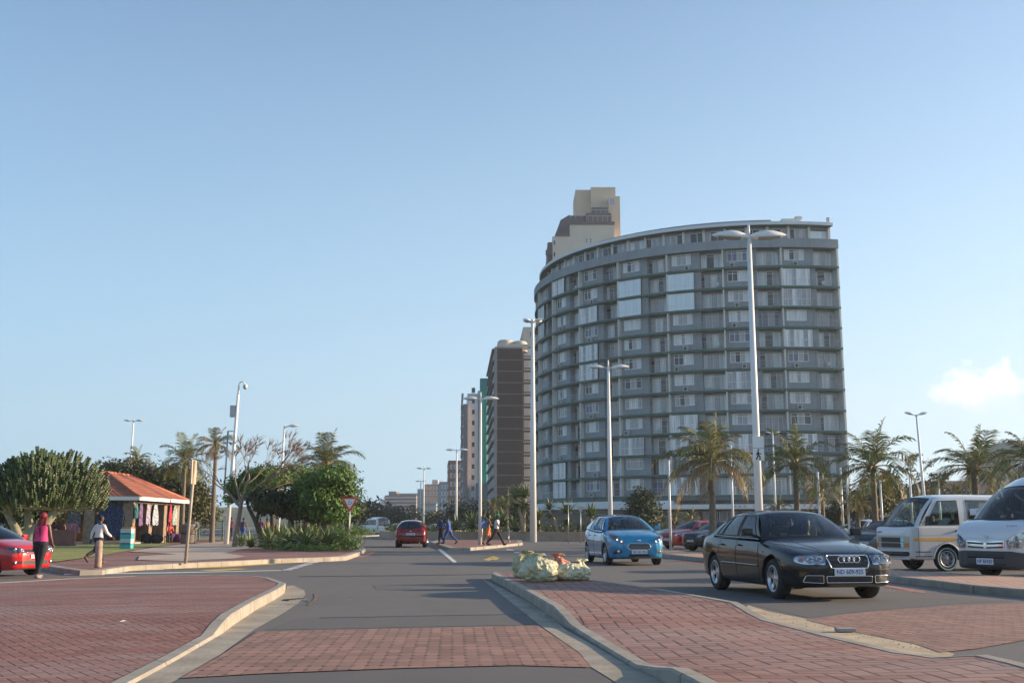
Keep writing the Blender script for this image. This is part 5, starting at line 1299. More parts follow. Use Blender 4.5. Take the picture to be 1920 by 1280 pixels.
for y in (-.52, .52): c.line('bonnet_crease', [(.22, y * .62), (.7, y * .9), (1.2, y * 1.1)], 'T', .007, M_BLK, lift=-.002)
c.line('bonnet_gap', [(.14, -.36), (.12, 0), (.14, .36)], 'T', .004, M_ARCH)
for sg in (1, -1): c.line('bonnet_gap', [(.16, sg * .36), (.5, sg * .62), (.9, sg * .76), (1.25, sg * .79)], 'T', .004, M_ARCH)
c.seats((2.35, 3.2), .72); c.wheel_in(1.78, .97, -1); c.dash(1.55, .93, 1.30); c.wipers(((-.75, -.05), (.05, .7)))
b = MB(); b.box((c.X(2.12), 0, 1.30), (.03, .22, .06)); b.build('rear_mirror', M_BLACK, c.t, bevel=.01)
b = MB(); b.tube([(c.X(2.35), -.15, 1.415), (c.X(2.42), -.15, 1.45), (c.X(2.6), -.15, 1.56)], .006, 5); b.build('aerial', M_BLACK, c.t)
driver(c, 2.22, -.36, .93, (.10, .055, .035), (.10, .10, .12), 'driver in a dark top behind the wheel of the black sedan')
driver(c, 2.26, .36, .93, (.10, .055, .035), (.20, .17, .12), 'front passenger in a brown top seated in the black sedan')

# ---------------- hatchbacks
HATCH = dict(L=3.97, W=1.73, n=64, ax=(.80, 3.29), wr=.305, ww=.195, gap=.045, crown=.045,
    top=[(0, .70), (.05, .78), (.15, .85), (.4, .91), (.8, .985), (1.1, 1.02), (1.5, .99), (2.3, 1.01), (3.1, 1.06), (3.6, 1.09), (3.85, 1.06), (3.97, .94)],
    wid=[(0, .56), (.05, .66), (.14, .75), (.3, .81), (.6, .85), (1.0, .863), (3.2, .865), (3.6, .83), (3.85, .76), (3.97, .66)],
    bot=[(0, .24), (.15, .20), (.5, .18), (1, .175), (3.2, .18), (3.7, .26), (3.97, .36)], cab=(1.08, 3.65),
    st=[(1.10, 1.80, 'P'), (1.30, 1.92, 'G'), (2.15, 2.22, 'K'), (2.25, 2.32, 'G'), (2.95, 2.85, 'P'), (3.72, 3.50, 'P')],
    ws=(.90, 1.72), rw=(3.86, 3.58), rail_y=[(1.7, .54), (2.2, .575), (3.5, .53)], rail_z=[(1.7, 1.365), (1.95, 1.405), (2.4, 1.43), (3.1, 1.40), (3.6, 1.34)],
    roof=[(1.7, 1.40), (1.95, 1.455), (2.4, 1.495), (3.1, 1.47), (3.6, 1.40)], roof_c=(1.435, 1.42))
def hatch_details(c, m, plate='ND 601-736', rear=False, blue=False, rear_plate=None):
    for sg in (1, -1):
        if not rear:
            c.lamp('headlight', [(sg * .42, .66), (sg * .50, .63), (sg * .66, .70), (sg * .79, .80), (sg * .775, .87), (sg * .70, .85), (sg * .56, .77)], lenses=((sg * .52, .695, .045), (sg * .63, .745, .045)), inner=M_LAMPB if not blue else M_LAMPK)
            c.patch('fog_lamp_grille', [(sg * .50, .37), (sg * .54, .47), (sg * .66, .46), (sg * .76, .37), (sg * .74, .33)], 'F', M_BLACK, .006, .03)
            b = MB(); p = c.hit(sg * .60, .41, 'F', .012); b.lathe([(0, .01), (.04, .008), (.05, .0), (.05, -.02)], p, 'X', 16); b.build('fog_lamp', M_LAMPB, c.t)
    if not rear:
        hexo = [(-.36, .54), (-.27, .645), (.27, .645), (.36, .54), (.28, .46), (-.28, .46)]
        g = c.patch('grille', hexo, 'F', M_BLACK, .008, .03); c.line('grille_frame', hexo, 'F', .011, M_CHROME, True, .03, .01, par=g)
        for k in range(4): w_ = (.30, .33, .31, .26)[k]; c.line('grille_bar', [(-w_, .49 + k * .04), (w_, .49 + k * .04)], 'F', .005, M_CHROME, lift=.012, par=g)
        b = MB(); p = c.hit(0, .72, 'F', .012); b.ball(p, (.012, .06, .027), 16, 8); b.build('badge', M_CHROME, c.t)
        c.patch('lower_grille', [(-.34, .26), (-.27, .335), (.27, .335), (.34, .26)], 'F', M_BLACK, .006, .02)
        c.plate(plate, 0, .395, w=.46, h=.105)
        c.line('bonnet_gap', [(.10, -.42), (.06, 0), (.10, .42)], 'T', .004, M_ARCH)
        for sg in (1, -1): c.line('bonnet_gap', [(.2, sg * .60), (.6, sg * .73), (1.0, sg * .77)], 'T', .004, M_ARCH); c.line('bonnet_crease', [(.15, sg * .22), (.9, sg * .42)], 'T', .008, m, lift=-.003)
    for a, sg in (('L', 1), ('Q', -1)):
        c.line('door_gap', [(1.16, .27), (1.14, .6), (1.2, .93)], a, .005, M_ARCH); c.line('door_gap', [(2.2, .27), (2.2, .96)], a, .005, M_ARCH); c.line('door_gap', [(3.0, .7), (2.95, .98)], a, .005, M_ARCH)
        for s_ in (1.98, 2.80): c.line('door_handle', [(s_, .86), (s_ + .15, .865)], a, .016, m, lift=.02)
        c.mirror(1.36, sg, m)
    c.seats((2.15, 2.95), .76, h=.6); c.wheel_in(1.6, .98); c.dash(1.3, .98, 1.26); c.wipers(((-.75, -.05), (.1, .65)))
M_BLUE = paint('bright_blue_car_paint', (.008, .20, .40), .25, .25)

HATCH1 = dict(HATCH, lamp_on=4.0)
fi = Car('hatchback', 'bright blue hatchback with lit headlamps driving out of the roundabout', 'car', HATCH1, place(P(1140, 1058.5), R(-81.5), HATCH1, -1, 1.06), R(-81.5), M_BLUE)
fi.t.scale = (1.06,) * 3
hatch_details(fi, M_BLUE, blue=True)
driver(fi, 1.95, -.36, .95, (.10, .055, .035), (.06, .06, .07), 'driver in dark clothes at the wheel of the bright blue hatchback')
b = MB(); b.tube([(fi.X(1.95), 0, 1.49), (fi.X(2.1), 0, 1.60)], .006, 5); b.build('aerial', M_BLACK, fi.t)
b = MB(); b.tube([(fi.X(1.62), 0, 1.36), (fi.X(1.60), 0, 1.2), (fi.X(1.55), 0.02, 1.1)], .012, 5); b.ball((fi.X(1.62), 0, 1.37), (.02, .09, .03)); b.build('rear_mirror', M_CHROME, fi.t)
# red hatchback seen from behind
M_REDP = paint('dark_red_car_paint', (.22, .008, .012), .1, .25)
H206 = dict(HATCH, L=3.84, W=1.66, ax=(.75, 3.19), top=[(0, .60), (.08, .70), (.3, .78), (.8, .90), (1.1, .95), (1.5, .95), (2.3, .97), (3.1, 1.0), (3.5, 1.0), (3.76, .97), (3.84, .80)],
    wid=[(0, .5), (.08, .64), (.3, .77), (.7, .82), (1.0, .83), (3.1, .83), (3.5, .81), (3.74, .77), (3.84, .72)], bot=[(0, .24), (.5, .18), (3.2, .18), (3.7, .27), (3.84, .34)],
    st=[(1.10, 1.80, 'P'), (1.25, 1.90, 'G'), (2.15, 2.22, 'K'), (2.25, 2.32, 'G'), (2.95, 2.80, 'P'), (3.70, 3.34, 'P')], ws=(.90, 1.72), rw=(3.77, 3.40), cab=(1.08, 3.6),
    rail_y=[(1.7, .52), (2.2, .555), (3.4, .52)], rail_z=[(1.7, 1.30), (1.95, 1.34), (2.4, 1.36), (3.1, 1.33), (3.4, 1.28)], roof=[(1.7, 1.33), (1.95, 1.38), (2.4, 1.43), (3.1, 1.41), (3.4, 1.35)], roof_c=(1.36, 1.35), glass=M_GLASSD)
p = P(767, 1026); c = Car('hatchback', 'dark red hatchback seen from behind, driving away left of the median', 'car', H206, (p.x, p.y + 1.9, 0), R(92.5), M_REDP)
c.t.scale = (1.08,) * 3
for sg in (1, -1):
    c.patch('tail_lamp', [(sg * .52, .78), (sg * .50, .92), (sg * .60, 1.0), (sg * .72, .98), (sg * .74, .80)], 'R', M_REDL, .012, .03)
    c.patch('reversing_lamp', [(sg * .55, .79), (sg * .55, .84), (sg * .70, .84), (sg * .70, .80)], 'R', M_LAMPG, .018, .01)
    c.mirror(1.34, sg, M_REDP)
c.line('bumper_strip', [(-.74, .60), (-.3, .585), (.3, .585), (.74, .60)], 'R', .03, M_BLACK, lift=.005)
c.plate('ND 571-284', 0, .70, 'R', .46, .11); c.line('boot_gap', [(-.50, .58), (-.52, .9), (0, .93), (.52, .9), (.50, .58)], 'R', .004, M_ARCH)
p_ = c.hit(0, .84, 'R', .01); b = MB(); b.ball(p_, (.01, .035, .035)); b.build('badge', M_CHROME, c.t); c.seats((2.0, 2.8), .74)
b = MB(); b.tube([(-c.L / 2 - .02, -.45, .24), (-c.L / 2 + .2, -.45, .24)], .03, 8); b.build('exhaust', M_STEEL, c.t)
# bright red hatchback at the left edge
M_RED2 = paint('bright_red_car_paint', (.50, .008, .012), 0, .25)
POLO = dict(HATCH, wr=.315)
hp = R(-20); nose = P(64, 1080)
M_ = Matrix.Rotation(hp, 3, 'Z'); q = Vector((nose.x, nose.y, 0)) - M_ @ Vector((POLO['L'] / 2 * .86, 0, 0)); 
c = Car('hatchback', 'bright red hatchback at the left edge behind the woman in pink', 'car', POLO, (q.x - .0, q.y, 0), hp, M_RED2); c.t.scale = (.86,) * 3
for sg in (1, -1):
    c.lamp('headlight', [(sg * .42, .66), (sg * .44, .78), (sg * .60, .80), (sg * .775, .84), (sg * .785, .74), (sg * .70, .67)], lenses=((sg * .52, .725, .05), (sg * .67, .735, .055)), inner=M_LAMPK)
    c.patch('fog_lamp_grille', [(sg * .50, .36), (sg * .50, .44), (sg * .70, .44), (sg * .74, .38)], 'F', M_BLACK, .006, .02); b = MB(); p_ = c.hit(sg * .66, .40, 'F', .012); b.lathe([(0, .01), (.04, .008), (.05, 0), (.05, -.02)], p_, 'X', 14); b.build('fog_lamp', M_LAMPB, c.t)
g = c.patch('grille', [(-.40, .67), (-.40, .76), (.40, .76), (.40, .67)], 'F', M_BLACK, .008, .02); c.line('grille_bar', [(-.40, .675), (.40, .675)], 'F', .008, M_CHROME, lift=.01, par=g)
c.patch('lower_grille', [(-.45, .34), (-.45, .45), (.45, .45), (.45, .34)], 'F', M_BLACK, .006, .02); c.plate('ND 318-402', 0, .56, w=.46, h=.105)
for a, sg in (('L', 1), ('Q', -1)):
    c.line('door_gap', [(1.16, .27), (1.14, .6), (1.2, .93)], a, .005, M_ARCH); c.line('door_gap', [(2.2, .27), (2.2, .96)], a, .005, M_ARCH); c.line('side_crease', [(.6, .80), (1.5, .83), (3.2, .88)], a, .008, M_RED2, lift=-.003); c.mirror(1.36, sg, M_RED2)
c.seats((2.15, 2.95), .76, h=.6); c.wheel_in(1.6, .98); c.dash(1.3, .98, 1.26)
# parked cars behind the verge
G3 = 'cars parked in the car park on the right'
def parked(label, u, v, hdg, pm, scale=1.0, sp=HATCH, details='h', z=0.0):
    nose = P(u, v); M = Matrix.Rotation(R(hdg), 3, 'Z'); q = nose - M @ Vector((sp['L'] / 2, 0, 0)) * scale
    c = Car('parked_car', label, 'car', sp, (q.x, q.y, z), R(hdg), pm, G3); c.t.scale = (scale,) * 3
    if details == 'h':
        for sg in (1, -1):
            c.lamp('headlight', [(sg * .42, .68), (sg * .50, .65), (sg * .66, .70), (sg * .79, .78), (sg * .775, .88), (sg * .70, .87), (sg * .56, .80)], lenses=((sg * .52, .725, .045), (sg * .65, .765, .05)), inner=M_LAMPB)
            c.mirror(1.36, sg, pm)
        c.patch('grille', [(-.33, .60), (-.30, .68), (.30, .68), (.33, .60)], 'F', M_BLACK, .008, .02); c.patch('lower_grille', [(-.40, .30), (-.36, .40), (.36, .40), (.40, .30)], 'F', M_BLACK, .006, .02); c.plate('ND 482-157', 0, .50, w=.46, h=.1)
        for a in 'LQ': c.line('door_gap', [(1.16, .27), (1.14, .6), (1.2, .93)], a, .006, M_ARCH); c.line('door_gap', [(2.2, .27), (2.2, .96)], a, .006, M_ARCH)
        c.seats((2.15, 2.95), .76, h=.6); c.dash(1.3, .98, 1.26); c.wipers(((-.75, -.05), (.1, .65)))
    return c
M_RED3 = paint('crimson_car_paint', (.36, .01, .012), 0, .25); M_WCAR = paint('white_car_paint', (.62, .63, .63), 0, .3); M_SIL = paint('silver_car_paint', (.42, .44, .46), .5, .3); M_OR = paint('orange_red_car_paint', (.50, .06, .03), 0, .3); M_NAVY = paint('dark_blue_grey_car_paint', (.035, .045, .06), .2, .25)
HS = dict(HATCH, n=40)
parked('crimson hatchback parked nose to the verge right of the bright blue hatchback', 1252, 1029, 215, M_RED3, sp=HS, scale=1.02)
parked('black hatchback parked between the crimson hatchback and the black sedan', 1296, 1033, 214, M_BLK, sp=HS)
parked('white hatchback mostly hidden behind the bright blue hatchback', 1234, 1018, 198, M_WCAR, sp=HS)
parked('orange red hatchback parked behind the crimson one', 1270, 1017, 216, M_OR, sp=HS)
parked('silver hatchback parked behind the roof of the black sedan', 1572, 1028, 214, M_SIL, sp=HS, scale=1.05)
parked('dark blue grey hatchback parked between the silver one and the old white minibus', 1622, 1040, 222, M_NAVY, sp=HS)
parked('black hatchback parked behind the black sedan, beyond its rear window', 1350, 1020, 215, M_BLK, sp=HS)
parked('silver hatchback parked behind the black sedan, right of the tallest lamp', 1440, 1020, 214, M_SIL, sp=HS)
parked('white hatchback parked farthest back, above the bonnet of the black sedan', 1600, 1016, 214, M_WCAR, sp=HS, scale=1.08)
parked('dark blue grey hatchback glimpsed between the crimson and white hatchbacks', 1236, 1010, 205, M_NAVY, sp=HS)
# ---------------- old white cab-over minibus
M_WVAN = paint('aged_white_van_paint', (.62, .62, .61), 0, .38)
SECV = [(0, 0), (.55, 0), (.86, .0), (.955, .03), (.975, .12), (.985, .3), (.995, .55), (1.0, .75), (.995, .92), (.985, .975), (.93, .998), (.5, 1.0), (0, 1.0)]
VAN1 = dict(L=4.5, W=1.69, n=64, ax=(1.05, 3.30), wr=.315, ww=.18, steel=True, gap=.075, crown=0, sec=SECV,
    top=[(0, 1.06), (.06, 1.12), (.2, 1.15), (.5, 1.15), (1, 1.15), (4.3, 1.15), (4.5, 1.12)], wid=[(0, .72), (.03, .79), (.1, .825), (.3, .845), (4.2, .845), (4.42, .82), (4.5, .78)],
    bot=[(0, .34), (.2, .30), (.6, .29), (3.9, .29), (4.5, .38)], cab=(.12, 4.42), belt_in=.975, bulge=.02, ws_bulge=.045,
    st=[(.26, .80, 'P'), (.42, .94, 'G'), (1.46, 1.46, 'P'), (1.72, 1.72, 'G'), (2.95, 2.95, 'P'), (3.10, 3.10, 'G'), (4.15, 4.08, 'P'), (4.42, 4.30, 'P')],
    ws=(.07, .68), rw=(4.47, 4.34), rail_y=[(.5, .70), (1.2, .735), (4.2, .735), (4.4, .71)], rail_z=[(.5, 1.80), (1.0, 1.87), (2, 1.90), (4, 1.89), (4.4, 1.84)],
    roof=[(.5, 1.88), (1.0, 1.955), (2, 1.985), (4, 1.97), (4.4, 1.91)], roof_c=(1.90, 1.90))
hv = R(180 + 13)
nf = P(1774, 1070.5); c = Car('minibus', 'old white minibus with yellow side stripe parked beside the newer white minibus', 'minibus', VAN1, place(nf, hv, VAN1, 1, 1.05), hv, M_WVAN); c.t.scale = (1.05,) * 3
c.line('yellow_stripe', [(.12, .80), (1.48, .80)], 'L', .001, M_YEL, lift=.003)
b = MB(); q = [(c.hit(.10 + k * .14, .845, 'L', .004), c.hit(.10 + k * .14, .775, 'L', .004)) for k in range(11)]; b.add([p for r in q for p in r], [(2 * k, 2 * k + 1, 2 * k + 3, 2 * k + 2) for k in range(10)]); b.build('yellow_stripe', M_YEL, c.t)
for (z) in (.50, .385):
    for a in 'LQ': c.line('black_stripe', [(.14, z), (.60, z)], a, .012, M_BLACK, lift=.0); c.line('black_stripe', [(1.5, z), (2.8, z)], a, .012, M_BLACK, lift=.0)
g = c.patch('grille_panel', [(-.76, .56), (-.76, .90), (.76, .90), (.76, .56)], 'F', mat('grille_silver', (.42, .43, .44), .4, .4, var=.05), .008, .03)
c.patch('grille', [(-.44, .60), (-.44, .715), (.44, .715), (.44, .60)], 'F', M_BLACK, .016, .01, par=g); c.patch('grille', [(-.44, .735), (-.44, .86), (.44, .86), (.44, .735)], 'F', M_BLACK, .016, .01, par=g)
for sg in (1, -1):
    for (y0, y1, z0, z1, m) in ((.47, .59, .75, .86, M_LAMPB), (.61, .74, .75, .86, mat('amber_glass', (.55, .45, .22), .2, var=0)), (.47, .59, .61, .72, M_LAMPB), (.61, .74, .61, .72, M_ORANGE)):
        hl = c.patch('headlight', [(sg * y0, z0), (sg * y0, z1), (sg * y1, z1), (sg * y1, z0)], 'F', m, .018, .01); 
    c.mirror(.50, sg, M_BLACK, z=1.27, big=1.25)
    a = 'L' if sg > 0 else 'Q'
    c.line('door_gap', [(.24, .42), (.24, 1.13)], a, .006, M_ARCH); c.line('door_gap', [(1.56, .75), (1.60, 1.14)], a, .006, M_ARCH); c.line('door_gap', [(1.66, .42), (1.66, 1.14)], a, .006, M_ARCH); c.line('door_handle', [(1.30, 1.03), (1.44, 1.03)], a, .02, M_BLACK, lift=.012)
    c.line('body_crease', [(.26, .94), (4.3, .94)], a, .008, M_WVAN, lift=-.003)
    for q in range(2): pass
b = MB()
for y in range(-7, 8): 
    p = c.hit(y * .105, .45, 'F', .05); 
    if y > -7: b.tube([pp, p], .055, 8, flat=1.0)
    pp = p
b.build('bumper', M_BLACK, c.t)
b = MB(); p0 = [c.hit(y * .105, .345, 'F', .03) for y in range(-7, 8)]; b.tube(p0, .03, 6); b.build('valance', M_WVAN, c.t)
c.line('badge_strip', [(-.62, 1.0), (-.44, 1.0)], 'F', .014, M_BLACK, lift=.003)
c.plate('NP 27-516', -.25, .47, w=.44, h=.11)
for a, sg in (('L', 1), ('Q', -1)):
    b = MB(); r = .39; n = 14; cx, cz = 1.05, .325
    b.tube([c.hit(cx - r * math.cos(PI * k / n), cz + r * math.sin(PI * k / n), a, .002) for k in range(n + 1)], .016, 6); b.build('arch_trim', M_WVAN, c.t)
c.seats((1.35, 2.2, 3.0, 3.7), .82, h=.72); c.wheel_in(.72, 1.18, -1); c.dash(.45, 1.08, 1.3); c.wipers(((-.7, -.1), (.05, .65)))
b = MB(); 
for sg in (1, -1):
    for s_ in (1.75, 2.9): b.box((c.X(s_), sg * .74, 1.5), (.06, .02, .6), (sg * .12, 0, 0))
b.build('curtain', mat('pale_cloth', (.5, .48, .46), .9), c.t)
# blue white-wall tyre ring on the near wheel
b = MB(); b.lathe([(.255, .093), (.285, .094)], axis='Y', seg=40)
nw = [o for o in c.t.children if o.name.startswith('wheel')][0]; o = b.build('tyre_ring', mat('pale_blue_ring', (.22, .42, .50), .6, var=.1), nw)
# ---------------- newer white minibus
M_WV2 = paint('white_van_paint', (.68, .68, .69), 0, .3)
VAN2 = dict(L=5.0, W=1.88, n=64, ax=(1.05, 4.1), wr=.335, ww=.2, gap=.06, crown=.02, sec=SECV,
    top=[(0, .86), (.05, 1.0), (.2, 1.12), (.45, 1.22), (.7, 1.27), (1, 1.26), (4.8, 1.26), (5.0, 1.2)], wid=[(0, .55), (.04, .72), (.12, .83), (.3, .90), (.6, .93), (4.6, .94), (4.9, .91), (5.0, .86)],
    bot=[(0, .26), (.2, .22), (.6, .22), (4.2, .24), (5.0, .34)], cab=(.5, 4.9), belt_in=.97, bulge=.03, ws_bulge=.05,
    st=[(.72, 1.45, 'P'), (.95, 1.62, 'G'), (1.95, 1.95, 'K'), (2.05, 2.05, 'G'), (3.3, 3.3, 'K'), (3.4, 3.4, 'G'), (4.6, 4.55, 'P'), (4.92, 4.8, 'P')],
    ws=(.42, 1.28), rw=(4.96, 4.82), rail_y=[(1.2, .74), (2, .80), (4.8, .80)], rail_z=[(1.2, 1.84), (1.6, 1.95), (2.4, 2.02), (4.4, 2.02), (4.8, 1.98)],
    roof=[(1.2, 1.97), (1.6, 2.14), (2.4, 2.27), (4.4, 2.27), (4.8, 2.2)], roof_c=(1.98, 2.18))
hq = R(180 + 27); nose = P(1854, 1087); M_ = Matrix.Rotation(hq, 3, 'Z'); q = Vector((nose.x, nose.y, 0)) - M_ @ Vector((2.5 * 1.09, 0, 0))
def van2(label, loc, rz, pm, front=True, group=None):
    c = Car('minibus', label, 'minibus', VAN2, loc, rz, pm, group)
    for a, sg in (('L', 1), ('Q', -1)):
        c.line('door_gap', [(.95, .45), (.80, .9), (.92, 1.24)], a, .006, M_ARCH); c.line('door_gap', [(2.0, .35), (2.0, 1.24)], a, .006, M_ARCH); c.mirror(1.0, sg, M_BLACK if sg > 0 else M_WV2, z=1.36, big=1.2)
    if front:
        bump = [(-.84, .26), (-.86, .56), (-.6, .60), (.6, .60), (.86, .56), (.84, .26), (.5, .24), (-.5, .24)]
        c.patch('bumper', bump, 'F', mat('charcoal_bumper', (.045, .047, .052), .55, var=.08), .02, .03)
        for sg in (1, -1):
            c.lamp('headlight', [(sg * .52, .64), (sg * .50, .80), (sg * .62, .90), (sg * .82, 1.0), (sg * .865, .92), (sg * .83, .68)], lenses=((sg * .62, .74, .06), (sg * .74, .80, .055)), inner=M_LAMPB)
            c.patch('headlight_cover', [(sg * .30, .30), (sg * .28, .35), (sg * .5, .35), (sg * .48, .30)], 'F', M_BLACK, .026, .01)
        g = c.patch('grille', [(-.47, .65), (-.47, .81), (-.2, .80), (0, .76), (.2, .80), (.47, .81), (.47, .65)], 'F', M_CHROME, .012, .02)
        for (z0, z1) in ((.665, .70), (.745, .785)):
            for sg in (1, -1): c.patch('grille_slot', [(sg * .04, z0 - .015), (sg * .04, z1 - .02), (sg * .44, z1), (sg * .44, z0)], 'F', M_BLACK, .02, .008, par=g, rim=0)
        p_ = c.hit(0, .87, 'F', .02); b = MB(); n = 20
        for (ry, rz_, cz) in ((.075, .052, 0), (.028, .05, 0), (.05, .02, .03)): b.tube([(p_.x + .004, p_.y + ry * math.cos(2 * PI * k / n), p_.z + cz + rz_ * math.sin(2 * PI * k / n)) for k in range(n + 1)], .006, 5, cap=False)
        b.build('badge', M_CHROME, c.t)
        c.plate('NP 85420', -.02, .385, w=.42, h=.13)
        me = text_mesh('Sa\u2019baq', .09, .001, .0); me.materials.append(mat('script_red', (.4, .08, .08), .6)); 
        c.line('bumper_slot', [(-.45, .47), (.45, .47)], 'F', .02, M_ARCH, lift=.012); c.line('bumper_slot', [(-.45, .52), (.45, .52)], 'F', .012, M_ARCH, lift=.012)
        p_ = c.hit(.52, 1.10, 'F', .01)
        b = MB()
        for k in range(5): b.tube([(p_.x + .005 - k * .004, p_.y - .10 + k * .05, p_.z - .02), (p_.x - .002 - k * .004, p_.y - .09 + k * .05, p_.z + .025), (p_.x + .005 - k * .004, p_.y - .07 + k * .05, p_.z - .01)], .004, 4)
        b.build('script_lettering', mat('script_red', (.4, .08, .08), .6), c.t)
        bpy.data.meshes.remove(me)
        c.seats((1.9, 2.8, 3.6, 4.3), .86, h=.75); c.wheel_in(1.35, 1.22); c.dash(.95, 1.2, 1.5); c.wipers(((-.75, -.1), (.0, .6)))
    return c
van2('newer white minibus with dark bumper at the right edge, next to the old one', (q.x, q.y, 0), hq, M_WV2).t.scale = (1.09,) * 3
# far minibus driving away on the left of the road
p = P(708, 1003.5); c = van2('white minibus seen from behind far beyond the dark red hatchback', (p.x - .4, p.y + 1.0, 0), R(90 + 31), M_WCAR, front=False)
c.patch('rear_glass', [(-.6, 1.32), (-.6, 1.34), (.6, 1.34), (.6, 1.32)], 'R', M_BLACK, .01)
for sg in (1, -1): c.patch('tail_lamp', [(sg * .78, .75), (sg * .78, 1.2), (sg * .86, 1.2), (sg * .86, .75)], 'R', M_REDL, .012)
c.plate('NP 6031', 0, .6, 'R', .42, .11)
# distant traffic
for (lb, u, v, hdg, pm, k) in (('dark car far down the road beside the white minibus seen from behind', 744, 1003, 96, M_BLK, 1.0), ('pale car parked far off right of the dark red hatchback', 826, 1000, 170, M_SIL, 1.0), ('white car parked far off left of the walking men in blue', 812, 999, 165, M_WCAR, 1.0), ('dark car parked far off behind the median lamp post', 870, 1000, 190, M_NAVY, 1.0)):
    p = P(u, v); c = Car('distant_car', lb, 'car', dict(HS, n=24), (p.x, p.y, 0), R(hdg), pm)
# ------------------------------------------------------------------ plants
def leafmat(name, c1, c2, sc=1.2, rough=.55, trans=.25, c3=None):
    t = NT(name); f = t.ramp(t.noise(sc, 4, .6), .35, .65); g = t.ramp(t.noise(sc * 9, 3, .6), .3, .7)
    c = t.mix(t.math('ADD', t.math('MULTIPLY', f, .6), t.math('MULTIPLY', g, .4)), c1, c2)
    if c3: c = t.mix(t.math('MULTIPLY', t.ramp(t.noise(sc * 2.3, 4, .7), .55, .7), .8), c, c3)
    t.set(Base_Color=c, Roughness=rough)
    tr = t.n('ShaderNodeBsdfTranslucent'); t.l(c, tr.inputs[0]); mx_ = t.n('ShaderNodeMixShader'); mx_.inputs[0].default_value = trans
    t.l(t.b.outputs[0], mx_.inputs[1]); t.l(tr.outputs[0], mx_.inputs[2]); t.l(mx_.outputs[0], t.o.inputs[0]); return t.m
M_BARK = mat('grey_bark', (.26, .19, .14), .9, var=.3, scale=6)
M_BARKD = mat('dark_bark', (.085, .065, .05), .9, var=.3, scale=6)
M_PTRUNK = mat('palm_trunk', (.17, .135, .10), .9, var=.3, scale=9)
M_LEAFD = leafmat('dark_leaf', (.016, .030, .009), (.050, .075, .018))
M_LEAFM = leafmat('mid_leaf', (.045, .11, .014), (.15, .25, .04))
M_LEAFO = leafmat('olive_leaf', (.05, .06, .018), (.13, .13, .04), c3=(.17, .13, .05))
M_PALM = leafmat('palm_leaf', (.055, .085, .018), (.14, .17, .04), c3=(.30, .24, .08))
M_RACH = mat('frond_stalk', (.26, .22, .08), .6, var=.2)
M_PALMD = leafmat('dry_palm_leaf', (.20, .14, .07), (.36, .26, .13))
def leaf_cloud(b, blobs, n, size, rg, mi=0, flat=.35, clump=.5, shell=.55):
    """n leaves in clumps inside ellipsoids; each leaf a bent pair of triangles"""
    tot = sum(r[0] * r[1] * r[2] for _, r in blobs) ; cen = []
    for c, r in blobs:
        k = max(4, int(n * r[0] * r[1] * r[2] / tot / 14))
        for _ in range(k):
            while True:
                d = Vector((rg.gauss(0, 1), rg.gauss(0, 1), rg.gauss(0, 1)))
                if d.length > .01: break
            d.normalize(); q = shell + (1 - shell) * rg.random() ** .6 if rg.random() < .8 else rg.random() * shell
            q *= rg.uniform(.88, 1.12)
            p = Vector((c[0] + d.x * r[0] * q, c[1] + d.y * r[1] * q, c[2] + d.z * r[2] * q)); cs = clump * rg.uniform(.5, 1.3)
            up = (d + Vector((0, 0, .6))).normalized()
            for _ in range(14):
                o = Vector((rg.gauss(0, cs), rg.gauss(0, cs), rg.gauss(0, cs * .6))); o = o if o.length < cs * 2.2 else o * .4
                s = size * rg.uniform(.6, 1.4); nrm = (up + Vector((rg.gauss(0, .6), rg.gauss(0, .6), rg.gauss(0, .5)))).normalized()
                a = nrm.orthogonal().normalized(); a.rotate(Matrix.Rotation(rg.uniform(0, 6.28), 3, nrm)); e = nrm.cross(a)
                m = p + o; v = [m - a * s, m + e * s * flat - nrm * s * .1, m + a * s, m - e * s * flat - nrm * s * .1]
                b.add(v, [(0, 1, 2, 3)], mi)
    return b
def branches(b, p, d, L_, r, depth, rg, tips, spread=.55, up=.15, k=(2, 3), seg=3, shrink=.72, mi=0):
    pts = [Vector(p)]; dd = Vector(d).normalized()
    for i in range(seg):
        dd = (dd + Vector((rg.gauss(0, .13), rg.gauss(0, .13), rg.gauss(0, .1) + up * .25))).normalized(); pts.append(pts[-1] + dd * L_ / seg)
    r1 = r * .66; b.tube(pts, [r + (r1 - r) * i / seg for i in range(seg + 1)], 7 if r > .05 else 4, mi, cap=False)
    if depth == 0: tips.append((pts[-1], dd)); return
    for _ in range(rg.randint(*k)):
        nd = (dd + Vector((rg.gauss(0, spread), rg.gauss(0, spread), rg.gauss(0, spread * .6) + up))).normalized()
        branches(b, pts[-1] if rg.random() < .75 else pts[-2], nd, L_ * shrink * rg.uniform(.8, 1.2), r1 * .8, depth - 1, rg, tips, spread, up, k, seg, shrink, mi)
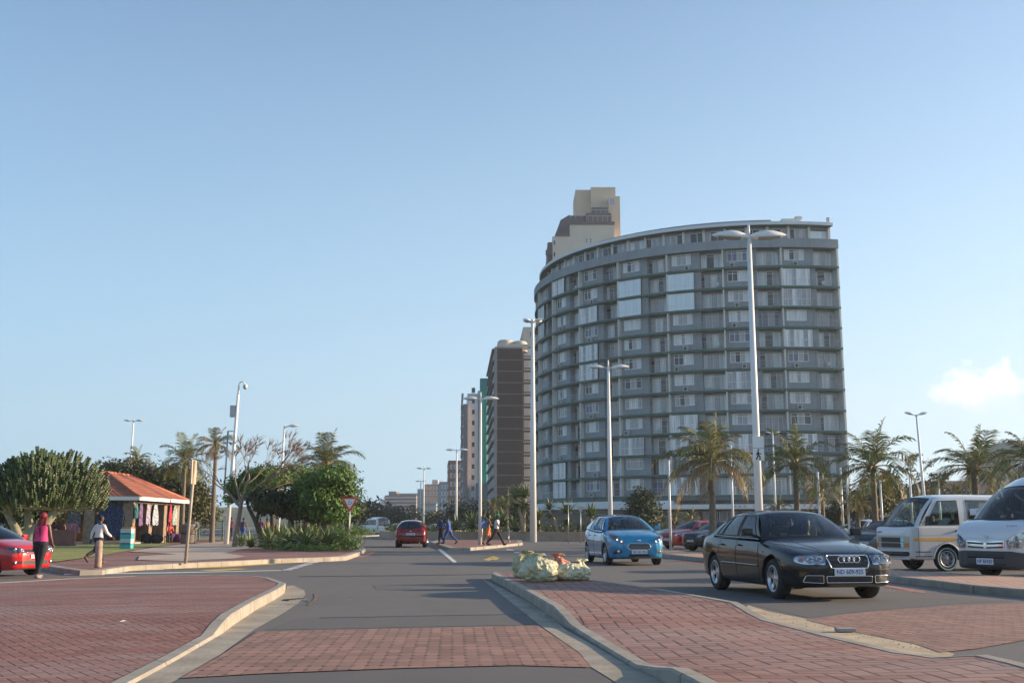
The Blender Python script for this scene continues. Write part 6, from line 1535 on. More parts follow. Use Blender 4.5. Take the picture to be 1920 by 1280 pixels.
def tree(name, label, cat, loc, trunk, blobs, n, size, lm, bm_=None, seed=1, limbs=4, group=None, flat=.4, clump=.4, lean=(0, 0), r=.18, core=True, shell=.55):
    rg = random.Random(seed); t = thing(name, label, cat, loc, 0, group); bm_ = bm_ or M_BARKD
    b = MB(); top = Vector((lean[0], lean[1], trunk)); b.tube([(0, 0, -.1), (lean[0] * .3, lean[1] * .3, trunk * .45), top], [r * 1.25, r, r * .8], 9, cap=False)
    for k in range(limbs):
        c, rr = blobs[k % len(blobs)]; e = Vector(c) + Vector((rg.uniform(-.5, .5) * rr[0], rg.uniform(-.5, .5) * rr[1], rg.uniform(-.3, .3) * rr[2]))
        m = top.lerp(e, .5) + Vector((rg.gauss(0, .2), rg.gauss(0, .2), -.15)); b.tube([top, m, e], [r * .6, r * .35, r * .15], 6, cap=False)
        for _ in range(4):
            e2 = e + Vector((rg.gauss(0, rr[0] * .35), rg.gauss(0, rr[1] * .35), rg.gauss(0, rr[2] * .3))); b.tube([m, (m + e2) / 2 + Vector((0, 0, .1)), e2], [r * .25, r * .16, r * .06], 4, cap=False)
    b.build('trunk', bm_, t)
    q = MB(); leaf_cloud(q, blobs, n, size, rg, 0, flat, clump, shell); q.build('crown', lm, t); return t
# ---- coconut palms
def frond(b, p, az, el, L_, rg, droop, dry=0.0, wid=1.0, wind=0.0, nl=34):
    d = Vector((math.cos(az) * math.cos(el), math.sin(az) * math.cos(el), math.sin(el))); pts = [Vector(p)]; n = 11
    for i in range(n):
        d = (d + Vector((wind * .05, 0, -droop * (.04 + .16 * (i / n) ** 1.2)))).normalized(); pts.append(pts[-1] + d * L_ / n)
    b.tube(pts, [.032 * L_ / 2.5 * (1 - i / n * .85) for i in range(n + 1)], 4, 1 if dry < .5 else 2, cap=False)
    for k in range(nl):
        t = .10 + .90 * k / nl; f = t * n; i = min(n - 1, int(f)); q = pts[i].lerp(pts[i + 1], f - i); tg = (pts[i + 1] - pts[i]).normalized()
        sd = tg.cross(Vector((0, 0, 1))); sd = sd.normalized() if sd.length > .1 else Vector((math.sin(az), -math.cos(az), 0)); un = sd.cross(tg)
        ll = L_ * .34 * wid * (math.sin(PI * (t * .86 + .12)) ** .55) * rg.uniform(.8, 1.12); w = .032 * L_ / 2.5 + .007
        for sg in (-1, 1):
            if rg.random() < .06: continue
            dd = (tg * .75 + sd * sg * .8 + un * (.15 - .25 * dry) + Vector((wind * .25, 0, -.12 - .35 * dry)) + Vector((rg.gauss(0, .08), rg.gauss(0, .08), rg.gauss(0, .08)))).normalized()
            m = q + dd * ll * .55; e = m + (dd + Vector((wind * .2, 0, -.55 - .35 * dry))).normalized() * ll * .5
            wv = tg * w
            mi = 2 if (dry > .5 or rg.random() < dry) else 0
            b.add([q - wv * .5, q + wv * .5, m + wv * .7, e, m - wv * .7], [(0, 1, 2, 4), (4, 2, 3)], mi)
def palm(label, loc, H, L_, seed, n=22, lean=(0, 0), dry=.22, wind=-.35, group='coconut palms along the car park', name='palm_tree', cat='palm tree', r=.13, thin=1.0):
    rg = random.Random(seed); t = thing(name, label, cat, loc, 0, group); b = MB(); n_ = 14; pts = []; rad = []
    for i in range(n_ + 1):
        q = i / n_; pts.append((lean[0] * q ** 1.6, lean[1] * q ** 1.6, -.1 + (H + .1) * q)); rad.append(r * (1.35 - .5 * q) * (1 + .12 * (i % 2)) if q > .03 else r * 1.7)
    b.tube(pts, rad, 10, cap=False); b.build('trunk', M_PTRUNK, t)
    top = Vector((lean[0], lean[1], H)); b = MB(); b.ball(top + Vector((0, 0, .1)), (r * 1.4, r * 1.4, .32), 10, 6, 2)
    for k in range(n):
        az = k * 2.39996 + rg.uniform(-.25, .25); u = k / n
        el = R(82 - 95 * u ** .9) + rg.uniform(-.1, .1); young = u < .3
        frond(b, top + Vector((math.cos(az) * r, math.sin(az) * r, .15 * (1 - u))), az, el, L_ * rg.uniform(.82, 1.05) * (.85 if young else 1), rg, 1.25 + 1.1 * u, dry * .5 if u < .72 else min(1, dry * .9 + .15), wid=thin, wind=wind)
    b.build('crown', [M_PALM, M_RACH, M_PALMD], t)
    for k in range(3):
        q = MB(); a = k * 2.1 + seed; q.ball(top + Vector((math.cos(a) * r * 1.6, math.sin(a) * r * 1.6, -.12)), (.1, .1, .13), 8, 6); q.build('coconut', mat('coconut_husk', (.16, .13, .05), .7), t)
    return t
def palm_at(label, u, vc, Yd, rpx, seed, **k):
    p = A(u, vc, Yd); L_ = rpx / 2050 * Yd * 1.12; return palm(label, (p.x, Yd, 0), p.z, L_, seed, **k)
palm_at('largest coconut palm with golden fronds left of the tallest lamp', 1333, 868, 50, 104, 3, n=23, lean=(.02, 0), dry=.60, r=.125)
palm_at('coconut palm right of the tallest lamp, in front of the curved block', 1491, 872, 56, 86, 5, n=19, r=.13, dry=.25)
palm_at('coconut palm just right of the corner of the curved block', 1636, 876, 55, 98, 7, n=20, r=.13, dry=.2)
palm_at('dark coconut palm above the roof of the old white minibus', 1826, 880, 52, 98, 9, n=20, r=.15, dry=.15)
palm_at('coconut palm cut by the right edge of the picture', 1938, 868, 48, 86, 12, n=22, dry=.2)
palm_at('small coconut palm under the right end of the curved block', 1541, 925, 64, 44, 14, n=16, r=.11, dry=.45)
palm_at('short dry palm at the foot of the palm by the block corner', 1607, 945, 60, 42, 15, n=16, r=.11, dry=.6)
palm_at('small palm under the second palm, nearly hidden by the sedan roof', 1460, 955, 62, 26, 16, n=12, r=.1, dry=.3)
GL = 'palms behind the kiosk and the umbrella trees'
palm_at('leaning coconut palm left of the sparse tall one, behind the kiosk hedge', 347, 866, 82, 58, 21, n=20, dry=.12, group=GL, wind=.2)
palm_at('tall thin palm with a sparse brown crown beside the camera mast', 405, 835, 72, 44, 22, n=16, dry=.75, group=GL, r=.12, wind=-.1)
palm_at('full yellowish coconut palm rising behind the umbrella trees', 612, 874, 66, 70, 23, n=26, dry=.30, group=GL, wind=.15)
palm_at('small distant palm behind the kiosk hedge, beside the lamp', 256, 862, 92, 32, 24, n=14, dry=.3, group=GL, wind=.1)
palm_at('distant palm far down the street left of the walking men', 776, 962, 150, 20, 25, n=14, dry=.2, group='palms far down the street', r=.2)
palm_at('dark palm at the foot of the brick slab block', 925, 950, 120, 26, 26, n=16, dry=.1, group='palms far down the street', r=.2)
palm_at('palm beside the hedge in front of the brick slab block', 950, 945, 118, 26, 27, n=16, dry=.1, group='palms far down the street', r=.2)
# ---- umbrella shaped trees on the left corner
def sc_(Yd): return Yd / 2050.0
def blob(u, v, ru, rv, Yd, base, dy=0, ry=None):
    p = A(u, v, Yd); s = Yd / 2050; return ((p.x - base[0], dy, p.z), (ru * s, (ry or ru) * s, rv * s))
Yd = 61; bs = (A(515, 900, Yd).x, Yd, .15)
tree('umbrella_tree', 'wide umbrella shaped green tree behind the aloe bed, left of its twin', 'tree', bs, 2.2, [blob(500, 900, 50, 19, Yd, bs), blob(545, 894, 34, 18, Yd, bs, .8), blob(452, 914, 34, 15, Yd, bs, .3), blob(568, 918, 26, 20, Yd, bs, .5), blob(430, 935, 18, 14, Yd, bs, .8)], 11000, .105, M_LEAFM, M_BARKD, 31, 7, 'umbrella shaped trees on the corner', clump=.22, lean=(-.1, 0), r=.14)
Yd = 57; bs = (A(612, 900, Yd).x, Yd, .15)
tree('umbrella_tree', 'dense leaning green tree above the give way sign', 'tree', bs, 1.7, [blob(625, 902, 48, 22, Yd, bs), blob(600, 935, 44, 30, Yd, bs), blob(640, 930, 28, 24, Yd, bs, .5), blob(580, 915, 30, 26, Yd, bs, .4), blob(618, 962, 44, 26, Yd, bs, .5), blob(575, 955, 36, 26, Yd, bs, .8)], 15000, .11, M_LEAFM, M_BARKD, 32, 7, 'umbrella shaped trees on the corner', clump=.22, r=.14)
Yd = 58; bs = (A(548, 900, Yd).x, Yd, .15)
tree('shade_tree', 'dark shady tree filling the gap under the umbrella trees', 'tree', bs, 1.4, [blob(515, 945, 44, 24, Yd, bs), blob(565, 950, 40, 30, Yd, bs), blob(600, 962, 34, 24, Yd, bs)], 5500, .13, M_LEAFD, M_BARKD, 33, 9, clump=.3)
# forked dark stem in the aloe bed
t = thing('forked_tree', 'leaning dark stem forking up into the umbrella tree beside the bare tree', 'tree', tuple(P(494, 1024, .15))); s = P(494, 1024).y / 2050
b = MB(); b.tube([(0, 0, 0), (-14 * s, .1, 38 * s), (-28 * s, .2, 62 * s), (-34 * s, .2, 82 * s)], [.15, .12, .09, .06], 8, cap=False); b.tube([(-14 * s, .1, 38 * s), (-10 * s, .3, 66 * s), (6 * s, .5, 96 * s)], [.10, .08, .05], 8, cap=False); b.build('trunk', M_BARKD, t)
q = MB(); leaf_cloud(q, [((-30 * s, .2, 92 * s), (.5, .5, .35)), ((8 * s, .5, 102 * s), (.5, .5, .3))], 500, .09, random.Random(4), clump=.2); q.build('crown', M_LEAFM, t)
# bare tree
rg = random.Random(41); pb = P(440, 1024, .15); t = thing('bare_tree', 'bare brown tree spreading thin wind swept twigs above the umbrella tree', 'tree', tuple(pb)); s = pb.y / 2050
b = MB(); tips = []
b.tube([(0, 0, -.05), (4 * s, 0, 40 * s), (10 * s, 0, 88 * s)], [.16, .12, .09], 9, cap=False)
for (d, L_) in (((-.75, .1, .6), 34), ((.8, .2, .75), 44), ((.15, -.2, 1), 34), ((1.0, -.1, .45), 42), ((-.25, .3, .9), 36)):
    branches(b, (10 * s, 0, (84 if d[0] > 0 else 70) * s), d, L_ * s * 1.28, .085, 4, rg, tips, spread=.46, up=.13, k=(2, 3), shrink=.74)
for p_, d_ in list(tips):
    for _ in range(5):
        e = p_ + (d_ + Vector((rg.gauss(.45, .4), rg.gauss(0, .4), rg.gauss(.1, .3)))).normalized() * rg.uniform(.2, .5); b.tube([p_, (p_ + e) / 2 + Vector((0, 0, .03)), e], [.014, .011, .006], 3, cap=False)
b.build('trunk', M_BARK, t)
q = MB(); leaf_cloud(q, [((58 * s, .2, 150 * s), (.35, .3, .3)), ((128 * s, 0, 190 * s), (.16, .15, .1))], 260, .045, rg, clump=.12); q.build('foliage', M_LEAFO, t)
# dense hedge tree behind the kiosk
Yd = 86; bs = (A(290, 900, Yd).x, Yd, 0)
tree('hedge_tree', 'broad rounded olive coloured tree mass directly behind the tiled kiosk', 'tree', bs, 1.6, [blob(245, 895, 70, 36, Yd, bs, 0, 40), blob(320, 905, 60, 34, Yd, bs, 0, 40), blob(365, 935, 34, 42, Yd, bs, 0, 40), blob(210, 900, 40, 36, Yd, bs, 0, 40), blob(345, 960, 50, 36, Yd, bs, 1), blob(285, 925, 90, 50, Yd, bs, 1, 40), blob(240, 950, 60, 50, Yd, bs, 1, 40), blob(375, 965, 26, 30, Yd, bs, 1)], 26000, .17, M_LEAFO, M_BARKD, 51, 5, clump=.38, r=.2)
# street trees far away
for (lb, u, v, ru, rv, Yd, sd, lm) in (('dark round tree right of the give way sign', 652, 950, 20, 24, 80, 61, M_LEAFD), ('dark low tree at the left end of the street', 684, 958, 18, 12, 230, 62, M_LEAFD), ('far tree in front of the striped hotel', 722, 968, 30, 18, 260, 63, M_LEAFD), ('far dark tree behind the pair of men in blue', 815, 978, 26, 14, 200, 64, M_LEAFD), ('far tree under the brown block', 860, 968, 22, 20, 180, 65, M_LEAFD),
        ('far dark bushy tree under the teal striped tower', 893, 970, 22, 18, 160, 66, M_LEAFD), ('dark tree at the left foot of the brick slab block', 962, 962, 26, 22, 140, 67, M_LEAFD), ('far low tree left of the striped hotel', 745, 978, 22, 12, 210, 68, M_LEAFD)):
    p = A(u, v, Yd); bs = (p.x, Yd, 0); s = Yd / 2050
    tree('street_tree', lb, 'tree', bs, max(.8, p.z - rv * s), [blob(u, v, ru, rv, Yd, bs), blob(u + ru * .5, v + rv * .4, ru * .6, rv * .7, Yd, bs), blob(u - ru * .5, v + rv * .3, ru * .6, rv * .7, Yd, bs)], 1400, .0032 * Yd * .7, lm, M_BARKD, sd, 3, 'far street trees', clump=.007 * Yd, r=.2)
# conical dark tree before the curved block, feathery casuarina, masses behind the palms
Yd = 88; bs = (A(1205, 900, Yd).x, Yd, 0)
tree('dark_tree', 'dark conical bushy tree before the base of the curved block', 'tree', bs, .8, [blob(1205, 955, 34, 34, Yd, bs), blob(1193, 932, 16, 20, Yd, bs), blob(1216, 934, 17, 20, Yd, bs), blob(1205, 972, 38, 18, Yd, bs)], 6000, .13, M_LEAFD, M_BARKD, 71, 5, clump=.25)
for (lb, bl, Yd, sd, lm, nn) in (('tangled dark green tree mass behind the palms right of the curved block', [(1620, 940, 50, 40), (1665, 930, 46, 42), (1700, 945, 40, 40), (1655, 905, 30, 22)], 74, 72, M_LEAFO, 7000), ('dark green bushes in front of the low cream house', [(1760, 945, 46, 38), (1805, 950, 40, 34), (1730, 955, 34, 30)], 78, 73, M_LEAFO, 5000), ('dark scrub between the small palms and the pair of white poles', [(1575, 965, 30, 24), (1540, 972, 26, 18)], 76, 74, M_LEAFO, 2400)):
    bs = (A(bl[0][0], 900, Yd).x, Yd, 0); tree('bushy_tree', lb, 'tree', bs, 1.0, [blob(*q, Yd, bs, (i % 3) * .8) for i, q in enumerate(bl)], nn, .12, lm, M_BARKD, sd, 5, 'bushy trees behind the car park', clump=.35)
rg = random.Random(77); Yd = 66; p0 = A(1722, 960, Yd); t = thing('feathery_tree', 'sparse feathery tree with loose twigs behind the lamp with two raised heads', 'tree', (p0.x, Yd, 0)); b = MB(); tips = []
b.tube([(0, 0, -.1), (.05, 0, 1.6), (0, 0, 3.0)], [.14, .1, .07], 8, cap=False)
for d in ((.5, .1, .8), (-.45, .1, .9), (.1, .3, 1), (.9, 0, .5), (-.8, 0, .6)): branches(b, (0, 0, 2.4), d, 1.1, .05, 3, rg, tips, .45, .12, (2, 3))
b.build('trunk', M_BARKD, t); q = MB()
for p_, d_ in tips: leaf_cloud(q, [(tuple(p_), (.22, .22, .14))], 44, .06, rg, clump=.10, shell=.2)
q.build('crown', M_LEAFO, t)
# ---- candelabra tree at the far left
M_EUPH = leafmat('candelabra_green', (.028, .052, .014), (.085, .125, .030), 1.5, .5, .06)
rg = random.Random(81); Yd = 44; pb = A(62, 1020, Yd); t = thing('candelabra_tree', 'huge dense candelabra tree with upright segmented green arms at the far left', 'tree', (pb.x, Yd, .12)); s = Yd / 2050
X_ = lambda u: A(u, 900, Yd).x - pb.x; Z_ = lambda v: A(960, v, Yd).z - .12
b = MB(); b.tube([(X_(52), 0, -.05), (X_(66), 0, Z_(1000)), (X_(95), 0, Z_(975)), (X_(106), .1, Z_(955))], [.32, .24, .20, .17], 10, cap=False)
b.tube([(X_(48), .2, 0), (X_(30), .3, Z_(990)), (X_(10), .3, Z_(960))], [.25, .18, .12], 8, cap=False)
b.tube([(X_(60), .5, 0), (X_(50), .5, Z_(985)), (X_(45), .5, Z_(950))], [.25, .18, .12], 8, cap=False)
hub = [Vector((X_(106), .1, Z_(955))), Vector((X_(20), .3, Z_(965))), Vector((X_(50), .5, Z_(955)))]
g = MB(); ends = []
cx, cz, rx, rz_ = X_(80), Z_(925), 106 * s, 80 * s
n = 1900
for k in range(n):
    a = rg.uniform(0, 2 * PI); u = rg.uniform(-.35, 1); h = math.sqrt(max(0, 1 - u * u)) if u > 0 else math.sqrt(max(0, 1 - (u * .9) ** 2))
    q = rg.uniform(.55, 1.0) ** .7 * (1 + .08 * math.sin(3 * a)); e = Vector((cx + rx * h * math.cos(a) * q, .2 + rx * .85 * h * math.sin(a) * q, cz + rz_ * (u if u > 0 else u * .9) * q)); ends.append(e)
for i, e in enumerate(ends):
    H_ = rg.uniform(.18, .38); w = rg.uniform(.040, .062); pts = []; rad = []; ln = Vector(((e.x - cx) * .08, (e.y - .2) * .08, 0)); ns = 4
    for k in range(ns * 2 + 1): q = k / (ns * 2); pts.append(e + Vector((ln.x * q, ln.y * q, H_ * (q - .5)))); rad.append(w * (1.0 if k % 2 else .62) * (1 if q < .95 else .5))
    g.tube(pts, rad, 4, 0, sm=False)
for i in range(0, n, 9):
    e = ends[i]; hb = min(hub, key=lambda h_: (h_ - e).length); m = hb.lerp(e, .55) + Vector((0, 0, -.25 * abs(e.x - hb.x) * .3)); b.tube([hb, m, e + Vector((0, 0, -.15))], [.07, .045, .035], 5, cap=False)
b.build('trunk', mat('pale_grey_bark', (.30, .27, .19), .85, var=.25, scale=5), t); g.build('crown', M_EUPH, t)
tree('under_tree', 'dark shrubby tree under the candelabra tree at the left edge', 'tree', (A(20, 900, 50).x, 50, 0), .6, [blob(20, 960, 60, 26, 50, (A(20, 900, 50).x, 50, 0)), blob(80, 945, 50, 30, 50, (A(20, 900, 50).x, 50, 0), 1)], 3500, .12, M_LEAFD, M_BARKD, 83, 4, clump=.25)
# ---- aloes and hedges
M_ALOE = leafmat('aloe_leaf', (.10, .15, .05), (.22, .27, .10), 3, .5, .08, c3=(.36, .22, .10))
M_HEDGE = leafmat('hedge_leaf', (.05, .11, .016), (.17, .26, .045), 2.5)
def aloe_mesh(seed, n=26, L_=.62, w=.065):
    rg = random.Random(seed); b = MB()
    for k in range(n):
        az = k * 2.4 + rg.uniform(-.2, .2); el = R(80 - 62 * (k / n)) + rg.uniform(-.1, .1); ll = L_ * rg.uniform(.8, 1.15); d = Vector((math.cos(az) * math.cos(el), math.sin(az) * math.cos(el), math.sin(el))); p = Vector((0, 0, .08)); sd = Vector((-math.sin(az), math.cos(az), 0)); row = []
        for i in range(7):
            q = i / 6; ww = w * (1 - q ** 1.5) + .004; up = sd.cross(d); row.append([p - sd * ww, p - up * ww * .35, p + sd * ww]); p = p + d * ll / 6; d = (d + Vector((0, 0, -.10 - .10 * (k / n) + (.12 if q > .6 else 0)))).normalized()
        b.add([v for r_ in row for v in r_], [f for i in range(6) for f in ((i * 3, i * 3 + 1, i * 3 + 4, i * 3 + 3), (i * 3 + 1, i * 3 + 2, i * 3 + 5, i * 3 + 4))], 0, True)
    return b.mesh('aloe_plant', M_ALOE)
AL = [aloe_mesh(k) for k in range(4)]
random.seed(19)
def aloe(label, loc, s, k, group): 
    o = bpy.data.objects.new('aloe_plant', AL[k % 4]); COL.objects.link(o); o.location = loc; o.scale = (s, s, s * rnd(.95, 1.15)); o.rotation_euler = (0, 0, rnd(0, 6)); return tag(o, label, 'aloe', group)
GA = 'aloes in the corner bed'
al = [(452, 1023, .7), (470, 1026, .8), (505, 1024, 1.0), (515, 1018, 1.25), (527, 1025, 1.15), (538, 1016, 1.3), (549, 1026, 1.2), (560, 1020, 1.3), (572, 1027, 1.1), (580, 1018, 1.3), (592, 1026, 1.2), (603, 1019, 1.25), (614, 1027, 1.15), (497, 1014, 1.1), (522, 1010, 1.2), (556, 1011, 1.2), (588, 1011, 1.2), (610, 1012, 1.1), (625, 1024, 1.0)]
for i, (u, v, s) in enumerate(al): aloe('spiky green aloe in the crowded bed at the corner, one among many of its kind', tuple(P(u, v + 4, .15)), s * 1.5, i, GA)
b = MB(); rg = random.Random(9)
bl = []
for (u, v, w_, h_) in ((650, 1031, 26, 28), (630, 1026, 26, 28), (664, 1029, 14, 22), (600, 1018, 40, 14), (560, 1016, 40, 13), (520, 1017, 34, 12), (540, 1030, 40, 9), (590, 1032, 44, 9), (500, 1029, 24, 8), (620, 1030, 30, 12), (610, 1015, 30, 18)):
    p = P(u, v, .15); s = p.y / 2050; bl.append((Vector((p.x, p.y, .15 + h_ * s * .55)), (w_ * s, w_ * s * .8, h_ * s * .75)))
leaf_cloud(b, bl, 15000, .07, rg, clump=.16, shell=.5); tag(b.build('hedge', M_HEDGE), 'low bright green hedge around the aloe bed under the give way sign', 'hedge')
b = MB(); bl = []
for k in range(12):
    u = 592 + k * 8; v = 1002.5 - (k * .05); p = P(u, v, .15); bl.append((Vector((p.x, p.y, .55)), (1.3, 1.0, .6)))
leaf_cloud(b, bl, 5000, .13, rg, clump=.3); tag(b.build('hedge', M_HEDGE), 'long low green hedge on the verge left of the dark red hatchback', 'hedge')
b = MB(); bl = []
for k in range(60):
    a = R(180 + k * 3); 
    for rr in (17.2, 15.5): bl.append((Vector((RB.x + rr * 1.05 * math.cos(a), RB.y + rr * math.sin(a), .95)), (1.1, .9, .42)))
leaf_cloud(b, bl, 11000, .12, rg, clump=.3); tag(b.build('hedge', leafmat('dark_hedge_leaf', (.020, .045, .010), (.065, .11, .022), 1.5)), 'dark green hedge planted inside the tan wall of the roundabout', 'hedge')
# tree aloes and rosettes on the roundabout
def tree_aloe(label, u, vtop, Yd, h_lean=0, s=1.0, z0=.7, two=False):
    p = A(u, vtop, Yd); t = thing('tree_aloe', label, 'aloe', (p.x - h_lean, Yd, z0), 0, 'tree aloes on the roundabout'); H_ = p.z - z0
    b = MB(); b.tube([(0, 0, 0), (h_lean * .35, 0, H_ * .5), (h_lean, 0, H_)], [.16, .12, .10], 8, cap=False); b.build('trunk', mat('straw_trunk', (.36, .27, .16), .9, var=.25, scale=6), t)
    o = part('rosette', AL[int(u) % 4], t, (h_lean, 0, H_ - .05)); o.scale = (1.9 * s,) * 3
    o = part('rosette', AL[int(u + 1) % 4], t, (h_lean, 0, H_ - .22), 1.3); o.scale = (1.8 * s, 1.8 * s, -.9 * s)
for q in (('tall tree aloe left of its pair beside the high mast', 968, 938, 92, -.6, 1.15), ('tall tree aloe touching the high mast on its left', 985, 936, 92, .15, 1.15), ('leaning straw coloured tree aloe right of the high mast', 1030, 957, 92, -.7, .85), ('bushy tree aloe in front of the stone base wall', 1063, 966, 92, 0, 1.2), ('short tree aloe at the left edge of the bright blue hatchback', 1108, 972, 92, 0, 1.15), ('short dark tree aloe between the high mast and the leaning one', 1010, 975, 93, 0, .9)): tree_aloe(q[0], q[1], q[2], q[3], q[4], q[5])
for i, (u, v, s, lb) in enumerate(((885, 983, 2.6, 'large grey green agave left of the median lamp on the roundabout'), (925, 982, 2.4, 'large agave right of the keep left sign'), (855, 985, 2.0, 'agave at the left part of the roundabout bed'), (966, 987, 2.2, 'low agave behind the grey post'), (1140, 985, 2.0, 'low agave hidden behind the bright blue hatchback'), (942, 978, 2.4, 'tall agave behind the man in the green cap'))):
    p = A(u, v, 93); o = aloe(lb, (p.x, 93, p.z - .55), s, i, 'agaves on the roundabout')
# small shrubs by the car park
for i, (lb, u, v, Yd, s, dr) in enumerate((('dry yellowish shrub palm behind the crimson hatchback', 1265, 968, 72, 26, .7), ('small dry shrub palm left of the largest palm trunk', 1295, 965, 70, 22, .6))):
    palm_at(lb, u, v + 8, Yd, s, 90 + i, n=12, r=.1, dry=dr, group='small shrub palms')
# ------------------------------------------------------------------ kiosk
KX0, KX1, KY0, KY1 = -28.0, -22.6, 66.0, 75.2; KZ = .15
def _tile():
    t = NT('red_clay_tiles'); sp = t.n('ShaderNodeSeparateXYZ'); t.l(t.coord(), sp.inputs[0])
    rows = t.math('FRACT', t.math('MULTIPLY', sp.outputs[2], 5.2)); edge = t.math('LESS_THAN', rows, .22)
    c = t.mix(t.ramp(t.noise(1.6, 5, .65), .3, .7), (.26, .07, .038), (.41, .145, .08)); c = t.mix(t.math('MULTIPLY', edge, .55), c, (.12, .04, .025))
    wv = t.math('SINE', t.math('MULTIPLY', t.math('ADD', sp.outputs[0], sp.outputs[1]), 22)); c = t.mix(t.math('MULTIPLY', t.math('LESS_THAN', wv, -.55), .35), c, (.15, .05, .03))
    t.set(Base_Color=c, Roughness=.8); t.bump(t.math('ADD', rows, t.math('MULTIPLY', wv, .3)), .6, .04); return t.m
kio = thing('market_kiosk', 'open kiosk with red tiled hip roof and stone pillars hung with goods', 'kiosk', (KX1, KY0, KZ))
W_, D_ = KX1 - KX0, KY1 - KY0; EZ, RZ = 2.78, 4.35; ov = .45
b = MB(); e = [(-W_ - ov, -ov, EZ), (ov, -ov, EZ), (ov, D_ + ov, EZ), (-W_ - ov, D_ + ov, EZ)]; r_ = [(-W_ / 2, W_ / 2 - .1, RZ), (-W_ / 2, D_ - W_ / 2 + .1, RZ)]
b.add(e + r_, [(0, 1, 4), (1, 2, 5, 4), (2, 3, 5), (3, 0, 4, 5), (3, 2, 1, 0)]); rf = b.build('roof', _tile(), kio)
b = MB(); 
for p0, p1 in ((e[0], r_[0]), (e[1], r_[0]), (e[2], r_[1]), (e[3], r_[1]), (r_[0], r_[1])): b.tube([p0, p1], .09, 8)
b.build('ridge_tiles', mat('ridge_tile', (.42, .13, .07), .8, var=.2), rf)
b = MB(); b.box((-W_ / 2, -ov - .02, EZ - .11), (W_ + 2 * ov, .04, .22)); b.box((ov + .02, D_ / 2, EZ - .112), (.04, D_ + 2 * ov + .08, .22)); b.build('fascia_board', M_WHITE, kio)
M_ST = mat('rough_stone', (.26, .19, .14), .9, var=.35, scale=4, bump=.6)
for (x, y) in ((-.3, .3), (-.3, 3.3), (-.3, 6.2), (-.3, D_ - .3), (-2.6, .3), (-W_ + .3, .3), (-W_ + .3, D_ - .3), (-W_ + .3, 5)):
    b = MB(); b.box((x, y, (EZ - .1) / 2), (.62, .62, EZ - .1)); b.build('pillar', M_ST, kio, bevel=.03)
b = MB(); b.box((-W_ / 2, D_ / 2, .02), (W_, D_, .16)); b.build('floor', M_CONC, kio)
b = MB(); b.box((-W_ + .12, D_ / 2, 1.2), (.12, D_ - .6, 2.3)); b.box((-W_ / 2, D_ - .12, 1.2), (W_ - .6, .12, 2.3)); b.build('back_wall', M_ST, kio)
b = MB(); b.box((.12, D_ / 2, EZ - .35), (.05, D_ - .6, .05)); b.box((-W_ / 2, -.02, EZ - .35), (W_ - .6, .05, .05)); b.build('hanging_rail', M_BARKD, kio)
def cloth_piece(name, label, cat, x, y, z, w, h, col, face='X', seed=0, group='goods hung up at the kiosk'):
    rg = random.Random(seed); b = MB(); n, m = 8, 7; vs = []
    for side in (0, .02):
        for j in range(m + 1):
            for i in range(n + 1):
                u = i / n - .5; v = j / m; ww = w * (.55 + .45 * min(1, v * 2.2)) * (1 + .08 * math.sin(v * 7 + seed)); off = .05 * math.sin(i * 2.1 + seed) * (.3 + v) + side
                vs.append((off, u * ww, -v * h * (1 + .06 * math.sin(i * 1.7 + seed))) if face == 'X' else (u * ww, off, -v * h))
    st_ = (n + 1) * (m + 1); f = []
    for s_ in (0, st_):
        for j in range(m):
            for i in range(n): f.append((s_ + j * (n + 1) + i, s_ + j * (n + 1) + i + 1, s_ + (j + 1) * (n + 1) + i + 1, s_ + (j + 1) * (n + 1) + i))
    b.add(vs, f, 0, True); t = NT('cloth_' + str(seed)); t.set(Base_Color=t.mix(t.ramp(t.noise(9, 3, .6), .45, .55), tuple(c * .45 for c in col), tuple(min(.6, c * .95 + .02) for c in col)), Roughness=.9)
    o = b.build(name, t.m); o.location = (KX1 + x, KY0 + y, KZ + z); return tag(o, label, cat, group)
cloth_piece('hanging_dress', 'purple patterned dress hanging nearest the front corner of the kiosk', 'dress', .16, .9, 2.38, .9, 1.35, (.16, .10, .24), 'X', 1)
cloth_piece('hanging_dress', 'pale lilac dress hanging second from the front corner of the kiosk', 'dress', .16, 2.2, 2.38, .9, 1.25, (.40, .34, .46), 'X', 2)
cloth_piece('hanging_dress', 'white and blue dress hanging third from the front corner of the kiosk', 'dress', .16, 3.6, 2.38, 1.0, 1.3, (.42, .46, .52), 'X', 3)
cloth_piece('hanging_scarf', 'bright red scarf hanging near the far end of the kiosk', 'scarf', .16, 6.7, 2.38, .45, 1.5, (.55, .03, .08), 'X', 4)
cloth_piece('hanging_dress', 'green and white shirt beside the red scarf at the kiosk', 'shirt', .16, 7.7, 2.38, .8, 1.3, (.36, .44, .38), 'X', 5)
cloth_piece('hanging_sheet', 'large blue cloth hung in the front opening of the kiosk', 'cloth', -1.3, .0, 2.36, 1.7, 2.0, (.035, .055, .15), 'Y', 6)
cloth_piece('hanging_dress', 'grey patterned dress hanging left of the large blue cloth', 'dress', -3.5, .0, 2.36, .9, 1.4, (.18, .16, .17), 'Y', 7)
cloth_piece('hanging_dress', 'pink and white top hanging low left of the large blue cloth', 'shirt', -3.5, -.12, 1.2, .9, .6, (.55, .20, .25), 'Y', 8)
cloth_piece('hanging_dress', 'dark green dress hanging deep inside the right side of the kiosk', 'dress', -.5, 4.6, 2.38, .9, 1.4, (.06, .12, .07), 'X', 9)
cloth_piece('hanging_dress', 'orange brown dress hanging inside the kiosk behind the lilac one', 'dress', -.5, 2.9, 2.38, .9, 1.4, (.30, .13, .05), 'X', 10)
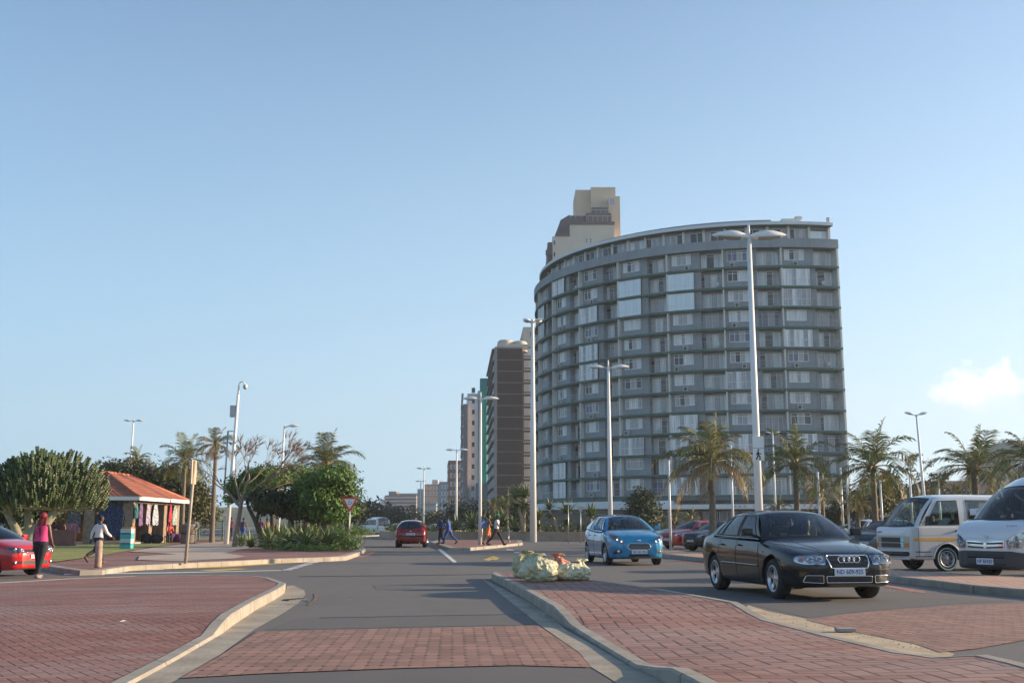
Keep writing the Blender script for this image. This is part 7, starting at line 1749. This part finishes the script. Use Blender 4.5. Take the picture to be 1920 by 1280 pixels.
cloth_piece('hanging_scarf', 'short turquoise scarf beside the purple patterned dress', 'scarf', .16, .1, 2.38, .4, .9, (.05, .25, .28), 'X', 11)
cloth_piece('hanging_dress', 'dark maroon dress in the front opening right of the large blue cloth', 'dress', -.85 - 3.9, .05, 2.36, .8, 1.5, (.14, .03, .05), 'Y', 12)
def boxes_thing(name, label, cat, loc, parts_, rz=0):
    t = thing(name, label, cat, loc, rz)
    for (nm, c_, d_, m) in parts_: b = MB(); b.box(c_, d_); b.build(nm, m, t, bevel=.015)
    return t
M_TQ = mat('turquoise_plastic', (.06, .38, .42), .5, var=.1); M_LB = mat('pale_blue_plastic', (.42, .58, .64), .5, var=.1)
p = P(237, 1028, .15)
_ds = boxes_thing('drawer_stack', 'turquoise and white stack of crates with food on top before the kiosk', 'crate stack', tuple(p), [('crate', (0, 0, .14), (.82, .6, .26), M_TQ), ('crate', (0, 0, .41), (.80, .6, .26), M_LB), ('crate', (0, 0, .68), (.82, .6, .26), M_TQ), ('crate', (0, 0, .95), (.80, .6, .25), M_LB), ('tray', (0, 0, 1.12), (.7, .5, .08), mat('yellow_red_goods', (.6, .25, .05), .6, var=.5, scale=9)), ('band', (0, -.305, .28), (.7, .01, .06), M_BLACK), ('band', (0, -.305, .82), (.7, .01, .06), M_BLACK)])
_ds.scale = (.64, .7, .86)
for i, (u, v, c1, lb) in enumerate(((285, 1018, (.03, .03, .04), 'black bags heaped by the right side of the kiosk'), (318, 1016, (.16, .16, .07), 'olive sack beside the seated vendor in red'), (330, 1016, (.10, .03, .12), 'purple bag on the ground at the far end of the kiosk'))):
    t = thing('goods_bag', lb, 'bag', tuple(P(u, v, .15))); b = MB(); 
    for k in range(3): b.ball((rnd(-.35, .35), rnd(-.2, .2), .26), (.38, .3, .28 + .05 * k), 12, 8)
    b.build('sack', mat('bag_cloth_%d' % i, c1, .9, var=.4, scale=5), t); b = MB(); b.tube([(-.12, 0, .5), (-.05, 0, .68), (.08, 0, .66), (.12, 0, .5)], .02, 6); b.build('handle', M_DGREY, t)
# low stone bins and posts right of the kiosk
t = thing('litter_bin', 'grey stone litter bin right of the kiosk', 'bin', tuple(P(352, 1018, .15))); b = MB(); b.lathe([(0, 0), (.42, 0), (.45, .1), (.42, 1.0), (.48, 1.05), (.46, 1.15), (.25, 1.18), (.22, 1.0), (0, 1.0)], seg=20); b.build('bin_body', mat('exposed_stone', (.17, .15, .13), .9, var=.4, scale=14), t); b = MB(); b.lathe([(.46, .55), (.475, .56), (.475, .68), (.46, .69)], seg=20); b.build('band', M_DGREY, t)
t = thing('fence_panel', 'short green post and rail fence right of the litter bin', 'fence', tuple(P(372, 1012, .15))); b = MB(); 
for x in (0, .9, 1.8): b.box((x, 0, .75), (.1, .1, 1.5))
b.build('post', mat('green_post', (.12, .20, .14), .7), t); b = MB(); b.box((.9, 0, 1.4), (1.9, .05, .06)); b.box((.9, 0, .9), (1.9, .05, .06)); b.build('rail', mat('green_post', (.12, .20, .14), .7), t)
# white wall glimpsed at the far left edge
b = MB(); p = P(0, 1012, .1); b.box((-3, 0, .9), (9.0, .2, 1.8)); o = b.build('boundary_wall', mat('whitewash', (.50, .50, .50), .8, var=.1)); o.location = (A(28, 900, 62).x - 1.5, 62, .1); tag(o, 'white boundary wall behind the red hatchback at the left edge', 'wall')
b = MB(); b.box((0, 0, .45), (6.0, .25, .9)); o = b.build('brick_wall', mat('red_brick_wall', (.22, .10, .08), .9, var=.2)); o.location = (A(45, 900, 60).x, 60, .1); tag(o, 'low red brick wall under the candelabra tree', 'wall')
# ------------------------------------------------------------------ people
def oval_loft(b, secs, seg=14):
    """secs: (centre, rx along x, ry along y); rings level with the ground, closed at both ends"""
    vs = [(c[0] + rx * math.cos(2 * PI * k / seg), c[1] + ry * math.sin(2 * PI * k / seg), c[2]) for c, rx, ry in secs for k in range(seg)]
    n = len(secs); b.add(vs, [(i * seg + k, i * seg + (k + 1) % seg, (i + 1) * seg + (k + 1) % seg, (i + 1) * seg + k) for i in range(n - 1) for k in range(seg)] + [tuple(range(seg))[::-1], tuple((n - 1) * seg + k for k in range(seg))], 0, True)
def fuse(b, name, m, parent, vox=.02, sm=2):
    o = b.build(name, m, None, fix=True)
    md = o.modifiers.new('r', 'REMESH'); md.mode = 'VOXEL'; md.voxel_size = vox; md.use_smooth_shade = True
    if sm: s_ = o.modifiers.new('s', 'SMOOTH'); s_.iterations = sm; s_.factor = .5
    dg = bpy.context.evaluated_depsgraph_get(); me = bpy.data.meshes.new_from_object(o.evaluated_get(dg)); o.modifiers.clear(); o.data = me
    if parent: o.parent = parent
    return o
SKIN = mat('brown_skin', (.085, .045, .030), .5, var=.08)
def person(label, loc, rz, H, legs=((25, 5), (-22, 25)), arms=((-20, 20), (20, 25)), shirt=None, sleeves='long', trousers=(.02, .02, .025), shorts=False, hair='short', shoes=(.03, .03, .03), group=None, build=1.0, cap=None, sit=False, bag=None, lean=.04, skin=None, vox=.02, detail=True):
    k = H / 1.75; skin = skin or SKIN
    def leg(s, a, bnd):
        hip = Vector((0, s * .095, .92)); a = R(a); c = a - R(bnd); kn = hip + Vector((math.sin(a), 0, -math.cos(a))) * .43; an = kn + Vector((math.sin(c), 0, -math.cos(c))) * .42; return [hip, kn, an]
    L2 = [leg(1, *legs[0]), leg(-1, *legs[1])]; low = min(q[2].z for q in L2) - .075
    if sit: low = L2[0][2].z - .075
    dz = Vector((0, 0, -low)); L2 = [[q + dz for q in l] for l in L2]; hz = .92 - low
    def T(p): return Vector(p) * k
    b = MB(); top = Vector((lean, 0, hz + .50))     # neck base
    torso = [((0, 0, hz - .10), .10, .15), ((0, 0, hz - .02), .125 * build, .175 * build), ((0, 0, hz + .08), .115 * build, .16 * build), ((.01, 0, hz + .20), .10 * build, .14 * build), ((lean * .5, 0, hz + .34), .115, .165), ((lean * .8, 0, hz + .45), .11, .185), ((lean, 0, hz + .51), .075, .14), ((lean, 0, hz + .55), .055, .06)]
    oval_loft(b, [(T(c), x * k, y * k) for c, x, y in torso])
    nk = Vector((lean, 0, hz + .53)); hd = Vector((lean + .02, 0, hz + .72))
    b.tube([T(nk), T((lean + .01, 0, hz + .63))], [.058 * k, .052 * k], 10)
    oval_loft(b, [(T(hd + Vector((x, 0, z))), rx * k, ry * k) for x, z, rx, ry in ((.015, -.115, .035, .03), (.02, -.10, .065, .05), (.012, -.06, .085, .065), (0, 0, .098, .076), (-.005, .05, .098, .078), (-.008, .09, .08, .065), (-.008, .115, .04, .035))], 16)
    b.ball(T(hd + Vector((.105, 0, -.025))), (.022 * k, .015 * k, .026 * k), 8, 6)
    for s in (1, -1): b.ball(T(hd + Vector((-.005, s * .08, -.01))), (.02 * k, .012 * k, .03 * k), 8, 6)
    for l in L2:
        hp, kn, an = l; m = hp.lerp(kn, .4)
        b.tube([T(hp + Vector((0, 0, .03))), T(m), T(kn)], [.090 * k * build, .082 * k * build, .056 * k], 12); c_ = kn.lerp(an, .35); b.tube([T(kn), T(c_ + Vector((-.012, 0, 0))), T(an)], [.056 * k, .054 * k, .036 * k], 12)
        d = (an - kn).normalized(); f = Vector((max(.55, d.z * -1), 0, 0)); tdir = Vector((-d.z, 0, d.x)); 
        b.tube([T(an + Vector((-.04, 0, -.035))), T(an + tdir * .07 + Vector((0, 0, -.045))), T(an + tdir * .17 + Vector((0, 0, -.05)))], [.038 * k, .038 * k, .022 * k], 8)
    AR = []
    for s, (ua, eb) in zip((1, -1), arms):
        sh = Vector((lean, s * .185, hz + .475)); a = R(ua); c = a + R(eb); el = sh + Vector((math.sin(a), s * .16, -math.cos(a))) * .285; wr = el + Vector((math.sin(c), -s * .02, -math.cos(c))) * .25; AR.append((sh, el, wr))
        b.tube([T(sh - Vector((0, s * .05, 0))), T(sh), T(sh.lerp(el, .5)), T(el)], [.06 * k, .056 * k, .046 * k, .038 * k], 10); b.tube([T(el), T(el.lerp(wr, .35)), T(wr)], [.038 * k, .037 * k, .025 * k], 10)
    sk = skin if shirt is None or sleeves != 'x' else skin
    body = fuse(b, 'person', skin, None, vox * k)
    # hands: palm and five fingers joined onto the body mesh
    h = MB()
    for s, (sh, el, wr) in zip((1, -1), AR):
        d = (wr - el).normalized(); sd = Vector((d.z * -1, 0, d.x)).normalized(); nrm = d.cross(sd)
        pm = wr + d * .045; h.tube([T(wr - d * .01), T(wr + d * .03), T(wr + d * .085)], [.024 * k, .036 * k, .034 * k], 10, flat=.5)
        for f in range(4):
            o_ = wr + d * .08 + sd * (.026 - f * .0175); ln = (.062, .075, .07, .055)[f]; curl = -s * nrm * .012
            h.tube([T(o_), T(o_ + d * ln * .5 + curl * .5), T(o_ + d * ln * .95 + curl * 2)], [.0095 * k, .0088 * k, .0065 * k], 6)
        o_ = wr + d * .025 + sd * .030; h.tube([T(o_), T(o_ + sd * .022 + d * .025), T(o_ + sd * .026 + d * .055)], [.011 * k, .010 * k, .008 * k], 6)
    hm = h.mesh('hands', skin); bm = bmesh.new(); bm.from_mesh(body.data); bm.from_mesh(hm); bm.to_mesh(body.data); bm.free(); bpy.data.meshes.remove(hm); body.data.polygons.foreach_set('use_smooth', [True] * len(body.data.polygons))
    if detail:
        e_ = MB()
        for s in (1, -1): e_.ball(T(hd + Vector((.088, s * .03, .015))), (.012 * k, .014 * k, .009 * k), 8, 6)
        e_.build('eyes', M_WHITE, body)
        q = MB(); q.tube([T(hd + Vector((.092, -.022, -.068))), T(hd + Vector((.098, 0, -.07))), T(hd + Vector((.092, .022, -.068)))], .006 * k, 5); q.build('mouth', mat('lip', (.10, .03, .025), .5, var=0), body)
    if trousers is not None:
        c = MB(); g = .016
        oval_loft(c, [(T(q), (x + g) * k, (y + g) * k) for q, x, y in [((0, 0, hz - .09), .11, .15), ((0, 0, hz - .01), .13 * build, .178 * build), ((0, 0, hz + .07), .118 * build, .163 * build), ((0, 0, hz + .10), .108 * build, .155 * build)]])
        for hp, kn, an in L2:
            end = hp.lerp(kn, .92) if shorts else an; rr = .062 if shorts else .052
            if shorts: c.tube([T(hp + Vector((0, 0, .02))), T(hp.lerp(kn, .4)), T(end)], [.112 * k, .112 * k, .105 * k], 12)
            else: c.tube([T(hp + Vector((0, 0, .02))), T(hp.lerp(kn, .4)), T(kn), T(kn.lerp(an, .35)), T(kn.lerp(an, .93))], [(.092 * build + g) * k, (.084 * build + g) * k, (.058 + g) * k, (.056 + g) * k, (.042 + g) * k], 12)
        fuse(c, 'shorts' if shorts else 'trousers', mat('cloth_%02d_%02d_%02d' % tuple(int(x * 99) for x in trousers), trousers, .9, var=.15, scale=4), body, vox * k)
    if shirt is not None:
        c = MB(); g = .018
        oval_loft(c, [(T(q), (x + g) * k, (y + g) * k) for q, x, y in torso[1:-1]])
        for sh, el, wr in AR:
            if sleeves == 'none': continue
            if sleeves == 'short': c.tube([T(sh - Vector((0, (sh.y > 0) * .1 - .05, 0))), T(sh), T(sh.lerp(el, .62))], [.07 * k, .07 * k, .062 * k], 10)
            else: c.tube([T(sh - Vector((0, (sh.y > 0) * .1 - .05, 0))), T(sh), T(el), T(el.lerp(wr, .92))], [.074 * k, .072 * k, .056 * k, .042 * k], 10)
        fuse(c, 'shirt', mat('cloth_%02d_%02d_%02d' % tuple(int(x * 99) for x in shirt), shirt, .9, var=.15, scale=4), body, vox * k)
    if shoes is not None:
        for l in L2:
            kn, an = l[1], l[2]; d = (an - kn).normalized(); tdir = Vector((-d.z, 0, d.x)); c = MB(); c.tube([T(an + Vector((-.05, 0, -.03))), T(an + tdir * .07 + Vector((0, 0, -.042))), T(an + tdir * .19 + Vector((0, 0, -.048)))], [.047 * k, .048 * k, .030 * k], 10); c.build('shoe', mat('shoe_%02d_%02d_%02d' % tuple(int(x * 99) for x in shoes), shoes, .6), body)
    hm_ = mat('black_hair', (.01, .01, .01), .9, var=0)
    c = MB()
    if hair == 'short': c.ball(T(hd + Vector((-.022, 0, .038))), (.096 * k, .084 * k, .090 * k), 14, 10); c.build('hair', hm_, body)
    elif hair == 'long_red':
        m = mat('red_braids', (.20, .012, .018), .7, var=.35, scale=12)
        c.ball(T(hd + Vector((-.02, 0, .035))), (.108 * k, .094 * k, .10 * k), 14, 10)
        for q in range(15):
            a = PI * (.5 + q / 14); x, y = math.cos(a) * .09, math.sin(a) * .0; y = (q - 7) / 7 * .09; xx = -.085 + .05 * abs(q - 7) / 7
            c.tube([T(hd + Vector((xx + .03, y, .02))), T(hd + Vector((xx - .02, y * 1.2, -.14))), T(hd + Vector((xx - .07, y * 1.35, -.32))), T(hd + Vector((xx - .09 + .02 * math.sin(q), y * 1.25, -.50 - .04 * math.cos(q * 2))))], [.022 * k, .024 * k, .022 * k, .010 * k], 6)
        c.build('hair', m, body)
    if cap:
        c = MB(); c.ball(T(hd + Vector((-.01, 0, .05))), (.108 * k, .092 * k, .085 * k), 14, 10); c.box(T(hd + Vector((.12, 0, .05))), (.10 * k, .12 * k, .012 * k)); c.build('cap', mat('cap_%02d%02d' % (int(cap[0] * 99), int(cap[1] * 99)), cap, .8), body)
    body.location = loc; body.rotation_euler = (0, 0, rz); tag(body, label, 'person', group); return body
BLUE1, BLUE2 = (.035, .07, .22), (.05, .11, .36)
person('woman in a bright pink top and black leggings with long red braids, seen from behind', tuple(P(72, 1083)), R(78), 1.52, ((8, 2), (-10, 8)), ((-8, 12), (10, 18)), (.68, .06, .20), 'none', (.022, .020, .024), hair='long_red', shoes=(.25, .20, .22), build=1.14, vox=.018, skin=mat('warm_brown_skin', (.17, .085, .055), .5, var=.08))
person('man in a white jacket and dark trousers walking past the timber bollard', tuple(P(182, 1057, .13)), R(60), 1.42, ((26, 12), (-28, 34)), ((-30, 20), (26, 30)), (.62, .60, .58), 'long', (.02, .022, .03), shoes=(.12, .05, .04), vox=.018)
zi = .145
person('man in dark navy work clothes walking on the left of the median', tuple(P(826, 1019.5, zi)), R(200), 1.74, ((12, 8), (-12, 14)), ((-14, 15), (14, 20)), (.03, .05, .17), 'long', (.02, .025, .06))
person('man in bright blue overalls walking on the median behind the navy one', tuple(P(841, 1019.5, zi)), R(170), 1.72, ((24, 5), (-26, 22)), ((-22, 25), (22, 20)), BLUE2, 'long', (.04, .09, .32))
person('shirtless man in orange shorts striding across the median', tuple(P(915, 1020.5, zi)), R(15), 1.70, ((16, 20), (-14, 18)), ((-24, 40), (22, 60)), None, 'none', (.72, .20, .06), shorts=True, shoes=(.05, .03, .02), skin=mat('warm_brown_skin', (.17, .085, .055), .5, var=.08))
person('man in a green cap and pale shirt striding right off the median', tuple(P(931, 1022, zi)), R(-12), 1.80, ((30, 6), (-28, 18)), ((-20, 15), (24, 20)), (.55, .56, .58), 'short', (.05, .03, .03), cap=(.03, .32, .12))
for (lb, u, v, H, sh, tr, rz) in (('person in a dark purple top walking away behind the bare tree', 432, 1011, 1.72, (.12, .03, .07), (.03, .03, .05), 95), ('person in blue trousers beside the bare tree trunk', 455, 1012, 1.66, (.10, .08, .10), (.04, .09, .34), 80), ('person in a purple pink top near the aloe bed', 487, 1010, 1.68, (.24, .04, .13), (.03, .02, .03), 100),
        ('person in a tan top in the shade near the aloe bed', 500, 1010, 1.66, (.26, .16, .09), (.05, .04, .04), 110), ('person in a red top seated behind the aloe bed', 571, 1008, 1.45, (.50, .06, .04), (.04, .03, .03), 250), ('person in a red and white top behind the aloe bed', 588, 1008, 1.60, (.55, .25, .22), (.04, .03, .03), 260), ('person in a dark top in the shade left of the give way sign', 634, 1008, 1.6, (.06, .04, .06), (.03, .03, .03), 240)):
    person(lb, tuple(P(u, v, .15)), R(rz), H * 1.0, ((14, 6), (-14, 16)), ((-12, 15), (12, 20)), sh, 'long', tr, group='people in the shade of the trees', vox=.035, detail=False)
for (lb, x, y, sh, rz, st_) in (('vendor in a coral red top sitting at the right side of the kiosk', .55, 5.4, (.62, .12, .09), -60, True), ('vendor in dark clothes standing inside the kiosk front opening', -2.0, .6, (.05, .04, .05), -90, False), ('vendor in a maroon top standing under the hanging dresses', -.9, 2.2, (.16, .04, .05), -40, False)):
    person(lb, (KX1 + x, KY0 + y, KZ + (.08 if not st_ else .0)), R(rz), 1.62, ((78, 80), (74, 78)) if st_ else ((4, 2), (-4, 4)), ((30, 40), (30, 40)), sh, 'long', (.05, .04, .06), group='vendors at the kiosk', vox=.03, detail=False, sit=st_)
boxes_thing('stool', 'small dark stool under the seated vendor in coral red', 'stool', (KX1 + .45, KY0 + 5.5, KZ), [('seat', (0, 0, .38), (.4, .4, .06), M_DGREY), ('leg', (-.15, -.15, .18), (.05, .05, .34), M_DGREY), ('leg', (.15, -.15, .18), (.05, .05, .34), M_DGREY), ('leg', (-.15, .15, .18), (.05, .05, .34), M_DGREY), ('leg', (.15, .15, .18), (.05, .05, .34), M_DGREY)])
person('person in a grey hooded top standing beside the stone litter bin', tuple(P(363, 1018, .15)), R(-80), 1.6, ((4, 2), (-4, 4)), ((10, 30), (10, 30)), (.24, .22, .22), 'long', (.20, .16, .12), vox=.03, detail=False)
# ------------------------------------------------------------------ sea air
b = MB(); b.box((0, 540, 60), (1500, 1180, 124)); hz_ = b.build('haze', None)
hz_.location = (0, 0, 0); hz_['kind'] = 'stuff'; hz_['label'] = 'thin pale sea haze over the whole street'; hz_['category'] = 'haze'
m = bpy.data.materials.new('haze'); m.use_nodes = True; m.node_tree.nodes.clear(); o_ = m.node_tree.nodes.new('ShaderNodeOutputMaterial'); v_ = m.node_tree.nodes.new('ShaderNodeVolumePrincipled')
v_.inputs['Color'].default_value = (.90, .95, 1, 1); v_.inputs['Density'].default_value = .0003; v_.inputs['Anisotropy'].default_value = .3
m.node_tree.links.new(v_.outputs[0], o_.inputs['Volume']); hz_.data.materials.clear(); hz_.data.materials.append(m)
